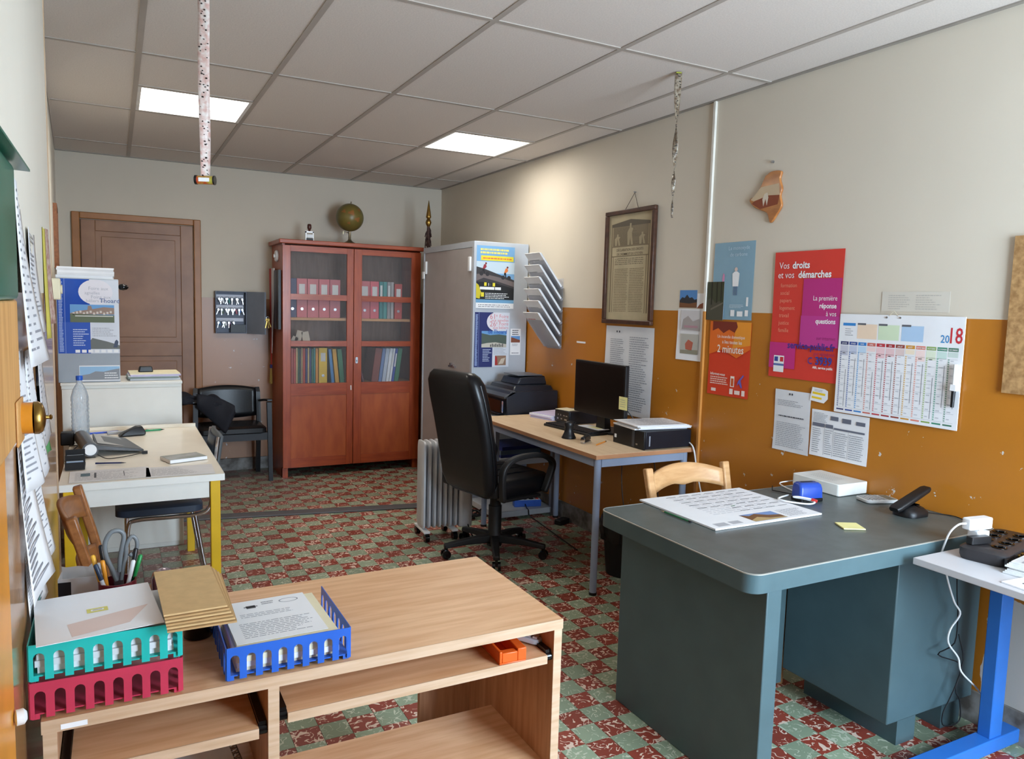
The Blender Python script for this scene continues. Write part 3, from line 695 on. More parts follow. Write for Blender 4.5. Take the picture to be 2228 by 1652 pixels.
vb = MB().grid(bk, 14, 6).build('backrest', BLACKL, Vc, smooth=True, solid=0.035, bevel=0.0)

# ================================================================== chrome chair with dark blue seat
NAVY = mat('dark_blue_plastic', (44, 54, 70), 0.42, var=0.08)
GREYB = mat('grey_backrest', (88, 92, 94), 0.5, var=0.06)
Cc = thing('chrome_framed_chair', 'chrome-framed chair with dark blue seat tucked under the yellow-legged table', 'chair', (0.06, 1.49, 0))
MB().loft([[(x, y, z) for x, y in rounded(-0.20+g, 0.20-g, -0.17+g, 0.17-g, 0.05)] for z, g in ((0.405, 0.02), (0.415, 0.0), (0.445, 0.0), (0.455, 0.02))]).build('seat', NAVY, Cc, smooth=True)
for s in (-1, 1):
    y = s*0.165
    MB().tube([(-0.16, y, 0.0), (-0.15, y, 0.20), (-0.145, y, 0.36), (-0.11, y, 0.395), (0.05, y, 0.395), (0.19, y, 0.40), (0.235, y, 0.45), (0.25, y, 0.60), (0.275, y, 0.79)], 0.0105, 10, smooth=5).build('side_frame', CHROME, Cc, smooth=True)
    MB().tube([(0.16, y, 0.395), (0.19, y, 0.20), (0.225, y, 0.0)], 0.0105, 10).build('rear_leg', CHROME, Cc, smooth=True)
MB().grid(lambda u, v: (0.262 + 0.03*v - 0.02*(1-(2*u-1)**2), (u-0.5)*0.32, 0.60 + v*0.21 - 0.02*(2*u-1)**4), 12, 6).build('backrest', GREYB, Cc, smooth=True, solid=0.016)
MB().grid(lambda u, v: (0.245 + 0.03*v - 0.02*(1-(2*u-1)**2), (u-0.5)*0.27, 0.615 + v*0.17), 10, 5).build('back_pad', NAVY, Cc, smooth=True, solid=0.014)

# ================================================================== wooden ladder-back chairs
def ladder_chair(name, label, loc, rz, m, seatm):
    t = thing(name, label, 'chair', loc, rz)
    for s in (-1, 1):
        x = s*0.20
        P = [(x*0.97, 0.02, 0), (x, 0.0, 0.45), (x*1.02, -0.03, 0.62), (x*1.06, -0.085, 0.835)]
        MB().ribbon(spline(P, 4), (1, 0, 0), 0.036, 0.03).build('back_post', m, t, bevel=0.006)
        MB().cyl((x*0.95, 0.315, 0), (x*0.95, 0.31, 0.44), 0.016, 0.02, 12).build('front_leg', m, t, smooth=True)
        MB().cyl((x*0.95, 0.02, 0.22), (x*0.95, 0.315, 0.22), 0.009, n=10).build('stretcher', m, t)
    MB().cyl((-0.19, 0.315, 0.26), (0.19, 0.315, 0.26), 0.009, n=10).build('stretcher', m, t)
    MB().loft([[(x, y, z) for x, y in rounded(-0.20+g, 0.20-g, 0.012+g, 0.345-g, 0.03)] for z, g in ((0.425, 0.0), (0.45, 0.0), (0.456, 0.01))]).build('seat', seatm, t, smooth=True)
    for zc, hh, top in ((0.765, 0.075, True), (0.60, 0.06, False)):
        def fn(u, v, zc=zc, hh=hh, top=top):
            arch = 1 - (2*u-1)**2; x = (u-0.5)*0.40
            lo = zc - hh/2 + 0.028*arch - 0.012*math.exp(-((u-0.5)/0.09)**2); hi = zc + hh/2 + (0.035 if top else 0.02)*arch
            zz = lo + v*(hi-lo); lean = -0.03 - 0.055*(zz-0.62)/0.215 if zz > 0.62 else -0.03*(zz-0.45)/0.17
            return (x, lean - 0.04*arch, zz)
        MB().grid(fn, 16, 4).build('back_slat', m, t, smooth=True, solid=0.015)
    return t
LW = wood('light_chair_wood', (206, 160, 112), (190, 142, 94), 0.4, (4, 30, 30), 2)
DW = wood('brown_chair_wood', (156, 100, 56), (132, 82, 44), 0.35, (4, 30, 30), 2)
ladder_chair('ladder_back_chair', 'light wooden ladder-back chair behind the green metal desk', (2.055, -0.335, 0), math.radians(180), LW, LW)
ladder_chair('ladder_back_chair', 'brown wooden ladder-back chair against the left wall before the yellow-legged table', (-0.165, 0.02, 0), math.radians(-90), DW, DW)

# ================================================================== oil radiator on castors
Rd = thing('oil_radiator', 'white oil-filled radiator on castors beside the black office chair', 'radiator', (1.575, 1.70, 0), math.radians(-4))
RADW = mat('radiator_enamel', (206, 208, 212), 0.35, var=0.03)
for k in range(7):
    x = 0.012 + k*0.0355
    outl = rounded(-0.075, 0.075, 0.07, 0.635, 0.03, 5)
    cx = 0.010
    MB(fr((x, 0, 0), (0, 1, 0), (0, 0, 1))).loft([[(p[0]*s_, 0.3525 + (p[1]-0.3525)*(1-(1-s_)*0.28), d) for p in outl] for d, s_ in ((-0.013, 0.72), (-0.006, 0.96), (0.006, 0.96), (0.013, 0.72))]).build('fin', RADW, Rd, smooth=True)
MB().cyl((0.0, 0, 0.11), (0.25, 0, 0.11), 0.02).cyl((0.0, 0, 0.59), (0.25, 0, 0.59), 0.02).build('oil_tube', RADW, Rd)
MB().loft([[(x, y, z) for x, y in rounded(0.245, 0.335, -0.085, 0.085, 0.025)] for z in (0.07, 0.60)]).build('control_box', RADW, Rd, bevel=0.006)
for x in (0.02, 0.205):
    bk_ = MB().box(x-0.02, x+0.02, -0.115, 0.115, 0.055, 0.068).build('castor_bracket', WPLASTIC, Rd, bevel=0.003)
    for y in (-0.10, 0.10):
        MB().cyl((x-0.014, y, 0.026), (x+0.014, y, 0.026), 0.0265, n=18).box(x-0.006, x+0.006, y-0.008, y+0.008, 0.03, 0.056).build('castor', BLACKG, bk_, smooth=True)
MB().tube([(0.30, -0.08, 0.09), (0.33, -0.13, 0.006), (0.42, -0.10, 0.005), (0.50, 0.02, 0.005)], 0.004, 6, smooth=5).build('power_cable', BLACK, Rd, smooth=True)
# ================================================================== things on the green desk (top at 0.7512)
ZD = 0.7515
pad = sheet('desk_pad_calendar', 'large white desk pad calendar lying on the green metal desk', 'calendar', fr((1.682, -0.835, ZD), (1, 0, 0), (0, 1, 0)), 0.524, 0.424, PAPER, th=0.006)
rects(pad, 'month_rule', [(0.11 + 0.065*i + 0.003*j, 0.395 - 0.042*j, 0.047, 0.004) for i in range(6) for j in range(7) if not (i < 2 and j > 4)], INKD, 1)
lines(pad, 0.12, 0.135, 0.38, 0.265, 14, ink(206, 208, 214), 1, 3, 0.3)
rects(pad, 'green_mark', [(0.27, 0.205, 0.02, 0.006)], ink(60, 130, 80), 2)
rect(pad, 'landscape_photo', 0.20, 0.012, 0.16, 0.085, ink(120, 150, 200), 1)
shape(pad, 'brown_hills', [(0.20, 0.02), (0.36, 0.025), (0.36, 0.05), (0.31, 0.062), (0.27, 0.09), (0.23, 0.075), (0.20, 0.095)], ink(120, 84, 52), 2)
shape(pad, 'pale_slope', [(0.20, 0.012), (0.36, 0.012), (0.36, 0.022), (0.29, 0.03), (0.25, 0.055), (0.20, 0.03)], ink(186, 160, 112), 3)
rects(pad, 'table_block', [(0.03, 0.015, 0.055, 0.035), (0.10, 0.02, 0.05, 0.03)], ink(180, 182, 188), 1)
lines(pad, 0.38, 0.02, 0.12, 0.08, 8, INKL, 1, 4, 0.4)

def pencil(name, label, p0, p1, col, r=0.0035, tip=(210, 180, 140), cat='pencil', group=None, endcol=(30, 30, 34)):
    p0, p1 = Vector(p0), Vector(p1); L = (p1-p0).length
    t = thing(name, label, cat, M=fr(p0, (p1-p0), Vector((0,0,1)).cross(p1-p0)), group=group)
    MB().cyl((0.0, 0, 0), (L-0.02, 0, 0), r, n=6).build('barrel', mat(name + '_%d_%d_%d' % col, col, 0.35), t)
    MB().cyl((L-0.02, 0, 0), (L, 0, 0), r*0.95, 0.0006, 6).build('tip', mat('tip_%d_%d_%d' % tip, tip, 0.5), t)
    MB().cyl((-0.012, 0, 0), (0, 0, 0), r*1.05, n=8).build('end_cap', mat('cap_%d_%d_%d' % endcol, endcol, 0.4), t)
    return t
pencil('green_pencil', 'dark green pencil beside the desk pad calendar', (1.664, -0.72, ZD+0.004), (1.661, -0.57, ZD+0.004), (30, 110, 70))

hp = thing('hole_punch', 'blue plastic hole punch on the green metal desk', 'hole punch', (2.335, -0.655, ZD), math.radians(-12))
BLP = mat('blue_plastic', (38, 74, 168), 0.3, var=0.06)
MB().prism(rounded(-0.055, 0.055, -0.032, 0.036, 0.012), 0, 0.012).build('base', BLACK, hp, bevel=0.002)
MB().loft([[(x, y, z) for x, y in rounded(-0.054+g, 0.054-g, -0.03+g2, 0.034-g3, 0.012)] for z, g, g2, g3 in ((0.014, 0.0, 0.0, 0.0), (0.05, 0.001, 0.002, 0.0), (0.066, 0.004, 0.008, 0.003), (0.072, 0.010, 0.016, 0.008))]).build('lever_body', BLP, hp, smooth=True)
MB().prism(rounded(-0.028, 0.028, 0.004, 0.018, 0.006), 0.0722, 0.0728).build('dark_slot', BLACK, hp)

rt = thing('router_box', 'white flat router box against the wall on the green desk', 'router', (2.50, -0.672, ZD))
MB().prism(rounded(0, 0.18, 0, 0.245, 0.012), 0, 0.05).build('case', mat('warm_white_plastic', (230, 230, 224), 0.4), rt, bevel=0.003)
gr = MB()
for i in range(7):
    for j in range(12): gr.poly([(0.045+0.011*i, 0.07+0.011*j, 0.0504), (0.051+0.011*i, 0.07+0.011*j, 0.0504), (0.051+0.011*i, 0.075+0.011*j, 0.0504), (0.045+0.011*i, 0.075+0.011*j, 0.0504)])
gr.build('vent_grille', mat('vent_grey', (196, 196, 190), 0.6), rt)
MB().tube([(0.15, 0.245, 0.02), (0.168, 0.30, 0.006), (0.17, 0.36, 0.003)], 0.002, 6, smooth=4).build('thin_cable', WPLASTIC, rt, smooth=True)

ca = thing('calculator', 'pale grey desk calculator beside the cordless phone', 'calculator', (2.60, -0.775, ZD), math.radians(-18))
MB().prism(rounded(-0.072, 0.072, -0.045, 0.045, 0.02), 0, 0.013).build('case', mat('pale_grey_plastic', (206, 206, 204), 0.4), ca, bevel=0.003)
MB().prism(rounded(0.028, 0.062, -0.036, 0.036, 0.004), 0.013, 0.0138).build('display', mat('lcd_grey', (120, 128, 118), 0.2), ca)
kb = MB()
for i in range(5):
    for j in range(5): kb.box(-0.062+0.017*i, -0.050+0.017*i, -0.037+0.0155*j, -0.0255+0.0155*j, 0.013, 0.0155)
kb.build('keys', mat('calculator_keys', (170, 170, 170), 0.5), ca)

ph = thing('cordless_phone', 'black cordless phone in its charging cradle on the green desk', 'phone', (2.535, -0.965, ZD), 0.0)
MB().loft([[(x, y, z) for x, y in rounded(-0.06+g, 0.06-g, -0.048+g, 0.048-g, 0.035)] for z, g in ((0.0, 0.0), (0.016, 0.0), (0.03, 0.012), (0.04, 0.03))]).build('cradle', BLACK, ph, smooth=True)
hs = MB(Matrix.Translation((-0.015, 0.0, 0.03)) @ Matrix.Rotation(math.radians(-58), 4, 'Y') @ RZ(0))
hs = MB(fr((-0.085, 0.01, 0.024), (0.05, 1, 0), (0.93, -0.05, 0.37)))
hs.loft([[(x, 0.0 + yy, zz) for x, zz in rounded(-0.024*s, 0.024*s, -0.012*s2, 0.012*s2, 0.009*min(s, s2))] for yy, s, s2 in ((0.0, 0.8, 0.7), (0.012, 1.0, 0.9), (0.10, 0.95, 0.9), (0.175, 0.9, 0.85), (0.19, 0.7, 0.6))])
hso = hs.build('handset', BLACK, ph, smooth=True)
MB().tube([(0.055, -0.02, 0.008), (0.10, -0.05, 0.004), (0.125, -0.10, 0.004), (0.07, -0.20, 0.004)], 0.002, 6, smooth=5).build('cord', BLACK, ph, smooth=True)

sn = MB().box(-0.038, 0.038, -0.038, 0.038, 0, 0.004).build('sticky_note_pad', mat('yellow_note_paper', (240, 232, 160), 0.7), loc=(2.172, -0.985, ZD), rz=math.radians(-28))
tag(sn, 'small pale yellow sticky note pad on the green desk', 'note pad')

lc = thing('network_cable', 'white network cable looped on the desk pad with a red connector', 'cable', (2.25, -0.66, ZD+0.0095))
MB().tube([(0.045, 0.065, 0.0), (-0.02, 0.045, 0.002), (-0.058, 0.02, 0.004), (-0.05, -0.03, 0.004), (0.0, -0.075, 0.002), (0.04, -0.07, 0.004), (0.03, -0.03, 0.008), (0.0, 0.0, 0.012), (0.01, -0.02, 0.016), (0.04, -0.055, 0.012)], 0.0034, 8, smooth=6).build('cable', WPLASTIC, lc, smooth=True)
MB(fr((0.04, -0.055, 0.012), (0.5, -0.8, -0.25), (0.8, 0.5, 0))).box(0, 0.022, -0.006, 0.006, -0.005, 0.005).build('connector', mat('red_plastic', (200, 50, 44), 0.4), lc, bevel=0.001)
lc2 = MB().tube([(2.668, -0.412, ZD+0.02), (2.58, -0.395, ZD+0.004), (2.46, -0.40, ZD+0.003), (2.41, -0.48, ZD+0.003), (2.39, -0.57, ZD+0.003), (2.40, -0.62, ZD+0.003)], 0.0028, 7, smooth=6).build('router_cable', WPLASTIC, smooth=True)
tag(lc2, 'thin white cable running from the router box to the hole punch', 'cable')
bw = MB().tube([(2.318, -0.488, ZD+0.022), (2.318, -0.488, ZD+0.003), (2.33, -0.53, ZD+0.003), (2.345, -0.575, ZD+0.003)], 0.0022, 6).build('bent_black_wire', BLACK)
tag(bw, 'short bent black wire behind the blue hole punch', 'wire')

# ================================================================== grey table at the right edge (top 0.73)
sg = thing('surge_protector', 'black multi-socket surge protector on the light grey table', 'power strip', (2.44, -1.345, 0.7305), math.radians(12))
SB = mat('charcoal_plastic', (48, 46, 48), 0.4, var=0.08)
MB().loft([[(x, y, z) for x, y in rounded(-0.165+g, 0.165-g, -0.07+g, 0.07-g, 0.03)] for z, g in ((0.0, 0.004), (0.012, 0.0), (0.036, 0.0), (0.046, 0.012))]).build('case', SB, sg, smooth=True)
for i in range(4):
    for j in range(2):
        if i == 0 and j == 1: continue
        so_ = MB().lathe([(0.022, 0.045), (0.022, 0.049), (0.019, 0.049), (0.017, 0.046)], (-0.10+0.066*i, -0.03+0.06*j, 0), n=18).build('socket', BLACKG, sg, smooth=True)
        MB().cyl((-0.10+0.066*i, -0.024+0.06*j, 0.046), (-0.10+0.066*i, -0.024+0.06*j, 0.051), 0.002, n=6).build('pin', STEEL, so_)
for x in (-0.05, -0.02): MB().cyl((x, -0.076, 0.02), (x, -0.068, 0.02), 0.007, n=12).build('coaxial_jack', BRASS, sg, smooth=True)
MB().box(-0.165, -0.09, -0.074, -0.066, 0.008, 0.032).build('jack_panel', BLACKG, sg)
wa = thing('white_adapter', 'white power adapter plugged into the surge protector', 'adapter', (2.365, -1.315, 0.7805), math.radians(-8))
MB().prism(rounded(-0.022, 0.03, -0.022, 0.022, 0.008), 0, 0.03).build('plug', WPLASTIC, wa, bevel=0.003)
MB().prism(rounded(-0.055, 0.045, -0.018, 0.018, 0.008), 0.034, 0.072).build('block', WPLASTIC, wa, bevel=0.004)
MB().box(-0.006, 0.012, -0.01, 0.01, 0.028, 0.036).build('neck', WPLASTIC, wa)
MB().tube([(-0.055, 0.0, 0.055), (-0.075, 0.01, 0.05), (-0.085, 0.03, 0.02), (-0.075, 0.055, -0.03), (-0.062, 0.075, -0.08), (-0.04, 0.078, -0.11)] + [(x-2.365, 0.078, z-0.7805) for x, z in ((2.351, 0.604), (2.386, 0.533), (2.418, 0.487), (2.379, 0.437), (2.375, 0.389), (2.427, 0.329), (2.448, 0.275), (2.524, 0.208), (2.56, 0.17))], 0.0032, 7, smooth=5).build('cable', WPLASTIC, wa, smooth=True)
bp_ = MB(T(2.335, -1.345, 0.778) @ RZ(math.radians(-12))).prism(rounded(-0.05, 0.03, -0.013, 0.013, 0.005), 0, 0.024).build('black_plug', BLACK, bevel=0.002)
tag(bp_, 'flat black plug beside the white power adapter', 'plug')
bc = MB().tube([(x, -1.228, z) for x, z in ((2.42, 0.62), (2.43, 0.55), (2.445, 0.472), (2.44, 0.373), (2.351, 0.349), (2.484, 0.289), (2.478, 0.231), (2.442, 0.172), (2.407, 0.121), (2.42, 0.075), (2.509, 0.071), (2.50, 0.15), (2.47, 0.199), (2.50, 0.30), (2.46, 0.40))], 0.0022, 6, smooth=4).build('tangled_black_cable', BLACK, smooth=True)
tag(bc, 'tangled thin black cable hanging beside the green desk pedestal', 'cable')
for k, (x, y, a, zz, w_, h_, n_) in enumerate(((2.29, -1.80, 6, 0.7305, 0.30, 0.34, 0.02), (2.31, -1.79, 9, 0.7507, 0.29, 0.33, 0.018))):
    o = MB(T(x, y, zz) @ RZ(math.radians(a)))
    for i in range(4): o.box(0.004*i, w_-0.002*i, 0.003*i, h_-0.004*i, n_*i/4+0.0003, n_*(i+1)/4)
    o = o.build('newspaper', mat('newsprint', (216, 216, 214), 0.8, col2=(188, 188, 190), vs=18))
    tag(o, ('lower' if k == 0 else 'upper') + ' folded newspaper of the pile on the light grey table', 'newspaper', 'newspapers')
    lp = lines(o, 0.02, 0.02, 0.26, 0.28, 12, INKL, 1, 9+k); lp.matrix_local = T(x, y, zz+n_) @ RZ(math.radians(a))
o = sheet('leaflet', 'white leaflet lying on the left corner of the light grey table', 'paper', T(2.142, -1.78, 0.7305) @ RZ(math.radians(-4)), 0.14, 0.27, PAPER, th=0.004)
lines(o, 0.02, 0.1, 0.1, 0.1, 7, INKL, 1, 5); rects(o, 'print_block', [(0.04, 0.225, 0.02, 0.012)], INK, 1)

# ================================================================== things on the office table (top 0.75)
ZT = 0.7505
mo = thing('computer_monitor', 'black flat computer monitor on the beech-topped office table', 'monitor', (2.455, 1.005, ZT), math.radians(-90))
MB(fr((0, 0, 0), (1, 0, 0), (0, 0, 1))).prism(rounded(-0.265, 0.265, 0.10, 0.425, 0.008), -0.012, 0.014).build('housing', BLACK, mo, bevel=0.003)
MB(fr((0, 0, 0), (1, 0, 0), (0, 0, 1))).box(-0.25, 0.25, 0.118, 0.41, 0.0141, 0.0146).build('screen', mat('dark_screen', (4, 4, 5), 0.3), mo)
MB().loft([[(x*s, 0.03 + (y-0.03)*s, z) for x, y in ((-0.03, 0.016), (0.03, 0.016), (0.03, 0.045), (-0.03, 0.045))] for z, s in ((0.01, 1.6), (0.20, 1.0))]).build('stand_neck', BLACK, mo)
MB().prism(rounded(-0.12, 0.12, 0.004, 0.17, 0.04), 0, 0.012).build('stand_foot', BLACK, mo, bevel=0.003)
MB().box(-0.14, 0.14, 0.012, 0.04, 0.17, 0.36).build('rear_bulge', BLACK, mo, bevel=0.01)
ns = sheet('sticky_note', 'pale yellow sticky note hanging from the right edge of the monitor', 'note', fr((2.437, 0.788, ZT+0.172), (0.05, -1, 0), (0, 0, 1)), 0.075, 0.075, mat('yellow_note_paper', (240, 232, 160), 0.7))
lines(ns, 0.01, 0.015, 0.055, 0.05, 4, INKL, 1, 2, 0.2)
mc = MB().tube([(2.50, 0.86, ZT+0.20), (2.56, 0.80, ZT+0.10), (2.60, 0.80, ZT+0.02), (2.63, 0.75, ZT+0.004), (2.66, 0.78, ZT+0.004)], 0.003, 6, smooth=5).build('monitor_cable', BLACK, smooth=True)
tag(mc, 'black cable drooping behind the computer monitor', 'cable')
sp = thing('small_computer', 'small black computer with front sockets left of the monitor', 'computer', (2.44, 1.315, ZT))
MB().box(0, 0.215, 0, 0.175, 0, 0.082).build('case', mat('black_metal_case', (26, 28, 36), 0.35), sp, bevel=0.003)
MB().box(-0.006, 0, 0.002, 0.173, 0.002, 0.080).build('front_panel', BLACK, sp, bevel=0.002)
pr = MB()
for i, (y, z, a_, b_) in enumerate(((0.03, 0.05, 0.02, 0.006), (0.06, 0.05, 0.02, 0.006), (0.10, 0.05, 0.01, 0.01), (0.13, 0.05, 0.01, 0.01), (0.04, 0.025, 0.03, 0.01), (0.09, 0.026, 0.018, 0.008), (0.135, 0.025, 0.016, 0.01))): pr.box(-0.0068, -0.006, y-a_/2, y+a_/2, z-b_/2, z+b_/2)
pr.build('front_sockets', STEEL, sp)
o = sheet('yellow_slip', 'pale yellow slip of paper on top of the small black computer', 'paper', T(2.45, 1.34, ZT+0.0825) @ RZ(0.2), 0.10, 0.13, CREAMP, th=0.003)
def stack(name, label, x, y, z, w_, d_, hts, a=0.0, mats=None, cat='paper', jit=0.006, seed=1, group=None, top_lines=False):
    rn = random.Random(seed); t = thing(name, label, cat, (x, y, z), a, group); zz = 0.0
    for k, hh in enumerate(hts):
        m = (mats or [PAPER, PAPER2])[k % len(mats or [1, 2])]
        jx, jy, ja = rn.uniform(-jit, jit), rn.uniform(-jit, jit), rn.uniform(-0.03, 0.03)
        MB(T(jx, jy, zz+0.0002) @ RZ(ja)).box(-w_/2, w_/2, -d_/2, d_/2, 0, hh-0.0002).build('sheaf', m, t)
        zz += hh
    if top_lines:
        q = lines(t, -w_*0.42, -d_*0.42, w_*0.84, d_*0.84, 14, INKL, 0, seed, 0.25); q.location.z = zz + 0.0006
    return t
stack('paper_stack', 'stack of white and lilac papers at the far end of the beech-topped office table', 2.53, 1.62, ZT, 0.29, 0.21, (0.008, 0.006, 0.008, 0.008, 0.004), 0.25, [mat('lilac_paper', (206, 196, 226), 0.8), PAPER, mat('lilac_paper', (206, 196, 226), 0.8), PAPER], jit=0.01, seed=3)
ky = thing('keyboard', 'black keyboard lying in front of the monitor', 'keyboard', (2.362, 1.13, ZT), math.radians(-90+6))
MB().loft([[(x, y, z) for x, y in rounded(-0.225, 0.225, -0.075, 0.075, 0.01)] for z in (0.0, 0.014)]).build('tray', BLACK, ky, bevel=0.003)
kk = MB()
for j in range(6):
    n_ = 15
    for i in range(n_):
        x0 = -0.215 + i*0.0287
        kk.box(x0, x0+0.024, -0.062+j*0.0215, -0.044+j*0.0215, 0.014, 0.021)
kk.build('keys', mat('key_black', (30, 30, 33), 0.5), ky)
o = sheet('white_card', 'white card lying across the back of the keyboard', 'paper', T(2.405, 0.94, ZT+0.023) @ RZ(math.radians(4)), 0.085, 0.20, PAPER2, th=0.003)
rect(o, 'yellow_strip', 0.02, 0.03, 0.05, 0.10, ink(232, 226, 170), 1)
vm = thing('upright_mouse', 'black flared upright mouse beside the keyboard', 'mouse', (2.172, 0.895, ZT))
MB().lathe([(0.041, 0.0), (0.042, 0.004), (0.036, 0.016), (0.028, 0.034), (0.024, 0.052), (0.026, 0.07), (0.030, 0.085), (0.026, 0.092), (0.01, 0.094)], n=20).build('body', BLACK, vm, smooth=True)
MB().ellipsoid((0.012, 0.002, 0.088), (0.034, 0.02, 0.012)).build('top_pad', BLACK, vm, smooth=True)
stp = thing('stapler', 'small black and chrome stapler on the beech-topped office table', 'stapler', (2.19, 0.745, ZT), math.radians(35))
MB().box(-0.05, 0.05, -0.012, 0.012, 0, 0.008).build('base', STEEL, stp, bevel=0.002)
MB().loft([[(-0.05, -0.011, 0.012), (-0.05, 0.011, 0.012), (-0.05, 0.011, 0.034), (-0.05, -0.011, 0.034)], [(0.03, -0.012, 0.012), (0.03, 0.012, 0.012), (0.03, 0.012, 0.04), (0.03, -0.012, 0.04)], [(0.052, -0.01, 0.012), (0.052, 0.01, 0.012), (0.052, 0.01, 0.024), (0.052, -0.01, 0.024)]]).build('arm', BLACK, stp, bevel=0.003)
MB().box(-0.0525, -0.046, -0.0125, 0.0125, 0.008, 0.024).build('chrome_nose', CHROME, stp)
pencil('orange_pencil', 'short orange pencil near the front of the beech-topped office table', (2.30, 0.715, ZT+0.0037), (2.17, 0.63, ZT+0.0037), (226, 140, 44))
pc_ = thing('desktop_computer', 'black desktop computer lying flat under a paper pile', 'computer', (2.365, 0.435, ZT))
MB().box(0, 0.31, 0, 0.28, 0.004, 0.098).build('case', mat('black_metal_case', (26, 28, 36), 0.35), pc_, bevel=0.002)
MB().box(-0.012, 0, 0.0, 0.28, 0.0, 0.10).build('front_bezel', BLACK, pc_, bevel=0.003)
MB().box(-0.0128, -0.012, 0.085, 0.105, 0.006, 0.094).build('drive_strip', mat('dark_grey_plastic', (70, 72, 76), 0.4), pc_)
MB().box(-0.0128, -0.012, 0.248, 0.266, 0.03, 0.05).build('sticker', WPLASTIC, pc_)
MB().box(0.022, 0.030, -0.0006, 0.0, 0.02, 0.075).build('side_mark', INKL, pc_)
MB().box(-0.0128, -0.012, 0.055, 0.07, 0.02, 0.028).build('led_window', STEEL, pc_)
stack('paper_pile', 'pile of white sheets on top of the desktop computer', 2.52, 0.585, ZT+0.1003, 0.33, 0.24, (0.006, 0.005, 0.006, 0.005, 0.002), -0.10, [PAPER, PAPER2], jit=0.012, seed=8, top_lines=True)
tc_ = MB().tube([(2.678, 0.50, ZT+0.03), (2.70-0.04, 0.40, ZT+0.01), (2.67, 0.375, 0.66), (2.66, 0.30, 0.50), (2.64, 0.16, 0.46), (2.62, 0.02, 0.52), (2.60, -0.12, 0.62)], 0.004, 8, smooth=6).build('white_network_cable', WPLASTIC, smooth=True)
tag(tc_, 'white cable hanging from the right end of the beech-topped table', 'cable')

# ---- printer on its stand
PRB = mat('printer_black', (30, 33, 42), 0.35, var=0.06)
Pr = thing('multifunction_printer', 'black multifunction printer beside the grey metal cabinet', 'printer', (2.235, 1.845, 0.7405))
MB().loft([[(x, y, z) for x, y in pts] for z, pts in ((0.0, [(0.03, 0), (0.435, 0), (0.435, 0.44), (0.03, 0.44)]), (0.13, [(0.02, 0), (0.435, 0), (0.435, 0.44), (0.02, 0.44)]), (0.165, [(0.06, 0.0), (0.435, 0.0), (0.435, 0.44), (0.06, 0.44)]))]).build('body', PRB, Pr, bevel=0.006)
MB(fr((0.0, 0.0, 0.13), (0, 1, 0), (0.10, 0, 0.045))).box(0.0, 0.44, 0.0, 0.10, 0.0, 0.018).build('control_panel', mat('dark_grey_panel', (58, 58, 60), 0.3), Pr, bevel=0.004)
bt = MB(fr((0.0, 0.0, 0.13), (0, 1, 0), (0.10, 0, 0.045)))
for i in range(6):
    for j in range(2): bt.box(0.05+0.06*i, 0.075+0.06*i, 0.02+0.03*j, 0.035+0.03*j, 0.018, 0.021)
bt.build('buttons', STEEL, Pr)
MB().loft([[(x, y, z) for x, y in rounded(0.09+g, 0.42-g, 0.03+g, 0.42-g, 0.02)] for z, g in ((0.165, 0.0), (0.195, 0.012), (0.20, 0.03))]).build('scanner_lid', PRB, Pr, smooth=True)
MB().loft([[(0.15, y, 0.20), (0.40, y, 0.20), (0.38, y, 0.262), (0.18, y, 0.25)] for y in (0.10, 0.36)]).build('document_feeder', PRB, Pr, bevel=0.008)
MB().box(0.17, 0.37, 0.12, 0.34, 0.2625, 0.268).build('feeder_tray', mat('grey_tray', (92, 96, 104), 0.4), Pr)
MB().box(0.002, 0.03, 0.05, 0.40, 0.01, 0.10).build('output_slot', BLACKG, Pr)
MB().box(-0.012, 0.03, 0.06, 0.39, 0.004, 0.010).build('output_tray', PRB, Pr)
stk = MB().box(0.0, 0.002, 0.012, 0.03, 0.02, 0.10); stk.build('colour_sticker', mat('printer_sticker', (96, 140, 190), 0.4, col2=(206, 150, 130), vs=40), Pr)
# ---- inside the stand and under the table
o = stack('blue_folder_pile', 'pile of dark blue folders on the middle shelf of the printer stand', 2.42, 2.06, 0.4305, 0.33, 0.28, (0.02, 0.03, 0.025), 0.05, [mat('dark_blue_card', (34, 48, 116), 0.5), mat('grey_blue_card', (86, 104, 122), 0.5)], 'folder', seed=4)
ps = thing('blue_power_strip', 'blue power strip on the lower shelf of the printer stand', 'power strip', (2.49, 1.93, 0.0605), math.radians(-14))
MB().prism(rounded(-0.10, 0.10, -0.03, 0.03, 0.006), 0, 0.048).build('case', mat('bright_blue_plastic', (60, 104, 200), 0.35), ps, bevel=0.003)
MB().box(-0.095, 0.095, -0.022, 0.022, 0.048, 0.050).build('socket_face', WPLASTIC, ps)
for x in (-0.07, -0.02, 0.03): MB().lathe([(0.018, 0.05), (0.018, 0.056), (0.014, 0.056), (0.012, 0.052)], (x, 0, 0), n=16).build('socket', BLACK, ps, smooth=True)
MB().box(0.065, 0.082, -0.01, 0.01, 0.05, 0.056).build('switch', mat('red_switch', (200, 60, 60), 0.3), ps)
MB().tube([(-0.02, -0.03, 0.02), (-0.02, -0.07, 0.004), (-0.015, -0.105, -0.005), (-0.01, -0.118, -0.04), (0.02, -0.20, -0.056), (0.05, -0.45, -0.056), (0.10, -0.85, -0.056)], 0.004, 6, smooth=5).build('cord', BLACK, ps, smooth=True)
tb = thing('waste_bin', 'black waste bin with plastic liner under the beech-topped table', 'bin', (2.425, 0.65, 0))
MB().lathe([(0.10, 0.0), (0.108, 0.003), (0.135, 0.30), (0.142, 0.31), (0.130, 0.31), (0.104, 0.02)], n=28).build('bucket', mat('bin_black', (16, 16, 18), 0.5), tb, smooth=True)
rn = random.Random(5)
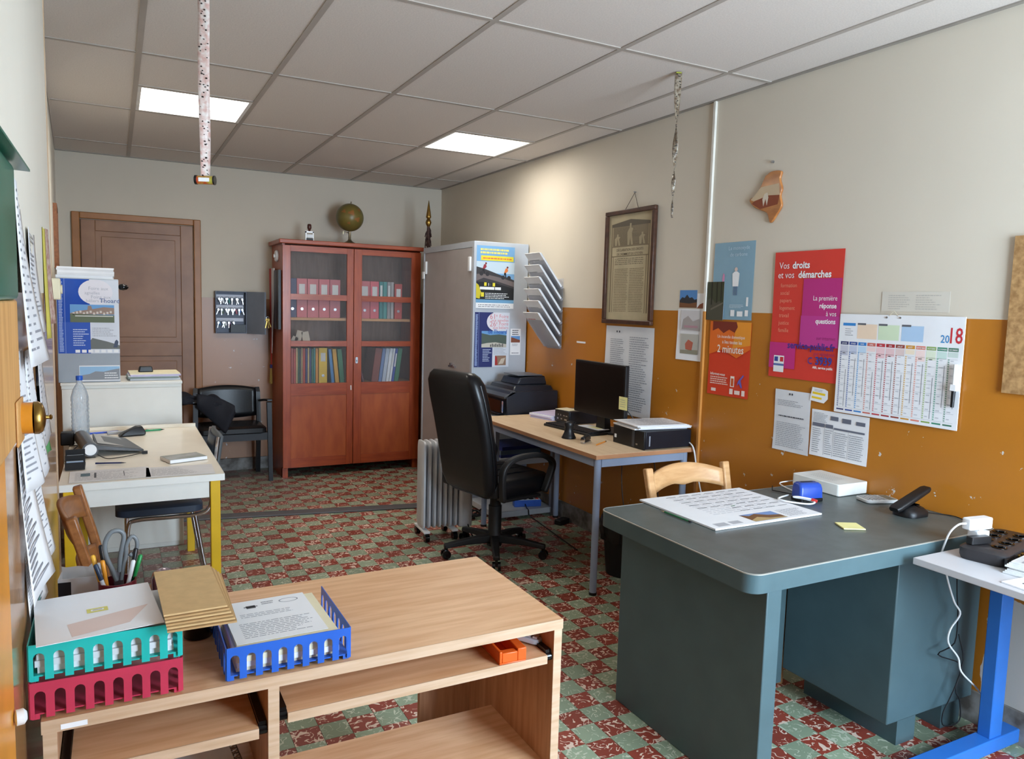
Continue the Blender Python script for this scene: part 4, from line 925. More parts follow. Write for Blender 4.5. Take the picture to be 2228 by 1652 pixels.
MB().loft([[((0.140+d+0.008*math.sin(7*a+z*40))*math.cos(a), (0.140+d+0.008*math.sin(5*a+z*30))*math.sin(a), z) for a in [2*math.pi*k/30 for k in range(30)]] for z, d in ((0.20, 0.0), (0.25, 0.006), (0.30, 0.008), (0.335, 0.004), (0.345, -0.01), (0.30, -0.022))], cap=False).build('liner_bag', mat('bag_black', (14, 14, 16), 0.18), tb, smooth=True)
pb = MB(T(2.60, 1.62, 0) @ RZ(0.4)).prism(rounded(-0.055, 0.055, -0.03, 0.03, 0.01), 0, 0.035).build('power_brick', BLACK, bevel=0.004)
tag(pb, 'black power brick on the floor under the beech-topped table', 'adapter')
for k, pts in enumerate(([(2.66, 0.75, 0.70), (2.67, 0.72, 0.55), (2.655, 0.66, 0.40), (2.67, 0.62, 0.25), (2.66, 0.70, 0.12)], [(2.665, 1.02, 0.70), (2.67, 1.05, 0.50), (2.655, 1.0, 0.30), (2.66, 0.92, 0.14)])):
    o = MB().tube(pts, 0.003, 6, smooth=5).build('hanging_cable', BLACK, smooth=True)
    tag(o, ('black cable hanging under the table nearest the desktop computer', 'black cable hanging under the table below the monitor')[k], 'cable', 'hanging black cables')

# ================================================================== things on the yellow-legged table (top 0.739)
ZY = 0.7395
bo_ = thing('water_bottle', 'clear plastic water bottle with blue cap on the yellow-legged table', 'bottle', (-0.292, 1.76, ZY))
prof_ = [(0.030, 0.0), (0.040, 0.006), (0.042, 0.02)] + [q for k in range(8) for q in ((0.042, 0.03+0.022*k), (0.0395, 0.041+0.022*k))] + [(0.042, 0.208), (0.041, 0.225), (0.032, 0.262), (0.020, 0.285), (0.014, 0.295), (0.014, 0.312)]
MB().lathe(prof_, n=24).build('body', glassy('clear_plastic', (204, 216, 226), 0.30, 0.15), bo_, smooth=True)
MB().lathe([(0.016, 0.312), (0.0165, 0.314), (0.0165, 0.332), (0.015, 0.335)], n=20).build('cap', mat('blue_cap', (40, 96, 200), 0.35), bo_, smooth=True)
wt = MB().lathe([(0.030, 0.003), (0.0375, 0.009), (0.038, 0.05)], n=24).build('water', glassy('water_body', (150, 190, 225), 0.22, 0.05), bo_, smooth=True)
dv = thing('scanner_tablet', 'dark grey tablet scanner with a round white end cap', 'scanner', (-0.235, 1.24, ZY))
DGP = mat('dark_grey_plastic2', (78, 78, 80), 0.35)
MB().cyl((0, 0, 0.036), (-0.05, 0.38, 0.036), 0.034, n=24).build('barrel', DGP, dv, smooth=True)
MB().cyl((0.0005, -0.004, 0.036), (0.0, 0, 0.036), 0.026, n=24).build('white_end_cap', mat('bright_white', (245, 245, 245), 0.3), dv, smooth=True)
MB().loft([[(0.02, 0.02, 0.03), (0.0, 0.36, 0.03), (0.0, 0.36, 0.055), (0.02, 0.02, 0.055)], [(0.225, 0.05, 0.004), (0.15, 0.40, 0.004), (0.15, 0.40, 0.016), (0.225, 0.05, 0.016)]]).build('plate', DGP, dv, bevel=0.003)
MB().poly([(0.028, 0.06, 0.0555), (0.165, 0.09, 0.0264), (0.118, 0.365, 0.0265), (0.005, 0.345, 0.056)]).build('pale_screen', mat('pale_screen', (170, 168, 166), 0.3), dv)
MB().tube([(0.03, -0.01, 0.012), (0.07, -0.07, 0.004), (0.14, -0.05, 0.004), (0.22, 0.02, 0.004)], 0.0022, 6, smooth=5).tube([(0.02, -0.02, 0.004), (-0.06, -0.02, 0.004), (-0.09, 0.10, 0.006), (-0.06, 0.22, 0.02), (-0.10, 0.30, 0.006), (-0.07, 0.42, 0.004)], 0.0022, 6, smooth=5).build('black_cable', BLACK, dv, smooth=True)
MB().box(0.215, 0.24, 0.012, 0.03, 0.0, 0.012).build('cable_plug', BLACK, dv)
fn_ = MB(T(-0.055, 1.80, ZY) @ RZ(0.2)).loft([[(-0.065, -0.03, 0.002), (0.065, -0.03, 0.002), (0.065, 0.03, 0.002), (-0.065, 0.03, 0.002)], [(-0.045, -0.025, 0.02), (0.068, -0.028, 0.02), (0.068, 0.028, 0.02), (-0.045, 0.025, 0.02)], [(0.02, -0.012, 0.052), (0.05, -0.012, 0.052), (0.05, 0.012, 0.052), (0.02, 0.012, 0.052)]]).build('wedge_stapler', BLACK, bevel=0.006)
tag(fn_, 'black wedge-shaped desk stapler near the back of the yellow-legged table', 'stapler')
for nm, lab, p0, p1, col, r in (('blue_pen', 'blue pen lying behind the grey tablet scanner', (-0.25, 1.90, ZY+0.006), (-0.10, 1.93, ZY+0.006), (40, 84, 196), 0.006),
                                ('grey_marker', 'grey marker lying behind the grey tablet scanner', (-0.16, 1.87, ZY+0.009), (-0.03, 1.895, ZY+0.009), (170, 172, 176), 0.009),
                                ('red_pen', 'red pen beside the black wedge-shaped stapler', (-0.06, 1.93, ZY+0.005), (0.04, 1.945, ZY+0.005), (176, 70, 56), 0.005),
                                ('green_pen', 'green pen right of the black wedge-shaped stapler', (0.015, 1.905, ZY+0.006), (0.115, 1.925, ZY+0.006), (22, 140, 92), 0.006),
                                ('navy_pen', 'navy pen on the papers in front of the tablet scanner', (-0.20, 1.06, ZY+0.006), (-0.09, 1.035, ZY+0.006), (40, 48, 84), 0.004)):
    pencil(nm, lab, p0, p1, col, r, cat='pen', endcol=col, tip=(60, 60, 66))
np_ = thing('note_block', 'thick white note block near the right edge of the yellow-legged table', 'note block', (0.15, 1.05, ZY+0.0015), math.radians(18))
MB().box(-0.085, 0.085, -0.06, 0.06, 0, 0.014).build('pages', PAPER, np_)
MB().box(-0.083, 0.083, -0.058, 0.058, 0.014, 0.0155).build('cover', mat('grey_cover', (186, 188, 188), 0.5, col2=(150, 156, 150), vs=12), np_)
for k, (x, y, a, w_, h_, lab) in enumerate(((-0.30, 0.72, 1, 0.30, 0.22, 'printed sheet at the front left of the yellow-legged table'), (-0.02, 0.715, -2, 0.27, 0.20, 'printed sheet at the front right of the yellow-legged table'))):
    o = sheet('printed_sheet', lab, 'paper', T(x, y, ZY+0.0002) @ RZ(math.radians(a)), w_, h_, PAPER2, group='sheets on the yellow-legged table', th=0.0008)
    lines(o, 0.02, 0.02, w_-0.05, h_-0.05, 12, INKL, 1, 21+k, 0.25, 0.5)
    if k == 0: rects(o, 'dark_stamp', [(0.04, 0.10, 0.035, 0.06)], ink(84, 110, 120), 2); rects(o, 'bar', [(0.20, 0.06, 0.003, 0.10), (0.09, 0.06, 0.008, 0.10)], INK, 2)
og = thing('desk_organiser', 'black desk organiser with cards by the left wall on the yellow-legged table', 'organiser', (-0.325, 0.97, ZY+0.0012))
MB().box(0, 0.075, 0, 0.10, 0, 0.012).build('base', BLACK, og)
for i, (y, hh) in enumerate(((0.0, 0.02), (0.035, 0.045), (0.07, 0.065))):
    MB().box(0.0, 0.075, y, y+0.004, 0.012, 0.012+hh).build('divider', BLACK, og)
    MB().box(0.006, 0.069, y+0.008, y+0.022, 0.012, 0.02+hh*0.8).build('card', mat('blue_grey_card', (150, 166, 184), 0.6), og)
sk = MB(T(-0.345, 1.62, ZY)).box(-0.03, 0.03, -0.03, 0.03, 0, 0.065).build('black_cube', BLACK, bevel=0.006)
tag(sk, 'small black cube beside the water bottle', 'speaker')
stack('paper_stack', 'stack of papers and folders on the white cabinet beside the grey unit', 0.075, 2.30, 1.0002, 0.27, 0.24, (0.012, 0.008, 0.006, 0.009, 0.006), 0.03, [PAPER2, mat('grey_green_card', (120, 134, 128), 0.6), PAPER, mat('lilac_paper', (206, 196, 226), 0.8), CREAMP], seed=6, jit=0.012)
bb = thing('black_tape_dispenser', 'black tape dispenser on the paper stack beside the grey unit', 'tape dispenser', (0.035, 2.29, 1.0415), 0.1)
MB().loft([[(-0.04, -0.022, 0), (0.04, -0.022, 0), (0.04, 0.022, 0), (-0.04, 0.022, 0)], [(-0.032, -0.02, 0.034), (0.034, -0.02, 0.034), (0.034, 0.02, 0.034), (-0.032, 0.02, 0.034)]]).build('body', BLACK, bb, bevel=0.005)
stack('paper_stack', 'thick stack of white papers on top of the grey unit', -0.265, 2.28, 1.5855, 0.28, 0.22, (0.016, 0.012, 0.014, 0.012, 0.008), 0.0, [PAPER, PAPER2], seed=9)

# ================================================================== things on the foreground bench (top 0.7405)
ZB = 0.741
def letter_tray(name, label, x, y, z, m, bright):
    t = thing(name, label, 'letter tray', (x, y, z), group='slotted letter trays')
    w_, d_, h_ = 0.247, 0.255, 0.066
    MB().box(0.002, w_-0.002, 0.002, d_-0.01, 0.008, 0.0105).build('floor', m, t)
    def panel(Mx, L, nslot, nm):
        """upright panel with arched open slots, cut as strips"""
        b = MB(Mx); n = nslot; pw = L/(n); sl_ = pw*0.56
        b.box(0, L, h_-0.016, h_, 0, 0.002)
        edges = [0.0]
        for i in range(n):
            cx = pw*(i+0.5); x0, x1 = cx - sl_/2, cx + sl_/2
            b.box(edges[-1], x0, 0.0, h_-0.016, 0, 0.002); edges.append(x1)
            K = 6; prev = None
            for k in range(K):
                a0, a1 = math.pi*k/K, math.pi*(k+1)/K
                xa, xb = cx + sl_/2*math.cos(a1), cx + sl_/2*math.cos(a0)
                ya, yb = h_-0.016-sl_/2*(1-math.sin(a1)), h_-0.016-sl_/2*(1-math.sin(a0))
                b.prism([(xa, ya), (xb, yb), (xb, h_-0.016), (xa, h_-0.016)], 0, 0.002)
        b.box(edges[-1], L, 0.0, h_-0.016, 0, 0.002)
        return b.build(nm, m, t)
    panel(fr((0, 0.0, 0.003), (1, 0, 0), (0, 0, 1)), w_, 8, 'front_panel')
    panel(fr((0.0, d_, 0.003), (0, -1, 0), (0, 0, 1)), d_, 7, 'side_panel')
    panel(fr((w_, 0.0, 0.003), (0, 1, 0), (0, 0, 1)), d_, 7, 'side_panel')
    for xx in (0.002, w_-0.014):
        for yy in (0.002, d_-0.014): MB().box(xx, xx+0.012, yy, yy+0.012, 0, 0.008).build('foot', m, t)
    return t
letter_tray('letter_tray', 'crimson slotted letter tray, lower of the two at the left wall', -0.268, -1.215, ZB, mat('crimson_plastic', (196, 58, 84), 0.35), 0)
letter_tray('letter_tray', 'turquoise slotted letter tray stacked on the crimson tray', -0.268, -1.213, ZB+0.0695, mat('turquoise_plastic', (40, 186, 178), 0.35), 0)
letter_tray('letter_tray', 'blue slotted letter tray holding papers on the wooden bench', 0.06, -1.213, ZB, mat('royal_blue_plastic', (44, 98, 196), 0.35), 0)
stack('paper_ream', 'white papers filling the turquoise tray', -0.146, -1.09, ZB+0.0695+0.0107, 0.222, 0.225, (0.012, 0.012, 0.010, 0.008), 0.0, [PAPER, PAPER2], seed=12, jit=0.003)
stack('paper_ream', 'white papers and folders filling the blue tray', 0.1825, -1.088, ZB+0.0107, 0.205, 0.225, (0.008, 0.012, 0.012, 0.010, 0.010), 0.0, [CREAMP, PAPER, CREAMP, PAPER, CREAMP], seed=13, jit=0.004)
o = sheet('printed_form', 'white printed form on top of the papers in the blue tray', 'paper', T(0.082, -1.195, ZB+0.0635) @ RZ(0.03), 0.185, 0.222, PAPER, th=0.001)
lines(o, 0.02, 0.02, 0.15, 0.08, 9, INKL, 1, 31, 0.3, 0.3); lines(o, 0.03, 0.125, 0.13, 0.025, 3, INKL, 1, 33, 0.3, 0.3)
el = MB()
for k in range(24):
    a0, a1 = 2*math.pi*k/24, 2*math.pi*(k+1)/24; z_ = lay(o, 1)
    el.poly([(0.145+0.022*math.cos(a0), 0.192+0.012*math.sin(a0), z_), (0.145+0.022*math.cos(a1), 0.192+0.012*math.sin(a1), z_), (0.145+0.019*math.cos(a1), 0.192+0.010*math.sin(a1), z_), (0.145+0.019*math.cos(a0), 0.192+0.010*math.sin(a0), z_)])
el.build('oval_stamp', INKL, o)
rects(o, 'crest', [(0.05, 0.175, 0.02, 0.016), (0.045, 0.182, 0.03, 0.004)], INK, 1); texts(o, [('XY7', 0.085, 0.235, 0.022, 'LEFT', 0, 1)], INKL, 1) if False else None
lines(o, 0.085, 0.186, 0.03, 0.02, 2, INKL, 1, 35, 0.5, 0.2)
# sheets overflowing the turquoise tray
pg = sheet('printed_page', 'large white page with a pinkish plan sliding off the turquoise tray', 'paper', fr((-0.254, -1.238, 0.884), (1, 0.19, 0.01), (-0.005, 1, 0.03)), 0.205, 0.215, PAPER, th=0.001)
shape(pg, 'pink_plan', [(0.055, 0.012), (0.15, 0.03), (0.19, 0.10), (0.05, 0.07)], ink(222, 200, 192), 1)
rect(pg, 'yellow_slip', 0.085, 0.105, 0.036, 0.02, ink(214, 206, 110), 2); rects(pg, 'white_slip', [(0.092, 0.111, 0.022, 0.008)], INKW, 3); rects(pg, 'fine_print', [(0.095, 0.114, 0.016, 0.002)], INK, 4)
ev = thing('envelope_stack', 'stack of brown kraft envelopes resting over the black pot', 'envelopes', M=fr((-0.052, -1.238, 0.908), (1, 0.05, 0.0), (0.0, 1, 0.0)))
KRAFT2 = mat('darker_kraft', (186, 150, 102), 0.8, var=0.05, vs=40)
for k in range(6): MB(RZ(-0.008*k)).box(0.001*k, 0.112+0.0028*k, -0.0045*k, 0.25+0.001*k, -0.0036-0.0046*k, -0.0002-0.0046*k).build('envelope', KRAFT if k % 2 == 0 else KRAFT2, ev)
bpot = thing('black_pot', 'black round pot on the wooden bench under the kraft envelopes', 'pot', (0.030, -0.965, ZB))
MB().lathe([(0.029, 0.0), (0.031, 0.002), (0.031, 0.128), (0.028, 0.128), (0.028, 0.006)], n=24).build('body', BLACKG, bpot, smooth=True)
cb = thing('clip_carton', 'small white carton with torn top and black side panel behind the trays', 'carton', (-0.205, -0.70, ZB), math.radians(-5))
cw = MB()
for q in ((-0.045, 0.045, -0.03, -0.029), (-0.045, 0.045, 0.029, 0.03), (-0.045, -0.044, -0.029, 0.029), (0.044, 0.045, -0.029, 0.029)): cw.box(q[0], q[1], q[2], q[3], 0, 0.088)
cw.build('box_walls', PAPER2, cb)
tf = MB().prism([(-0.045, 0.088), (0.045, 0.088), (0.045, 0.100), (0.02, 0.102), (0.012, 0.094), (-0.01, 0.098), (-0.035, 0.097), (-0.045, 0.100)], 0, 0.001).build('torn_flap', PAPER2, cb); tf.matrix_local = fr((0, 0.03, 0), (1, 0, 0), (0, 0, 1))
MB().box(-0.0448, -0.018, -0.0306, -0.0301, 0.0, 0.080).build('black_panel', INKD, cb)
q = texts(cb, [('1000 ATTACHES', -0.014, 0.036, 0.0075, 'LEFT', 0.01, 1)], INK, 0); q.matrix_local = fr((0, -0.0306, 0), (1, 0, 0), (0, 0, 1))
pc2 = thing('pen_pot', 'dark red pen pot behind the trays on the wooden bench', 'pot', (-0.128, -0.80, ZB))
MB().lathe([(0.036, 0), (0.038, 0.002), (0.040, 0.095), (0.036, 0.095), (0.034, 0.006)], n=22).build('body', mat('dark_red_plastic', (112, 30, 44), 0.35), pc2, smooth=True)
def pot_pen(nm, lab, dx, dy, tx, ty, hgt, col, r=0.0045, cap=None):
    b0 = Vector((-0.128+dx, -0.80+dy, ZB+0.008)); b1 = Vector((-0.128+tx, -0.80+ty, ZB+hgt))
    t = thing(nm, lab, 'pen', M=fr(b0, (b1-b0).orthogonal(), (b1-b0).cross((b1-b0).orthogonal())))
    L = (b1-b0).length
    MB().cyl((0, 0, 0), (0, 0, L*0.72), r, n=10).build('barrel', mat('pen_%d_%d_%d' % col, col, 0.35), t, smooth=True)
    cc_ = cap or col
    MB().lathe([(r*1.1, L*0.72), (r*1.15, L*0.98), (r*0.6, L)], n=10).build('cap', mat('pen_%d_%d_%d' % cc_, cc_, 0.35), t, smooth=True)
pot_pen('orange_pen', 'orange pen in the dark red pen pot', -0.012, -0.010, -0.030, -0.012, 0.150, (232, 150, 40))
pot_pen('yellow_pen', 'amber ballpoint leaning left in the dark red pen pot', -0.018, 0.004, -0.050, 0.010, 0.158, (238, 178, 60))
pot_pen('white_pen', 'white pen with navy cap in the dark red pen pot', -0.004, -0.016, -0.044, -0.020, 0.145, (226, 228, 232), cap=(50, 66, 90))
pot_pen('green_capped_pen', 'green capped pen leaning right in the dark red pen pot', 0.010, 0.012, 0.050, 0.014, 0.145, (30, 140, 70))
pot_pen('white_marker', 'white marker leaning right in the dark red pen pot', 0.004, -0.008, 0.034, -0.012, 0.142, (232, 234, 236))
pot_pen('black_marker', 'black marker leaning right in the dark red pen pot', 0.012, 0.0, 0.040, 0.006, 0.165, (24, 24, 28))
pot_pen('black_felt_pen', 'black felt pen leaning left in the dark red pen pot', -0.012, 0.014, -0.034, 0.026, 0.175, (30, 30, 34))
sc2 = thing('scissors', 'grey-handled scissors standing in the dark red pen pot', 'scissors', M=fr((-0.124, -0.795, ZB+0.008), (1, 0.15, 0), (-0.03, 0, 1)))
MB().loft([[(-0.006, 0, -0.001), (0.006, 0, -0.001), (0.006, 0, 0.001), (-0.006, 0, 0.001)], [(-0.012, 0.11, -0.001), (0.012, 0.11, -0.001), (0.012, 0.11, 0.001), (-0.012, 0.11, 0.001)]]).build('blades', STEEL, sc2)
SG = mat('scissor_grey', (112, 116, 118), 0.4)
h1 = [(-0.005, 0.085), (-0.014, 0.115), (-0.024, 0.145), (-0.026, 0.175), (-0.014, 0.200), (0.004, 0.203), (0.014, 0.190), (0.010, 0.165), (0.004, 0.135), (0.002, 0.105)]
h2 = [(0.005, 0.085), (0.010, 0.115), (0.016, 0.14), (0.018, 0.165), (0.030, 0.185), (0.040, 0.175), (0.040, 0.155), (0.030, 0.140), (0.024, 0.145)]
MB().tube([(x, y, 0) for x, y in h1], 0.0055, 8, smooth=4).build('handle', SG, sc2, smooth=True)
MB().tube([(x, y, 0.002) for x, y in h2], 0.0048, 8, smooth=4).build('handle', SG, sc2, smooth=True)
# on the pull-out shelf and inside the bench
og2 = thing('orange_tray', 'orange plastic desk tray on the pull-out shelf of the bench', 'tray', (0.7, -1.155, 0.6555), math.radians(-3))
ORP = mat('orange_plastic', (230, 96, 30), 0.35)
ob = MB()
ob.box(-0.035, 0.035, -0.07, 0.075, 0, 0.004).box(-0.035, -0.028, -0.07, 0.075, 0.004, 0.032).box(0.012, 0.035, -0.07, 0.075, 0.004, 0.034).box(-0.028, 0.012, -0.07, -0.05, 0.004, 0.028).box(-0.028, 0.012, 0.06, 0.075, 0.004, 0.034)
ob.build('body', ORP, og2, bevel=0.003)
rm = thing('remote_control', 'black and grey remote control leaning on the orange tray', 'remote', M=fr((0.765, -1.105, 0.662), (0.80, 0.60, 0.0), (-0.55, 0.74, 0.06)))
MB().prism(rounded(-0.022, 0.022, -0.075, 0.075, 0.018), 0, 0.014).build('case', mat('remote_grey', (176, 182, 190), 0.4), rm, bevel=0.003)
MB().prism(rounded(-0.018, 0.018, -0.02, 0.07, 0.012), 0.014, 0.0155).build('face', BLACKG, rm)
rb = MB()
for i in range(3):
    for j in range(7): rb.box(-0.014+0.011*i, -0.006+0.011*i, -0.066+0.019*j, -0.054+0.019*j, 0.0155 if j > 2 else 0.014, 0.018)
rb.build('buttons', mat('remote_buttons', (206, 208, 210), 0.5), rm)
nb_ = thing('spiral_notebook', 'spiral notebook lying inside the left part of the bench', 'notebook', (0.0, -1.05, 0.4605), math.radians(4))
MB().box(-0.17, 0.095, -0.14, 0.15, 0, 0.012).build('pages', PAPER2, nb_)
hx = [(0.103+0.008*math.cos(t), -0.135+0.28*t/(2*math.pi*26), 0.009+0.008*math.sin(t)) for t in [2*math.pi*26*k/260 for k in range(261)]]
MB().tube(hx, 0.0012, 5).build('spiral', STEEL, nb_, smooth=True)
# ================================================================== bookcase contents (bookcase front at y=3.65)
def binder(name, label, x, z, w_, h_, col, lab=None, hole=True, lean=0.0, group=None, d_=0.26, y=3.715):
    t = thing(name, label, 'binder', (x, y, z + (w_*math.sin(lean) if lean > 0 else 0)), group=group); t.rotation_euler[1] = lean
    MB().box(0, w_-0.001, 0, d_, 0, h_).build('cover', mat('binder_%d_%d_%d' % col, col, 0.5), t, bevel=0.002)
    if lab: MB().box(w_*0.22, w_*0.78, -0.0012, -0.0004, h_*lab[0], h_*lab[1]).build('spine_label', mat('spine_label', (206, 206, 204), 0.7), t)
    if hole and w_ > 0.04: MB().lathe([(0.012, 0), (0.012, 0.003), (0.008, 0.003), (0.007, 0.001)], (w_/2, -0.0002, h_*0.22), (0, -1, 0), n=14).build('finger_ring', STEEL, t, smooth=True)
    return t
PK = (188, 90, 98); z1 = 1.3525
ups = [('navy', 1.158, 0.068, (38, 48, 92), None), ('pink', 1.228, 0.085, PK, 1), ('pink', 1.316, 0.093, PK, 1), ('pink', 1.412, 0.09, PK, 1), ('pink', 1.505, 0.09, (176, 84, 96), 1),
       ('pink', 1.762, 0.096, PK, 1), ('pink', 1.86, 0.078, (200, 86, 100), 1), ('teal', 1.942, 0.034, (24, 122, 122), 2), ('turquoise', 1.978, 0.034, (52, 138, 136), None), ('grey', 2.014, 0.032, (140, 138, 140), 2), ('grey', 2.048, 0.026, (160, 158, 158), None), ('red', 2.082, 0.07, (170, 44, 40), 1)]
cnt = 0
ordn = ['first', 'second', 'third', 'fourth', 'fifth', 'sixth', 'seventh', 'eighth', 'ninth', 'tenth', 'eleventh', 'twelfth', 'thirteenth', 'fourteenth', 'fifteenth', 'sixteenth', 'seventeenth', 'eighteenth']
pk = 0
for nm, x, w_, col, lb in ups:
    if nm == 'pink': pk += 1; lab = 'pink lever-arch binder, %s pink one from the left on the upper shelf' % ordn[pk-1]
    elif nm == 'grey': lab = 'thin grey binder beside the %s on the upper shelf' % ('turquoise one' if x < 2.03 else 'red one')
    else: lab = nm + ' binder on the upper shelf of the glazed bookcase'
    binder('lever_arch_binder', lab, x, z1, w_, 0.325 if nm != 'red' else 0.31, col, {1: (0.50, 0.86), 2: (0.5, 0.9)}.get(lb), nm in ('pink', 'red', 'navy'), group='binders on the upper bookcase shelf')
# loose slips between
for k, (x, y, z, a) in enumerate(((1.27, 3.72, 1.112, 0.35), (1.37, 3.73, 1.112, 0.15))):
    pass
z2 = 0.7905
low = [((226, 224, 226), 0.012, 'white'), ((168, 64, 58), 0.022, 'brick red'), ((190, 70, 66), 0.018, 'red'), ((206, 178, 130), 0.014, 'tan'), ((44, 92, 70), 0.014, 'dark green'), ((70, 74, 76), 0.012, 'charcoal'), ((186, 160, 120), 0.012, 'beige'), ((178, 66, 48), 0.020, 'rust'), ((38, 52, 110), 0.018, 'navy'), ((204, 176, 128), 0.014, 'sand'), ((48, 62, 108), 0.016, 'indigo'), ((38, 110, 92), 0.016, 'green'), ((30, 128, 124), 0.016, 'teal'), ((214, 140, 48), 0.022, 'orange')]
x = 1.166
for k, (col, w_, cn) in enumerate(low):
    binder('slim_folder', 'slim %s folder in the row on the lower left bookcase shelf' % cn, x, z2, w_, 0.305 - 0.004*(k % 3), col, None, False, group='slim folders on the lower bookcase shelf'); x += w_ + 0.0012
binder('lever_arch_binder', 'bright yellow lever-arch binder on the lower left bookcase shelf', x+0.004, z2, 0.072, 0.305, (224, 186, 44), (0.62, 0.86), True); x += 0.082
for w_, col, cn in ((0.026, (64, 132, 190), 'sky blue'), (0.034, (214, 160, 50), 'golden yellow'), (0.040, (34, 116, 82), 'bottle green')):
    binder('slim_folder', '%s folder leaning at the right end of the lower left shelf' % cn, x+0.032, z2, w_, 0.295, col, None, False, lean=-0.10, group='leaning folders'); x += w_ + 0.008
binder('slim_folder', 'maroon folder leaning at the left of the lower right bookcase shelf', 1.80, z2, 0.014, 0.11, (96, 40, 58), None, False, lean=-0.25)
x = 1.875
for w_, col, cn, ln in ((0.062, (120, 52, 42), 'brown', 0.13), (0.030, (96, 124, 168), 'steel blue', 0.13), (0.034, (176, 186, 200), 'pale grey', 0.13), (0.028, (214, 218, 222), 'white', 0.13), (0.020, (226, 228, 230), 'thin white', 0.13), (0.022, (40, 76, 160), 'royal blue', 0.13), (0.040, (30, 112, 78), 'emerald', 0.13)):
    binder('tall_folder', '%s folder leaning in the group on the lower right bookcase shelf' % cn, x, z2+0.0, w_, 0.30, col, (0.45, 0.85) if cn in ('thin white', 'royal blue') else None, False, lean=ln, group='folders on the lower right bookcase shelf'); x += w_*1.012 + 0.002
for k, (x, a, w_, h_) in enumerate(((1.25, 0.25, 0.05, 0.10), (1.33, -0.2, 0.06, 0.09), (1.215, 0.5, 0.05, 0.05))):
    o = MB(T(x, 3.80, 1.1405) @ Matrix.Rotation(a, 4, 'Y')).box(-w_/2, w_/2, 0, 0.003, 0, h_).build('paper_card', mat('old_paper', (186, 176, 160), 0.8))
    tag(o, ('small pale card standing left in the bookcase middle compartment', 'larger pale card standing right in the bookcase middle compartment', 'tiny pale card leaning low in the bookcase middle compartment')[k], 'card', 'cards in the bookcase')
SHELF3 = MB().box(0.022, aw-0.022, 0.035, ad-0.012, 1.118, 1.14).build('shelf', SHELFW, Ar)

# on top of the bookcase
TZ = ah + 0.0355
gl_ = thing('globe', 'old olive globe on a metal stand on top of the bookcase', 'globe', (1.71, 3.85, TZ))
GLM = mat('globe_print', (118, 100, 44), 0.35, col2=(86, 84, 50), vs=3.2)
MB().ellipsoid((0, 0, 0.235), (0.12, 0.12, 0.12), 28, 18).build('sphere', GLM, gl_, smooth=True)
ct = MB()
for (lo_, la, s) in ((-1.7, 0.25, 0.30), (-1.25, -0.2, 0.26), (-2.3, 0.35, 0.22), (-1.0, 0.5, 0.2), (-1.9, -0.5, 0.16)):
    pts = []
    for k in range(11):
        a = 2*math.pi*k/11; r_ = s*(0.75+0.25*math.sin(3*a+lo_)); l2, a2 = lo_ + r_*math.cos(a), la + r_*0.8*math.sin(a)
        pts.append((0.1212*math.cos(a2)*math.cos(l2), 0.1212*math.cos(a2)*math.sin(l2), 0.235+0.1212*math.sin(a2)))
    ce_ = Vector((0.123*math.cos(la)*math.cos(lo_), 0.123*math.cos(la)*math.sin(lo_), 0.235+0.123*math.sin(la))); ci = ct.pt(ce_); ids = [ct.pt(p) for p in pts]
    for k in range(11): ct.face((ci, ids[k], ids[(k+1) % 11]))
ct.build('continents', mat('globe_land', (150, 96, 48), 0.4), gl_, smooth=True)
MB().lathe([(0.055, 0), (0.055, 0.008), (0.045, 0.02), (0.02, 0.035), (0.012, 0.05), (0.01, 0.115)], n=22).build('base', mat('aged_metal', (150, 140, 118), 0.3, 0.9), gl_, smooth=True)
MB().tube([(0.0, 0, 0.1), (-0.03, -0.01, 0.105), (-0.06, -0.01, 0.11)], 0.004, 6).box(-0.066, -0.056, -0.016, -0.004, 0.085, 0.112).build('arm', mat('aged_metal', (150, 140, 118), 0.3, 0.9), gl_)
MB().cyl((0.01, 0, 0.355), (0.012, 0, 0.372), 0.006, n=10).build('axis_knob', mat('aged_metal', (150, 140, 118), 0.3, 0.9), gl_)
ss = thing('rubber_stamp', 'self-inking rubber stamp with dark red knob on top of the bookcase', 'stamp', (1.35, 3.80, TZ))
MB().box(-0.028, 0.028, -0.02, 0.02, 0, 0.03).build('base', BLACK, ss)
stf = MB()
for s in (-1, 1): stf.box(s*0.03-0.004, s*0.03+0.004, -0.012, 0.012, 0.0, 0.085)
stf.box(-0.034, 0.034, -0.012, 0.012, 0.075, 0.088); stf.build('frame', CHROME, ss)
MB().box(-0.024, 0.024, -0.018, -0.012, 0.034, 0.06).build('white_plate', WPLASTIC, ss)
MB().lathe([(0.008, 0.088), (0.011, 0.10), (0.018, 0.115), (0.017, 0.14), (0.012, 0.148)], n=16).build('knob', mat('dark_red_wood', (70, 26, 20), 0.3), ss, smooth=True)
fs = thing('flag_staff', 'flag staff with brass spear tip and dark fringe in the far corner', 'flag staff', (2.335, 3.56, 0))
MB().cyl((0, 0, 0), (-0.005, 0, 2.05), 0.013, n=12).build('pole', wood('dark_staff', (84, 56, 36), (66, 42, 26)), fs)
MB().lathe([(0.012, 2.17), (0.022, 2.19), (0.026, 2.205), (0.02, 2.225), (0.012, 2.235), (0.024, 2.25), (0.022, 2.26), (0.002, 2.395)], (-0.005, 0, 0), n=16).build('spear_tip', BRASS, fs, smooth=True)
rn = random.Random(11); fb_ = MB()
for k in range(46):
    a = rn.uniform(0, 6.28); z = rn.uniform(1.98, 2.16); L_ = rn.uniform(0.03, 0.09)
    fb_.tube([(-0.005+0.01*math.cos(a), 0.01*math.sin(a), z), (-0.005+0.022*math.cos(a), 0.022*math.sin(a), z-0.02), (-0.005+0.028*math.cos(a+0.3), 0.028*math.sin(a+0.3), z-L_)], 0.0045, 5)
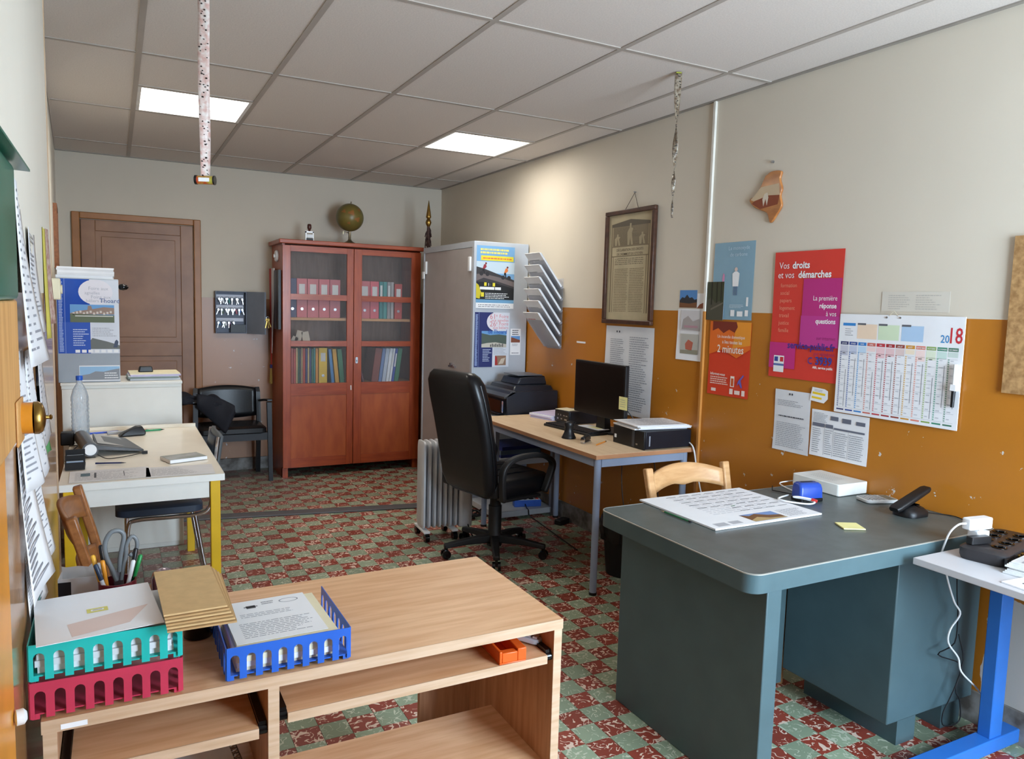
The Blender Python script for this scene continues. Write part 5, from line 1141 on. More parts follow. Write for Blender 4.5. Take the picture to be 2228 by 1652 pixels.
fb_.cyl((-0.005, 0, 2.0), (-0.005, 0, 2.18), 0.018, 0.012, 10)
fb_.build('fringe', mat('dark_fringe', (46, 26, 26), 0.7, col2=(74, 46, 38), vs=60), fs, smooth=True)
# on the bookcase's left side
sd = lambda y, z, d=0.0015: fr((1.10-d, y, z), (0, -1, 0), (0, 0, 1))
sw_ = thing('light_switch', 'round white switch on the left side of the bookcase', 'switch', M=sd(3.86, 1.86))
MB().lathe([(0.048, 0), (0.048, 0.012), (0.042, 0.02)], n=24).build('plate', WPLASTIC, sw_, smooth=True)
MB().lathe([(0.016, 0.02), (0.014, 0.032)], n=14).build('knob', WPLASTIC, sw_, smooth=True)
def hang(name, label, y0, w_, z0, z1, m, d=0.004, cat='sash', point=False):
    t = thing(name, label, cat, M=sd(y0, z0, d))
    return t
sh_ = thing('tricolour_sash', 'red and white sash with a gold tassel hanging on the bookcase side', 'sash', M=sd(4.07, 0.93, 0.012))
def strip(par, nm, x0, x1, x2, x3, y0, y1, dz, m):
    MB().loft([[(x0, y0, dz), (x1, y0, dz), (x1, y0, dz+0.006), (x0, y0, dz+0.006)], [(x2, y1, dz), (x3, y1, dz), (x3, y1, dz+0.012), (x2, y1, dz+0.012)]]).build(nm, m, par)
strip(sh_, 'red_band', 0.0, 0.03, -0.02, 0.07, 0.0, 0.83, 0.006, mat('sash_red', (186, 40, 34), 0.6))
strip(sh_, 'white_band', 0.032, 0.045, 0.072, 0.17, 0.10, 0.83, 0.004, mat('sash_white', (214, 212, 216), 0.6))
MB().box(0.0, 0.045, -0.03, 0.0, 0.004, 0.02).build('blue_knot', mat('sash_blue', (40, 40, 110), 0.6), sh_)
tz = MB(); rn = random.Random(3)
for k in range(22): tz.tube([(0.022+rn.uniform(-0.015, 0.015), -0.02, 0.012), (0.022+rn.uniform(-0.03, 0.03), -0.15-rn.uniform(0, 0.02), 0.012+rn.uniform(-0.006, 0.008))], 0.004, 5)
tz.build('gold_tassel', mat('gold_thread', (176, 150, 84), 0.5), sh_)
bs_ = thing('hanging_folders', 'grey and black hanging folders beside the sash on the bookcase', 'folders', M=sd(3.89, 1.25, 0.004))
for x0, x1, m in ((0.0, 0.085, mat('dark_grey_card', (88, 88, 100), 0.5)), (0.09, 0.15, mat('plum_card', (52, 36, 46), 0.5)), (0.155, 0.195, BLACK)): MB().box(x0, x1, 0, 0.49, 0, 0.022).build('folder', m, bs_)

# ================================================================== posters on the grey cabinet side (faces the camera)
cabf = lambda x, z, d=0.0016: fr((2.22+x, 2.35-d, z), (1, 0, 0), (0, 0, 1))
bp1 = sheet('cycling_poster', 'mountain bike event poster with yellow title on the grey cabinet', 'poster', cabf(0.02, 1.475), 0.315, 0.46, ink(120, 170, 214))
shape(bp1, 'pale_sky', [(0, 0.26), (0.315, 0.26), (0.315, 0.345), (0, 0.345)], ink(196, 214, 226), 1)
shape(bp1, 'dark_hill', [(0, 0.10), (0.315, 0.10), (0.315, 0.215), (0.25, 0.235), (0.18, 0.255), (0.10, 0.28), (0.05, 0.295), (0, 0.305)], ink(58, 54, 56), 2)
shape(bp1, 'grey_slope', [(0, 0.20), (0.06, 0.225), (0.18, 0.20), (0.315, 0.165), (0.315, 0.20), (0.2, 0.23), (0.05, 0.255), (0, 0.25)], ink(112, 100, 98), 3)
shape(bp1, 'black_ground', [(0, 0.065), (0.315, 0.065), (0.315, 0.15), (0.15, 0.19), (0, 0.195)], ink(26, 26, 28), 4)
rects(bp1, 'blue_band', [(0, 0.04, 0.315, 0.025)], ink(110, 160, 196), 5); rects(bp1, 'white_band', [(0, 0, 0.315, 0.04)], INKW, 5)
rects(bp1, 'title_bar', [(0.035, 0.352, 0.27, 0.036)], ink(232, 216, 52), 5)
shape(bp1, 'yellow_bush', [(0, 0.075), (0.03, 0.07), (0.04, 0.12), (0.02, 0.17), (0, 0.185)], ink(206, 190, 40), 6)
rects(bp1, 'yellow_block', [(0.065, 0.165, 0.02, 0.026), (0.135, 0.163, 0.02, 0.026), (0.04, 0.085, 0.025, 0.032)], ink(232, 216, 52), 6)
rects(bp1, 'white_block', [(0.10, 0.165, 0.018, 0.022), (0.165-0.06, 0.165, 0.012, 0.022), (0.03, 0.138, 0.12, 0.02), (0.155, 0.138, 0.05, 0.02)], INKW, 6)
lines(bp1, 0.075, 0.07, 0.20, 0.048, 4, INKW, 7, 41, 0.4, 0.2); lines(bp1, 0.02, 0.008, 0.27, 0.026, 2, INK, 6, 42, 0.3, 0.1); lines(bp1, 0.05, 0.36, 0.24, 0.02, 1, ink(220, 120, 70), 6, 43, 0.5, 0.1)
texts(bp1, [('LA RANDO DES CIMES', 0.03, 0.425, 0.018, 'LEFT', 0.02, 1.0), ('LES MONTS DU ROUERGUE', 0.02, 0.402, 0.016, 'LEFT', 0.02, 1.0)], ink(238, 228, 110), 6) if False else lines(bp1, 0.03, 0.398, 0.24, 0.046, 2, ink(232, 222, 120), 6, 45, 0.62, 0.1)
for cx, cy, col in ((0.06, 0.285, (150, 50, 60)), (0.24, 0.262, (222, 120, 50))):
    shape(bp1, 'cyclist_body', [(cx-0.012, cy+0.005), (cx+0.006, cy+0.005), (cx+0.022, cy+0.02), (cx+0.016, cy+0.04), (cx, cy+0.038)], ink(*col), 7)
    shape(bp1, 'cyclist_head', [(cx+0.016+0.008*math.cos(a), cy+0.046+0.008*math.sin(a)) for a in [k*math.pi/4 for k in range(8)]], ink(110, 40, 40), 7)
    shape(bp1, 'cyclist_legs', [(cx-0.012, cy+0.006), (cx+0.004, cy+0.006), (cx+0.008, cy-0.03), (cx, cy-0.03), (cx-0.004, cy-0.01), (cx-0.012, cy-0.02)], ink(30, 28, 30), 7)
    shape(bp1, 'bicycle', [(cx-0.02+0.016*math.cos(a), cy-0.03+0.016*math.sin(a)) for a in [k*math.pi/6 for k in range(12)]], ink(44, 42, 44), 6)
    shape(bp1, 'bicycle', [(cx+0.03+0.016*math.cos(a), cy-0.032+0.016*math.sin(a)) for a in [k*math.pi/6 for k in range(12)]], ink(44, 42, 44), 6)
def fair_poster(M, w_, h_, label, navy, T1, blue_sky=True, glossy=None):
    p = sheet('fair_poster', label, 'poster', M, w_, h_, glossy or ink(*navy))
    rect(p, 'white_side', 0.52*w_, 0, 0.48*w_, h_, ink(214, 218, 226), 1)
    rect(p, 'navy_foot', 0.0, 0, 0.52*w_, 0.42*h_, ink(*navy), 2)
    shape(p, 'pale_oval', [(0.62*w_ + (0.28*w_)*math.cos(a), 0.83*h_ + 0.17*h_*math.sin(a)) for a in [k*math.pi/12 for k in range(24)]], ink(226, 222, 228), 2)
    rect(p, 'photo_sky', 0.20*w_, 0.50*h_, 0.72*w_, 0.16*h_, ink(104, 156, 206), 3)
    if blue_sky:
        shape(p, 'photo_hills', [(0.20*w_, 0.40*h_), (0.92*w_, 0.40*h_), (0.92*w_, 0.58*h_), (0.7*w_, 0.60*h_), (0.45*w_, 0.585*h_), (0.20*w_, 0.62*h_)], ink(78, 92, 82), 4)
        shape(p, 'photo_flock', [(0.20*w_, 0.36*h_), (0.92*w_, 0.36*h_), (0.92*w_, 0.42*h_), (0.6*w_, 0.455*h_), (0.35*w_, 0.44*h_), (0.20*w_, 0.42*h_)], ink(196, 190, 176), 5)
        rects(p, 'photo_people', [(0.45*w_ + 0.05*w_*k, 0.37*h_, 0.025*w_, 0.045*h_*(1 + 0.3*(k % 2))) for k in range(8)], ink(52, 48, 50), 6)
        rect(p, 'photo_small', 0.60*w_, 0.03*h_, 0.32*w_, 0.18*h_, ink(150, 118, 96), 3); shape(p, 'photo_small_detail', [(0.60*w_, 0.03*h_), (0.68*w_, 0.03*h_), (0.66*w_, 0.18*h_), (0.60*w_, 0.21*h_)], ink(170, 44, 40), 4)
        shape(p, 'photo_animal', [(0.70*w_, 0.05*h_), (0.84*w_, 0.06*h_), (0.90*w_, 0.17*h_), (0.78*w_, 0.15*h_)], ink(206, 190, 170), 4)
    else:
        shape(p, 'photo_village', [(0.20*w_, 0.53*h_), (0.92*w_, 0.53*h_), (0.92*w_, 0.62*h_), (0.75*w_, 0.63*h_), (0.56*w_, 0.60*h_), (0.54*w_, 0.645*h_), (0.49*w_, 0.645*h_), (0.48*w_, 0.59*h_), (0.3*w_, 0.57*h_), (0.20*w_, 0.54*h_)], ink(150, 126, 112), 4)
        rects(p, 'photo_houses', [(0.24*w_ + 0.055*w_*k, (0.525 + 0.012*(k % 3))*h_, 0.035*w_, 0.03*h_) for k in range(12)], ink(206, 196, 186), 5)
        shape(p, 'photo_field', [(0.20*w_, 0.42*h_), (0.92*w_, 0.42*h_), (0.92*w_, 0.52*h_), (0.20*w_, 0.535*h_)], ink(96, 106, 80), 5)
        rects(p, 'photo_houses', [(0.28*w_, 0.50*h_, 0.62*w_, 0.012*h_)], ink(216, 214, 206), 6)
        shape(p, 'photo_meadow', [(0.52*w_, 0.06*h_), (1.0*w_, 0.06*h_), (1.0*w_, 0.11*h_), (0.8*w_, 0.16*h_), (0.55*w_, 0.21*h_), (0.52*w_, 0.18*h_)], ink(108, 112, 108), 3)
        shape(p, 'photo_shepherd', [(0.89*w_, 0.08*h_), (0.96*w_, 0.08*h_), (0.98*w_, 0.16*h_), (0.95*w_, 0.19*h_), (0.92*w_, 0.165*h_)], ink(70, 80, 100), 4)
        rects(p, 'logo_strip', [(0.27*w_ + 0.105*w_*k, 0.01*h_, 0.075*w_, 0.04*h_) for k in range(7)], INKW, 5)
    rect(p, 'side_rule', 0.115*w_, 0, 0.006*w_, h_, ink(150, 170, 214), 3)
    lines(p, 0.24*w_, 0.10*h_, 0.26*w_, 0.24*h_, 8, ink(196, 206, 230), 3, 51, 0.4, 0.5); lines(p, 0.55*w_, 0.23*h_, 0.40*w_, 0.13*h_, 5, INKL, 3, 52, 0.3, 0.3)
    texts(p, T1[0], ink(*T1[1]), 3); texts(p, T1[2], ink(*T1[3]), 7)
    v = texts(p, [('La Rando Gap de Combal vaut le pas', 0, 0, 0.045*w_, 'LEFT', 0.01, 1.3)], ink(180, 196, 230), 4) if False else lines(p, 0.02*w_, 0.02*h_, 0.07*w_, 0.94*h_, 44, ink(160, 180, 224), 3, 55, 0.7, 0.3)
    return p
w2, h2 = 0.29, 0.41
fair_poster(cabf(0.016, 1.035), w2, h2, 'navy and white sheep fair poster below the cycling poster', (34, 44, 104),
  ([('61', 0.42*w2, 0.88*h2, 0.055, 'LEFT', 0.0, 1), ('e', 0.60*w2, 0.925*h2, 0.03, 'LEFT', 0, 1), ('Foire', 0.97*w2, 0.90*h2, 0.038, 'RIGHT', 0, 1), ('aux agnelles', 0.97*w2, 0.835*h2, 0.030, 'RIGHT', 0, 1), ('26', 0.42*w2, 0.745*h2, 0.055, 'LEFT', 0.0, 1), ('e', 0.60*w2, 0.79*h2, 0.03, 'LEFT', 0, 1), ('Foire', 0.97*w2, 0.765*h2, 0.038, 'RIGHT', 0, 1), ('aux béliers', 0.97*w2, 0.70*h2, 0.030, 'RIGHT', 0, 1)], (214, 130, 140),
   [('de Thoard', 0.93*w2, 0.615*h2, 0.042, 'RIGHT', 0.015, 0.9)], (40, 84, 170)))
fl1 = sheet('museum_flyer', 'narrow white flyer with a red hills photo on the grey cabinet', 'flyer', cabf(0.317, 1.125), 0.088, 0.20, PAPER)
rect(fl1, 'photo_sky', 0.005, 0.095, 0.078, 0.05, ink(96, 150, 206), 1); shape(fl1, 'red_hills', [(0.005, 0.095), (0.083, 0.095), (0.083, 0.115), (0.06, 0.12), (0.03, 0.13), (0.005, 0.135)], ink(130, 74, 52), 2)
lines(fl1, 0.015, 0.15, 0.06, 0.045, 3, INK, 1, 61, 0.5, 0.2); lines(fl1, 0.015, 0.068, 0.06, 0.02, 2, INKL, 1, 62, 0.4, 0.2); lines(fl1, 0.012, 0.01, 0.064, 0.012, 1, INK, 1, 63, 0.4, 0.1)
# posters on the small grey unit
w3, h3 = 0.302, 0.415
fair_poster(fr((-0.402, 2.135-0.0016, 1.165), (1, 0, 0), (0, 0, 1)), w3, h3, 'glossy blue ram fair poster on the small grey unit', (38, 82, 176),
  ([('Foire aux', 0.50*w3, 0.86*h3, 0.026, 'LEFT', 0, 1), ('agnelles', 0.44*w3, 0.80*h3, 0.024, 'LEFT', 0, 1), ('Foire aux', 0.54*w3, 0.745*h3, 0.026, 'LEFT', 0, 1), ('béliers de', 0.46*w3, 0.695*h3, 0.024, 'LEFT', 0, 1)], (176, 176, 186),
   [('Thoard', 0.68*w3, 0.69*h3, 0.034, 'LEFT', 0.01, 1)], (96, 110, 150)), blue_sky=False, glossy=mat('glossy_blue_print', (38, 82, 176), 0.12))
pc3 = sheet('postcard', 'mountain panorama card low on the small grey unit', 'postcard', fr((-0.305, 2.135-0.0016, 1.008), (1, 0, 0), (0, 0, 1)), 0.203, 0.088, PAPER)
rect(pc3, 'sky', 0.002, 0.006, 0.199, 0.076, ink(150, 190, 222), 1); shape(pc3, 'mountain', [(0.002, 0.006), (0.201, 0.006), (0.201, 0.07), (0.16, 0.062), (0.12, 0.052), (0.08, 0.055), (0.05, 0.04), (0.02, 0.035), (0.002, 0.03)], ink(140, 144, 150), 2)
texts(pc3, [('La', 0.155, 0.042, 0.018, 'LEFT', 0, 1), ('Combe', 0.13, 0.026, 0.02, 'LEFT', 0, 1)], INKW, 3) if False else lines(pc3, 0.125, 0.012, 0.07, 0.04, 3, INKW, 3, 64, 0.4, 0.3)

# ================================================================== right wall
# leaflet rack: six sloping clear pockets
lr = thing('leaflet_rack', 'clear leaflet rack of six sloping pockets on the right wall', 'rack', (XR, 1.945, 1.2))
CLEAR = glassy('clear_acrylic', (222, 224, 232), 0.22, 0.1)
MB().box(-0.004, -0.001, -0.10, 0.10, 0.0, 0.50).build('back_plate', glassy('clear_back', (235, 235, 238), 0.06, 0.1), lr)
for k in range(6):
    z0 = 0.03 + 0.083*k
    mm = fr((-0.012, 0.11, z0), (0, -1, 0), (-0.62, 0, 0.79))
    MB(mm).box(-0.002, 0.222, -0.01, 0.235, 0.018, 0.021).build('pocket_front', CLEAR, lr)
    MB(mm).box(-0.002, 0.222, -0.01, 0.0, 0.0, 0.018).build('pocket_floor', CLEAR, lr)
    lt_ = thing('leaflet_bundle', 'leaflets in the %s pocket of the leaflet rack counted from the bottom' % ordn[k], 'leaflets', M=lr.matrix_world @ Matrix.Identity(4), group='leaflets in the rack')
    lt_.matrix_world = T(XR, 1.945, 1.2) @ mm
    for q in range(3): MB().box(0.002*q, 0.214+0.001*q, 0.002, 0.285+0.006*q, 0.001+0.005*q, 0.0056+0.005*q).build('leaflet', PAPER if q else PAPER2, lt_)
    lt_['_t'] = 0.0158
    lines(lt_, 0.02, 0.05, 0.17, 0.2, 10, INKL if k != 0 else ink(206, 120, 126), 1, 70+k, 0.35, 0.4)
    if k < 2: shape(lt_, 'red_motif', [(0.03, 0.04), (0.10, 0.03), (0.12, 0.10), (0.08, 0.17), (0.04, 0.12)], ink(206, 96, 104), 2)
# framed declaration
fw, fh = 0.50, 0.70
FD = thing('framed_declaration', 'brown-framed engraved declaration hanging on the right wall', 'framed print', M=on_right(1.32, 1.405, 0.002))
DFW = wood('dark_frame_wood', (84, 54, 40), (66, 42, 30), 0.35, (20, 20, 20), 1.5)
for q in ((0, fw, 0, 0.026), (0, fw, fh-0.026, fh), (0, 0.026, 0.026, fh-0.026), (fw-0.026, fw, 0.026, fh-0.026)): MB().box(q[0], q[1], q[2], q[3], 0, 0.026).build('frame_bar', DFW, FD, bevel=0.004)
MB().box(0.026, fw-0.026, 0.026, fh-0.026, 0.004, 0.008).build('mount', mat('aged_paper', (186, 172, 140), 0.7, var=0.06), FD)
FD['_t'] = 0.008
SEP = ink(126, 112, 88); SEPD = ink(92, 82, 66); SEPL = ink(166, 152, 122)
rects(FD, 'engraved_border', [(0.055, 0.07, 0.012, 0.53), (0.08, 0.07, 0.006, 0.35), (fw-0.067, 0.07, 0.012, 0.53), (fw-0.086, 0.07, 0.006, 0.35), (0.06, 0.415, 0.38, 0.006), (0.06, 0.475, 0.38, 0.005)], SEP, 1)
rect(FD, 'relief_ground', 0.072, 0.48, 0.356, 0.13, SEP, 1)
shape(FD, 'pediment', [(0.055, 0.60), (0.445, 0.60), (0.445, 0.618), (0.25, 0.640), (0.055, 0.618)], SEPD, 2)
for k, (cx, hh) in enumerate(((0.12, 0.07), (0.25, 0.13), (0.37, 0.07))):
    shape(FD, 'relief_figure', [(cx-0.025, 0.485), (cx-0.006, 0.485), (cx, 0.53), (cx+0.012, 0.485), (cx+0.03, 0.485), (cx+0.016, 0.485+hh*0.55), (cx+0.028, 0.485+hh*0.75), (cx+0.008, 0.485+hh*0.8), (cx+0.009, 0.485+hh), (cx-0.007, 0.485+hh), (cx-0.008, 0.485+hh*0.8), (cx-0.03, 0.485+hh*0.6)], SEPL, 3)
lines(FD, 0.08, 0.485, 0.34, 0.11, 14, SEPD, 2, 77, 0.2, 0.6)
texts(FD, [('DÉCLARATION DES DROITS', fw/2, 0.449, 0.022, 'CENTER', 0.012, 0.98), ("DE L'HOMME ET DU CITOYEN", fw/2, 0.424, 0.020, 'CENTER', 0.012, 0.98)], SEPD, 2)
lines(FD, 0.10, 0.365, 0.30, 0.045, 4, SEPD, 2, 78, 0.3, 0.05); lines(FD, 0.10, 0.075, 0.143, 0.27, 26, SEP, 2, 79, 0.4, 0.1); lines(FD, 0.257, 0.075, 0.143, 0.27, 26, SEP, 2, 80, 0.4, 0.1)
MB().tube([(0.19, fh-0.004, 0.012), (0.275, fh+0.095, 0.006), (0.325, fh-0.004, 0.012)], 0.002, 6).build('hanging_cord', mat('brown_cord', (80, 64, 52), 0.8), FD)
MB().cyl((0.275, fh+0.098, -0.002), (0.275, fh+0.098, 0.014), 0.004, n=10).build('nail', STEEL, FD)
# long notice below it
no_ = sheet('long_notice', 'long white two-column notice below the framed declaration', 'notice', on_right(1.295, 0.845), 0.49, 0.545, PAPER2, wave=0.006, seed=2)
for k, (x, n) in enumerate(((0.06, 20), (0.26, 34))): lines(no_, x, 0.03 if k else 0.22, 0.19 if k else 0.15, 0.46 if k else 0.25, n, INKL, 1, 81+k, 0.35, 0.35)
rects(no_, 'flag_mark', [(0.12, 0.505, 0.012, 0.012), (0.146, 0.505, 0.012, 0.012)], INK, 1)
# photos left of the pipe
def photo(name, label, y, z, w_, h_, sky, ground, gp, border=0.0, cat='photo'):
    p = sheet(name, label, cat, on_right(y, z), w_, h_, PAPER)
    rect(p, 'sky', border, border, w_-2*border, h_-2*border, ink(*sky), 1)
    shape(p, 'ground', [(border, border), (w_-border, border)] + [(border + (w_-2*border)*(1-i/(len(gp)-1)), border + (h_-2*border)*q) for i, q in enumerate(gp)], ink(*ground), 2)
    return p
p_ = photo('mountain_photo', 'small photo of dark mountains under blue sky on the right wall', 0.594, 1.515, 0.142, 0.096, (84, 138, 198), (44, 44, 48), (0.5, 0.45, 0.6, 0.55, 0.75, 0.55, 0.6, 0.4)); shape(p_, 'brown_slope', [(0.0, 0.0), (0.142, 0.0), (0.142, 0.03), (0.08, 0.022), (0.0, 0.028)], ink(120, 78, 48), 3)
p_ = sheet('small_card', 'tiny white card with a brown corner beside the mountain photo', 'card', on_right(0.45, 1.513), 0.05, 0.08, PAPER); shape(p_, 'brown_corner', [(0.0, 0.0), (0.05, 0.0), (0.05, 0.03), (0.02, 0.02)], ink(140, 80, 52), 1)
p_ = sheet('photo_print', 'white sheet with two pale photos below the mountain photo', 'photo print', on_right(0.602, 1.225), 0.205, 0.283, PAPER, wave=0.004, seed=4)
rect(p_, 'upper_photo', 0.03, 0.165, 0.155, 0.11, ink(206, 204, 206), 1); shape(p_, 'upper_scene', [(0.04, 0.17), (0.185, 0.165), (0.18, 0.23), (0.13, 0.215), (0.09, 0.245), (0.05, 0.225)], ink(168, 160, 158), 2); rects(p_, 'pink_band', [(0.06, 0.18, 0.11, 0.012)], ink(180, 140, 150), 3)
rect(p_, 'lower_photo', 0.035, 0.035, 0.145, 0.11, ink(186, 184, 176), 1); shape(p_, 'lower_scene', [(0.08, 0.06), (0.13, 0.055), (0.14, 0.10), (0.10, 0.115), (0.075, 0.09)], ink(190, 104, 84), 2); shape(p_, 'lower_grass', [(0.035, 0.035), (0.18, 0.035), (0.18, 0.06), (0.035, 0.055)], ink(150, 146, 128), 2)
p_ = photo('forest_photo', 'dark forest photo overlapping the blue poster', 0.366, 1.453, 0.124, 0.20, (58, 62, 40), (74, 72, 58), (0.35, 0.5, 0.45, 0.6, 0.5))
p_.location.x -= 0.006
rects(p_, 'tree_trunk', [(0.03, 0.08, 0.008, 0.12), (0.07, 0.09, 0.006, 0.11), (0.10, 0.10, 0.007, 0.10)], ink(34, 32, 22), 3); shape(p_, 'fallen_log', [(0.03, 0.05), (0.12, 0.085), (0.12, 0.095), (0.03, 0.06)], ink(104, 98, 84), 4)
# blue poster
w4, h4 = 0.285, 0.395
b4 = sheet('blue_safety_poster', 'pale blue safety poster beside the white pipe', 'poster', on_right(0.332, 1.458), w4, h4, ink(134, 168, 186), wave=0.003, seed=6)
texts(b4, [('Le monoxyde', 0.62*w4, 0.355, 0.028, 'CENTER', 0, 0.95), ('de carbone', 0.62*w4, 0.322, 0.028, 'CENTER', 0, 0.95)], ink(196, 216, 226), 2)
shape(b4, 'figure_body', [(0.145, 0.17), (0.185, 0.17), (0.19, 0.235), (0.175, 0.245), (0.155, 0.245), (0.14, 0.235)], INKW, 2)
shape(b4, 'figure_head', [(0.165+0.011*math.cos(a), 0.256+0.011*math.sin(a)) for a in [k*math.pi/5 for k in range(10)]], ink(226, 200, 190), 3)
rects(b4, 'figure_legs', [(0.152, 0.125, 0.011, 0.045), (0.168, 0.125, 0.011, 0.045)], ink(96, 120, 150), 2)
shape(b4, 'pink_figure', [(0.07, 0.19), (0.085, 0.20), (0.085, 0.23), (0.075, 0.24), (0.068, 0.215)], ink(206, 140, 176), 2)
lines(b4, 0.13, 0.06, 0.10, 0.02, 3, ink(206, 222, 230), 2, 90, 0.4, 0.3); rects(b4, 'logo', [(0.14, 0.018, 0.028, 0.032), (0.185, 0.018, 0.04, 0.026), (0.24, 0.02, 0.022, 0.03), (0.245, 0.07, 0.014, 0.045)], INKW, 2)
# orange poster
w5, h5 = 0.292, 0.385
b5 = sheet('fire_safety_poster', 'red and orange fire safety poster below the blue poster', 'poster', on_right(0.333, 1.062), w5, h5, ink(212, 62, 32), wave=0.003, seed=8)
shape(b5, 'orange_glow', [(0.0, 0.21), (0.10, 0.24), (0.20, 0.20), (w5, 0.25), (w5, h5), (0, h5)], ink(226, 108, 32), 1)
shape(b5, 'amber_glow', [(0.17, 0.25), (w5, 0.27), (w5, h5), (0.19, h5)], ink(232, 148, 44), 2)
shape(b5, 'dark_smoke', [(0.02, h5), (0.02, 0.335), (0.06, 0.35), (0.10, 0.325), (0.14, 0.345), (0.18, 0.33), (0.20, 0.36), (0.19, h5)], ink(122, 44, 28), 3)
texts(b5, [('Un incendie domestique', 0.155, 0.300, 0.0235, 'CENTER', 0.004, 0.85), ('a lieu toutes les', 0.165, 0.272, 0.026, 'CENTER', 0.012, 0.85), ('2 minutes', 0.155, 0.225, 0.056, 'CENTER', 0.012, 0.85), ('Informez-vous', 0.018, 0.103, 0.021, 'LEFT', 0.015, 0.9)], ink(246, 232, 220), 4)
lines(b5, 0.02, 0.055, 0.13, 0.044, 4, ink(240, 206, 190), 4, 92, 0.5, 0.1); rects(b5, 'icon_door', [(0.168, 0.052, 0.028, 0.055)], ink(244, 230, 216), 4); rects(b5, 'icon_flame', [(0.173, 0.056, 0.018, 0.04)], ink(206, 90, 40), 5)
shape(b5, 'icon_runner', [(0.215, 0.06), (0.228, 0.075), (0.245, 0.05), (0.252, 0.055), (0.24, 0.09), (0.262, 0.115), (0.255, 0.12), (0.236, 0.10), (0.222, 0.085)], ink(104, 96, 180), 4)
rects(b5, 'logo', [(0.03, 0.018, 0.035, 0.016), (0.165, 0.014, 0.024, 0.028), (0.20, 0.016, 0.038, 0.02), (0.25, 0.012, 0.022, 0.028)], ink(240, 220, 210), 4)
# red poster
w6, h6 = 0.389, 0.59
b6 = sheet('public_service_poster', 'large red and magenta public service poster on the right wall', 'poster', on_right(-0.089, 1.195, 0.004), w6, h6, ink(214, 60, 48), wave=0.004, seed=9)
rect(b6, 'magenta_block', 0.46*w6, 0.50*h6, 0.535*w6, 0.285*h6, ink(186, 44, 122), 1); rect(b6, 'violet_block', 0.45*w6, 0.265*h6, 0.545*w6, 0.235*h6, ink(190, 58, 140), 1); rect(b6, 'magenta_block', 0.0, 0.075*h6, 0.40*w6, 0.205*h6, ink(196, 46, 124), 1)
texts(b6, [('Vos', 0.03, 0.512, 0.044, 'LEFT', 0, 0.9), ('et vos', 0.025, 0.468, 0.044, 'LEFT', 0, 0.9), ('La première', 0.368, 0.365, 0.031, 'RIGHT', 0, 0.86), ('à vos', 0.368, 0.296, 0.031, 'RIGHT', 0, 0.86)], INKW, 2)
texts(b6, [('droits', 0.108, 0.512, 0.044, 'LEFT', 0.028, 0.95), ('démarches', 0.145, 0.468, 0.044, 'LEFT', 0.028, 0.95), ('réponse', 0.366, 0.331, 0.031, 'RIGHT', 0.024, 0.9), ('questions', 0.366, 0.262, 0.031, 'RIGHT', 0.024, 0.9), ('Allô, service public', 0.368, 0.058, 0.016, 'RIGHT', 0.02, 0.9)], INKW, 2)
texts(b6, [(s_, 0.045, 0.425 - 0.035*k, 0.027, 'LEFT', 0.0, 0.9) for k, s_ in enumerate(('formation', 'social', 'papiers', 'logement', 'travail', 'justice', 'famille'))], ink(232, 150, 122), 2)
texts(b6, [('service-public.fr', 0.372, 0.142, 0.044, 'RIGHT', 0.03, 0.94)], ink(74, 44, 132), 2)
texts(b6, [('sur internet', 0.372, 0.188, 0.024, 'RIGHT', 0.0, 0.9), ('par téléphone', 0.372, 0.118, 0.022, 'RIGHT', 0.0, 0.9)], ink(150, 40, 104), 2)
texts(b6, [('3939', 0.362, 0.077, 0.05, 'RIGHT', 0.03, 0.92), ('C', 0.228, 0.077, 0.044, 'LEFT', 0.01, 0.9)], ink(56, 62, 148), 3)
rect(b6, 'logo_card', 0.03, 0.025, 0.062, 0.078, INKW, 2); rects(b6, 'flag_blue', [(0.034, 0.075, 0.022, 0.022)], ink(52, 72, 150), 3); rects(b6, 'flag_red', [(0.068, 0.075, 0.020, 0.022)], ink(206, 50, 60), 3); rects(b6, 'logo_rule', [(0.030, 0.055, 0.062, 0.010)], ink(90, 110, 170), 3)
# year planner
w7, h7 = 0.549, 0.428
b7 = sheet('wall_calendar', 'white 2018 year planner with twelve coloured month columns', 'calendar', on_right(-0.480, 1.075, 0.008), w7, h7, PAPER, th=0.003)
hdr = [(0.01, 0.105, (60, 140, 206)), (0.09, 0.10, (150, 130, 120)), (0.19, 0.10, (160, 190, 150)), (0.295, 0.10, (110, 140, 180))]
rects(b7, 'header_tab', [(0.018, 0.378, 0.062, 0.012)], ink(56, 136, 206), 1); lines(b7, 0.03, 0.335, 0.04, 0.035, 4, INKL, 1, 95, 0.3, 0.4)
for x, col in ((0.09, (240, 214, 188)), (0.19, (210, 226, 194)), (0.294, (176, 204, 232))): rects(b7, 'header_note', [(x, 0.325, 0.094, 0.062)], ink(*col), 1); rects(b7, 'header_rule', [(x, 0.383, 0.04, 0.008)], ink(100, 100, 106), 2)
texts(b7, [('20', 0.458, 0.328, 0.042, 'LEFT', 0.01, 0.85)], ink(60, 140, 200), 2); texts(b7, [('18', 0.484, 0.328, 0.084, 'LEFT', 0.01, 0.72)], ink(200, 50, 60), 2)
mcol = [(58, 62, 110), (46, 74, 150), (50, 130, 204), (206, 110, 96), (196, 60, 70), (170, 50, 56), (150, 66, 54), (210, 150, 60), (226, 130, 110), (140, 170, 90), (60, 140, 110), (70, 120, 96)]
mname = ['JANVIER', 'FÉVRIER', 'MARS', 'AVRIL', 'MAI', 'JUIN', 'JUILLET', 'AOÛT', 'SEPTEMBRE', 'OCTOBRE', 'NOVEMBRE', 'DÉCEMBRE']
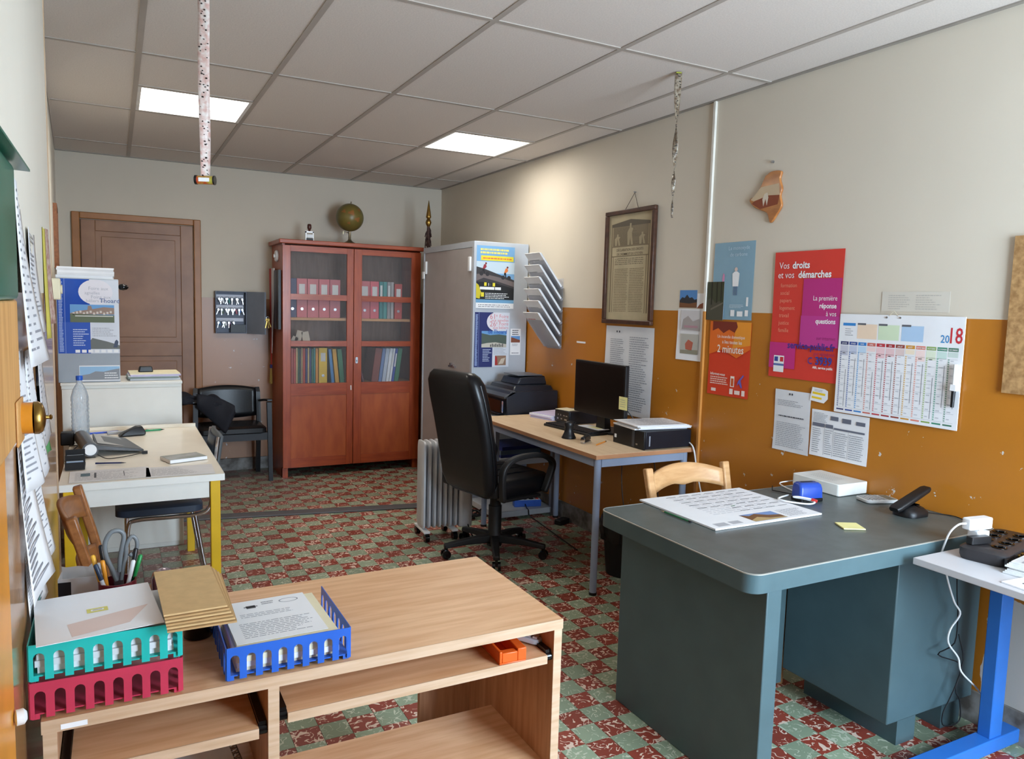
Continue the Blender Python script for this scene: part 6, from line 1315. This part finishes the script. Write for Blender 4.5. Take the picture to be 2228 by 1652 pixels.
for k in range(12):
    x = 0.012 + 0.0437*k
    rects(b7, 'month_header', [(x, 0.296, 0.039, 0.014)], ink(*mcol[k]), 1); rects(b7, 'month_foot', [(x, 0.012, 0.036, 0.006)], ink(*mcol[k]), 1)
    pal = tuple(int(255-(255-q)*0.28) for q in mcol[k]); pc4 = tuple(int(255-(255-q)*0.6) for q in mcol[k])
    rects(b7, 'month_tint', [(x, 0.25 + 0.008*(k % 4), 0.039, 0.043-0.008*(k % 4))], ink(*pal), 1)
    rects(b7, 'day_column', [(x+0.001, 0.028+0.00865*d, 0.0065, 0.0055) for d in range(28)], ink(*pc4), 2)
    rects(b7, 'week_rule', [(x, 0.024+0.0345*d, 0.039, 0.0012) for d in range(8)], ink(186, 188, 194), 1)
    rects(b7, 'holiday_bar', [(x+0.032, 0.03 + (0.05 if k % 3 else 0.0), 0.0022, 0.16)], ink(130, 132, 140), 2)
    lines(b7, x+0.012, 0.03, 0.016, 0.25, 9, ink(200, 202, 208), 1, 100+k, 0.15, 0.3)
texts(b7, [(mname[k], 0.0315+0.0437*k, 0.2995, 0.0085, 'CENTER', 0.01, 0.8) for k in range(12)], INKW, 3)
hk = MB().tube([(0.235, h7-0.004, 0.004), (0.255, h7+0.018, 0.003), (0.275, h7-0.004, 0.004)], 0.0008, 5).build('hanging_string', mat('pale_string', (206, 190, 160), 0.8), b7)
MB().cyl((0.225, h7-0.01, 0.003), (0.225, h7-0.01, 0.006), 0.004, n=10).cyl((0.285, h7-0.01, 0.003), (0.285, h7-0.01, 0.006), 0.004, n=10).build('eyelet', STEEL, b7)
mk = thing('marker_pen', 'white marker pen with black cap clipped to the year planner', 'pen', M=b7.matrix_world @ T(0.532, 0.15, 0.014))
MB().cyl((0, 0.0, 0), (0, 0.10, 0), 0.007, n=14).build('barrel', WPLASTIC, mk, smooth=True); MB().cyl((-0.001, -0.062, 0), (0, 0.0, 0), 0.0065, 0.0075, 14).build('cap', BLACK, mk, smooth=True); MB().box(-0.012, 0.012, 0.0, 0.025, -0.010, 0.008).build('clip', WPLASTIC, mk, bevel=0.002)
# taped clear sheet, two notices and the yellow card
gh_ = sheet('faint_sheet', 'faint translucent sheet taped above the year planner', 'paper', on_right(-0.668, 1.518), 0.288, 0.080, mat('faded_film', (212, 205, 192), 0.6, var=0.02))
lines(gh_, 0.03, 0.008, 0.10, 0.062, 7, ink(190, 184, 174), 1, 120, 0.4, 0.5); lines(gh_, 0.15, 0.008, 0.11, 0.062, 7, ink(190, 184, 174), 1, 121, 0.4, 0.5)
n1 = sheet('typed_letter', 'white typed letter pinned below the red poster', 'notice', on_right(-0.138, 0.848), 0.21, 0.29, PAPER2, wave=0.005, seed=11)
rects(n1, 'flag_mark', [(0.085, 0.268, 0.008, 0.009), (0.10, 0.268, 0.008, 0.009)], INK, 1); lines(n1, 0.02, 0.215, 0.16, 0.03, 4, INKL, 1, 122, 0.3, 0.5); lines(n1, 0.03, 0.16, 0.15, 0.014, 1, INK, 1, 123, 0.4, 0.1); lines(n1, 0.02, 0.02, 0.17, 0.12, 14, INKL, 1, 124, 0.3, 0.2)
n2 = sheet('printed_table', 'white sheet with a printed table right of the typed letter', 'notice', on_right(-0.357, 0.86), 0.297, 0.21, PAPER, wave=0.003, seed=13)
rects(n2, 'grey_heading', [(0.105, 0.172, 0.04, 0.018), (0.165, 0.168, 0.045, 0.020), (0.235, 0.168, 0.045, 0.016), (0.01, 0.135, 0.065, 0.016), (0.08, 0.135, 0.04, 0.016), (0.125, 0.133, 0.155, 0.008)], ink(104, 108, 122), 1)
lines(n2, 0.012, 0.155, 0.08, 0.045, 7, INKL, 1, 125, 0.35, 0.3); lines(n2, 0.012, 0.015, 0.055, 0.115, 12, INKL, 1, 126, 0.35, 0.4); lines(n2, 0.08, 0.015, 0.04, 0.115, 12, INKL, 1, 127, 0.35, 0.4); lines(n2, 0.128, 0.015, 0.07, 0.11, 12, INKL, 1, 128, 0.35, 0.2); lines(n2, 0.205, 0.015, 0.075, 0.11, 12, INKL, 1, 129, 0.35, 0.2); rects(n2, 'table_rule', [(0.075, 0.01, 0.001, 0.125), (0.122, 0.01, 0.001, 0.125), (0.20, 0.01, 0.0008, 0.12)], INK, 1)
yc = sheet('yellow_card', 'small white card with yellow stripes above the printed table', 'card', on_right(-0.342, 1.108, 0.006) @ RZ(-0.06), 0.095, 0.062, PAPER, pts=[(0, 0), (0.078, -0.002), (0.097, 0.02), (0.093, 0.056), (0.075, 0.062), (0.008, 0.062)])
rects(yc, 'yellow_stripe', [(0.012, 0.032, 0.07, 0.010), (0.010, 0.012, 0.055, 0.009)], ink(236, 200, 40), 1); lines(yc, 0.02, 0.045, 0.05, 0.012, 2, INKL, 1, 130, 0.35, 0.2)
# particle board notice panel at the right edge
cbk = mat('particle_board', (186, 146, 96), 0.85, col2=(146, 108, 66), vs=48, bump=0.4, bs=60)
pb_ = MB().box(0, 0.60, 0, 0.552, 0, 0.012).build('cork_board', cbk); pb_.matrix_world = on_right(-1.178, 1.238); tag(pb_, 'brown cork pin board at the right edge of the wall', 'pin board')
# hide-shaped wooden plaque
pq = thing('wooden_plaque', 'wavy wooden plaque with a painted scene on the right wall', 'plaque', M=on_right(0.0, 2.0, 0.001))
out = [(0.0, 0.155), (0.04, 0.172), (0.098, 0.165), (0.092, 0.13), (0.108, 0.085), (0.10, 0.05), (0.112, 0.005), (0.085, -0.035), (0.048, -0.072), (0.025, -0.025), (-0.02, -0.005), (-0.06, 0.012), (-0.095, 0.05), (-0.055, 0.072), (-0.025, 0.11)]
out = [(p.x, p.y) for p in spline([Vector((x, y, 0)) for x, y in out + [out[0]]], 4)[:-1]]
MB().prism(out[::-1] if sum((a[0]*b_[1]-b_[0]*a[1]) for a, b_ in zip(out, out[1:])) < 0 else out, 0, 0.014).build('board', wood('varnished_plaque', (188, 122, 62), (160, 98, 48), 0.3, (4, 12, 12), 3, coat=0.3), pq, bevel=0.003)
pq['_t'] = 0.014
shape(pq, 'pale_scene', [(-0.085, 0.05), (-0.02, 0.105), (0.09, 0.11), (0.10, 0.055), (-0.06, 0.04)], ink(202, 178, 146), 1); shape(pq, 'brown_band', [(-0.075, 0.03), (-0.02, 0.0), (0.09, 0.012), (0.098, 0.055), (0.03, 0.06), (-0.06, 0.042)], ink(134, 66, 40), 2)
shape(pq, 'white_figure', [(0.0, 0.01), (0.012, 0.045), (0.022, 0.012), (0.03, 0.05), (0.022, 0.075), (0.004, 0.07), (-0.008, 0.045)], ink(214, 200, 180), 3)
MB().cyl((0.035, 0.218, 0), (0.035, 0.218, 0.012), 0.006, n=10).build('nail', STEEL, pq)
lb = sheet('white_label', 'tiny white label strip on the ochre wall left of the monitor', 'label', on_right(1.645, 1.258), 0.11, 0.012, PAPER)

# ================================================================== key cabinet and its keys on the back wall
KB = thing('key_cabinet', 'open metal key cabinet full of keys on the back wall', 'key cabinet', (0.63, YB, 1.198))
KG = mat('dark_blue_grey_steel', (52, 56, 78), 0.4); KL = mat('light_key_bar', (204, 208, 222), 0.5)
kw, kh, kd = 0.25, 0.357, 0.065
for q in ((0, kw, -kd, 0, 0, 0.006), (0, kw, -kd, 0, kh-0.006, kh), (0, 0.006, -kd, 0, 0.006, kh-0.006), (kw-0.006, kw, -kd, 0, 0.006, kh-0.006)): MB().box(*q).build('case_wall', KG, KB)
MB().box(0.006, kw-0.006, -0.006, -0.001, 0.006, kh-0.006).build('case_back', mat('key_case_back', (92, 100, 118), 0.5), KB)
for z in (0.315, 0.225, 0.115): MB().box(0.012, kw-0.02, -0.012, -0.006, z-0.014, z+0.014).build('hook_bar', KL, KB)
kdr = MB(T(kw, -kd, 0) @ RZ(math.radians(-62))).box(0.0, 0.245, -0.002, 0.012, 0, kh).build('cabinet_door', mat('grey_door_steel', (128, 134, 144), 0.4), KB, bevel=0.002)
MB().box(0.12, kw-0.008, -kd+0.004, -0.02, 0.008, 0.075).build('lower_recess', BLACK, KB)
kcol = [(60, 62, 70), (226, 228, 232), (36, 36, 40), (28, 110, 110), (70, 72, 80), (206, 208, 212), (44, 44, 48), (96, 100, 108), (50, 54, 64), (60, 78, 40), (214, 216, 214), (60, 66, 84), (190, 194, 200), (150, 60, 80), (40, 100, 176), (52, 54, 60), (44, 96, 140), (112, 126, 92), (222, 222, 224), (120, 60, 104), (90, 92, 96)]
knm = ['dark grey', 'white', 'black', 'teal', 'slate', 'silver', 'jet black', 'steel grey', 'charcoal', 'olive', 'pale silver', 'navy grey', 'light grey', 'plum', 'blue', 'graphite', 'sea blue', 'sage', 'bright white', 'purple', 'pewter']
for k in range(21):
    r_, i = (0, k) if k < 8 else ((1, k-8) if k < 16 else (2, k-16))
    x = 0.63 + 0.026 + i*0.0265 + 0.004*((k*7) % 3); z = 1.198 + (0.315, 0.225, 0.115)[r_] - 0.004; y = YB - 0.022 - 0.004*(k % 3)
    t = thing('key', '%s tagged key on the %s row of the key cabinet' % (knm[k], ('top', 'middle', 'bottom')[r_]), 'key', (x, y, z), group='keys in the key cabinet')
    MB().tube([(0.009*math.cos(a), 0, -0.009+0.009*math.sin(a)) for a in [2*math.pi*q/12 for q in range(13)]], 0.0013, 5).build('ring', STEEL, t, smooth=True)
    m = mat('key_tag_%d_%d_%d' % kcol[k], kcol[k], 0.45)
    MB(Matrix.Rotation(0.12*((k*5) % 5 - 2), 4, 'Y')).prism(rounded(-0.0075, 0.0075, -0.002, 0.002, 0.0015), -0.046-0.012*(k % 2), -0.015).build('tag', m, t)
    MB(Matrix.Rotation(0.18*((k*3) % 5 - 2), 4, 'Y')).box(-0.0025, 0.0025, -0.006, -0.004, -0.066, -0.016).box(-0.007, 0.007, -0.0065, -0.0035, -0.03, -0.014).build('blade', STEEL, t)
kk_ = thing('key_bunch', 'bunch of brass keys hanging from the key cabinet door', 'keys', (0.63+kw+0.105+0.03, YB-kd-0.225, 1.198+0.14))
for k in range(6): MB(Matrix.Rotation(0.16*(k-2.5), 4, 'X') @ Matrix.Rotation(0.12*((k*2) % 5-2), 4, 'Y')).box(-0.003, 0.003, -0.0012, 0.0012, -0.085, -0.02).cyl((0, -0.0015, -0.016), (0, 0.0015, -0.016), 0.012, n=14).build('key', BRASS if k % 3 else mat('gold_tag', (206, 180, 96), 0.5), kk_)
MB().tube([(0.012*math.cos(a), 0, 0.012*math.sin(a)) for a in [2*math.pi*q/14 for q in range(15)]], 0.0016, 6).build('ring', STEEL, kk_, smooth=True)

# ================================================================== garment thrown over the visitor armchair
jk = thing('black_jacket', 'black jacket thrown over the left arm of the visitor armchair', 'jacket', (0.44, 3.66, 0.70))
CLO = mat('black_cloth', (24, 25, 34), 0.8, bump=0.3, bs=60)
def roll(u, v):
    a = 2*math.pi*v; x = -0.16 + 0.42*u; r_ = 0.05 + 0.02*math.sin(3*u*math.pi+1) + 0.008*math.sin(5*a+9*u) + 0.006*math.sin(3*a-14*u)
    r_ *= (0.75 + 0.5*math.sin(math.pi*min(1, max(0, u)))) if 0 < u < 1 else 0.25
    return (x, 0.0 + r_*1.1*math.cos(a), 0.0 - 0.10*u*u + r_*math.sin(a)*0.8)
MB().grid(roll, 22, 20).build('rolled_body', CLO, jk, smooth=True)
def flap(u, v):
    x0, x1 = (-0.01, 0.27); x = x0 + (x1-x0)*u
    zt = 0.04 - 0.10*u*u; zb = (-0.06 - 0.22*min(1, u/0.75)) if u < 0.75 else (-0.28 + 0.16*(u-0.75)/0.25)
    return (x, -0.075 - 0.02*math.sin(7*u+2*v) - 0.02*math.sin(math.pi*v), zt + (zb-zt)*v)
MB().grid(flap, 16, 10).build('hanging_flap', CLO, jk, smooth=True, solid=0.012)

# ================================================================== fly strips
def fly_strip(label, x, y, w_, L, twist, can, m):
    t = thing('fly_strip', label, 'fly strip', (x, y, H-0.0005), math.radians(-25), group='sticky fly strips')
    def f(u, v):
        a = twist*u*math.pi*2 * u; ww = w_*(1 - 0.75*u*u if twist > 1 else 1 - 0.1*u)
        return ((v-0.5)*ww*math.cos(a), (v-0.5)*ww*math.sin(a) + 0.004*math.sin(9*u), -L*u)
    MB().grid(f, 60, 3).build('sticky_ribbon', m, t, smooth=True, solid=0.0008)
    MB().box(-w_*0.35, w_*0.35, -0.006, 0.006, -0.006, 0.0).build('pin_tab', mat('yellow_green_tab', (150, 150, 40), 0.5), t)
    rn = random.Random(17); fb = MB()
    for k in range(70):
        u = rn.random(); v = rn.uniform(0.1, 0.9); p = Vector(f(u, v)); s = rn.uniform(0.001, 0.0028)
        fb.box(p.x-s, p.x+s, p.y-0.004, p.y+0.004, p.z-s*0.8, p.z+s*0.8)
    fb.build('trapped_flies', mat('fly_dark', (44, 34, 30), 0.6), t)['kind'] = 'stuff'
    if can:
        cn = MB().cyl((-0.03, 0, -L-0.012), (0.03, 0, -L-0.012), 0.0145, n=18).build('canister', mat('canister_print', (176, 170, 70), 0.35, col2=(190, 70, 40), vs=60), t, smooth=True)
        [MB().cyl((xa, 0, -L-0.012), (xb, 0, -L-0.012), 0.0157, n=18).build('canister_cap', BLACK, t, smooth=True) for xa, xb in ((-0.034, -0.026), (0.028, 0.033))]
        MB().box(-0.018, 0.018, -0.0152, -0.0142, -L-0.019, -L-0.006).build('canister_label', WPLASTIC, t)
fly_strip('spotted fly strip with its canister hanging from the ceiling at left', 0.163, 0.10, 0.039, 0.68, 0.15, True, mat('pinkish_fly_paper', (216, 206, 198), 0.3, col2=(196, 158, 148), vs=60))
fly_strip('twisted fly strip hanging from the ceiling before the right wall', 2.20, 0.107, 0.034, 0.66, 1.6, False, mat('brown_fly_paper', (150, 138, 120), 0.25, col2=(96, 76, 58), vs=70))

# ================================================================== left wall
gbx = thing('green_letter_box', 'green metal letter box with flared lid high on the left wall', 'letter box', (-0.29, -1.76, 1.4875))
GRN = mat('green_enamel', (16, 104, 82), 0.25)
MB().prism(rounded(0.0, 0.055, 0, 0.26, 0.015), 0.0, 0.178).build('box', GRN, gbx, bevel=0.006)
MB().loft([[(0.0, -0.005, 0.184), (0.0, 0.33, 0.184), (0.0, 0.33, 0.187), (0.0, -0.005, 0.187)], [(0.068, -0.005, 0.179), (0.068, 0.31, 0.179), (0.068, 0.31, 0.182), (0.068, -0.005, 0.182)]]).build('lid', GRN, gbx)
MB().box(0.018, 0.028, 0.262, 0.285, 0.01, 0.15).build('back_plate', mat('grey_plate', (150, 156, 156), 0.4), gbx)
wb = thing('brass_bell', 'small brass bell on an orange wooden block on the left post', 'bell', (-0.2378, -1.52, 1.327))
MB().box(0.0, 0.003, -0.05, 0.02, -0.032, 0.028).build('wooden_block', wood('light_batten', (214, 166, 104), (190, 138, 80), 0.5, (40, 40, 3)), wb, bevel=0.003)
MB().cyl((0.003, 0.0, 0), (0.016, 0.0, 0), 0.0215, n=24).build('orange_drum', mat('orange_gloss_paint', (226, 148, 44), 0.3, var=0.08), wb, smooth=True)
MB().lathe([(0.0225, 0), (0.0225, 0.006), (0.0195, 0.0105), (0.011, 0.0135), (0.003, 0.0145), (0.0022, 0.018), (0.004, 0.020), (0.002, 0.022)], (0.016, 0.0, 0), (1, 0.1, 0), n=24).build('dome', BRASS, wb, smooth=True)
def curl(name, label, y, z, w_, h_, amt, seed, m=PAPER2, skew=0.0, txt=True):
    """sheet pinned at its top edge, lower part curling away from the wall"""
    M = on_left(y, z, 0.002)
    def f(u, v):
        return (w_*u + skew*(1-v), h_*v, amt*(1-v)**1.5*(0.35+0.65*u) + 0.004*math.sin(4*u+seed))
    o = MB().grid(f, 6, 10).build(name, m, None, smooth=True, solid=0.0006); o.matrix_world = M
    tag(o, label, 'paper', 'papers pinned to the left wall')
    if txt:
        rn = random.Random(seed); b = MB()
        for k in range(20):
            v = 0.94 - 0.045*k; u0 = 0.1; u1 = rn.uniform(0.5, 0.9)
            P = [f(u0, v), f(u1, v), f(u1, v+0.014), f(u0, v+0.014)]
            b.poly([(p[0], p[1], p[2]+0.0012) for p in P])
        q = b.build('lettering', INKL, o)
    return o
curl('curled_sheet', 'tall curled sheet high on the left wall beside the letter box', -1.10, 1.36, 0.21, 0.34, 0.045, 1)
curl('printed_notice', 'printed notice on the left wall behind the tall curled sheet', -0.78, 1.40, 0.30, 0.24, 0.02, 2)
curl('yellow_notice', 'narrow yellow notice near the end of the left wall', -0.10, 1.36, 0.08, 0.33, 0.01, 3, mat('pale_yellow_paper', (216, 204, 96), 0.7), txt=False)
curl('spotted_strip', 'pale spotted strip at the end of the left wall', 0.05, 1.40, 0.10, 0.30, 0.016, 4, mat('spotted_paper', (206, 186, 172), 0.6, col2=(170, 120, 110), vs=60), txt=False)
curl('curled_sheet', 'narrow curled sheet low on the left wall above the bell', -1.12, 1.13, 0.10, 0.26, 0.03, 5)
curl('printed_notice', 'pale printed notice in the middle of the left wall papers', -0.93, 1.10, 0.20, 0.28, 0.03, 6)
curl('printed_notice', 'grey printed notice farther along the left wall papers', -0.60, 1.12, 0.24, 0.30, 0.022, 7, mat('grey_paper', (196, 192, 192), 0.8))
curl('green_flyer', 'white flyer with green edge on the left wall', -0.50, 1.08, 0.10, 0.18, 0.02, 8, mat('green_paper', (92, 160, 96), 0.7), txt=False)
curl('folded_page', 'long white page folded down the left wall below the bell', -1.20, 0.93, 0.20, 0.30, 0.04, 9, PAPER, 0.03)
curl('red_lettered_sheet', 'white sheet with pink lettering curling above the turquoise tray', -1.09, 0.86, 0.20, 0.15, 0.02, 10, PAPER, 0.0)
curl('loose_page', 'loose white page low on the left wall behind the turquoise tray', -0.86, 0.90, 0.16, 0.22, 0.03, 11, PAPER)
th_ = thing('thermostat', 'small cream thermostat box on the end of the left wall', 'thermostat', M=on_left(0.36, 1.475, 0.001))
MB().prism(rounded(0, 0.075, 0, 0.075, 0.006), 0, 0.028).build('case', mat('cream_plastic', (226, 214, 182), 0.4), th_, bevel=0.003)
MB().cyl((0.037, 0.037, 0.028), (0.037, 0.037, 0.034), 0.016, n=18).build('dial', mat('cream_plastic', (226, 214, 182), 0.4), th_, smooth=True)
pf = thing('narrow_frame', 'narrow brown wooden frame near the far end of the left wall', 'frame', M=fr((xl(3.0)+0.002, 2.95, 1.66), (-0.0407, 1, 0), (0, 0, 1)))
for q in ((0, 0.40, 0, 0.03), (0, 0.40, 0.38, 0.41), (0, 0.03, 0.03, 0.38), (0.37, 0.40, 0.03, 0.38)): MB().box(q[0], q[1], q[2], q[3], 0, 0.022).build('frame_bar', wood('brown_frame', (150, 92, 50), (128, 76, 40)), pf)
MB().box(0.03, 0.37, 0.03, 0.38, 0.0, 0.006).build('print', mat('aged_paper', (186, 172, 140), 0.7), pf)

for o in bpy.data.objects:
    if '_t' in o: del o['_t']
# ================================================================== a few more small things
cbn = thing('cable_bundle', 'tangled black cable bundle on the floor between radiator and printer stand', 'cable', (2.06, 1.98, 0))
rn = random.Random(23); P = []
for k in range(26):
    a = k*0.95; r_ = 0.035 + 0.03*rn.random(); P.append((1.5*r_*math.cos(a), r_*math.sin(a), 0.008 + 0.055*rn.random()))
MB().tube(P, 0.0055, 6, smooth=4).build('loops', BLACK, cbn, smooth=True)
MB().box(-0.05, 0.03, -0.03, 0.02, 0.001, 0.035).build('transformer', BLACK, cbn, bevel=0.004)
tin = thing('round_tin', 'small round metal tin behind the kraft envelopes', 'tin', (-0.03, -0.79, ZB))
MB().lathe([(0.026, 0), (0.028, 0.003), (0.028, 0.085), (0.024, 0.097), (0.012, 0.104), (0.002, 0.106)], n=24).build('body', mat('tin_metal', (170, 150, 160), 0.2, 0.8), tin, smooth=True)
for o in bpy.data.objects:
    if '_t' in o: del o['_t']
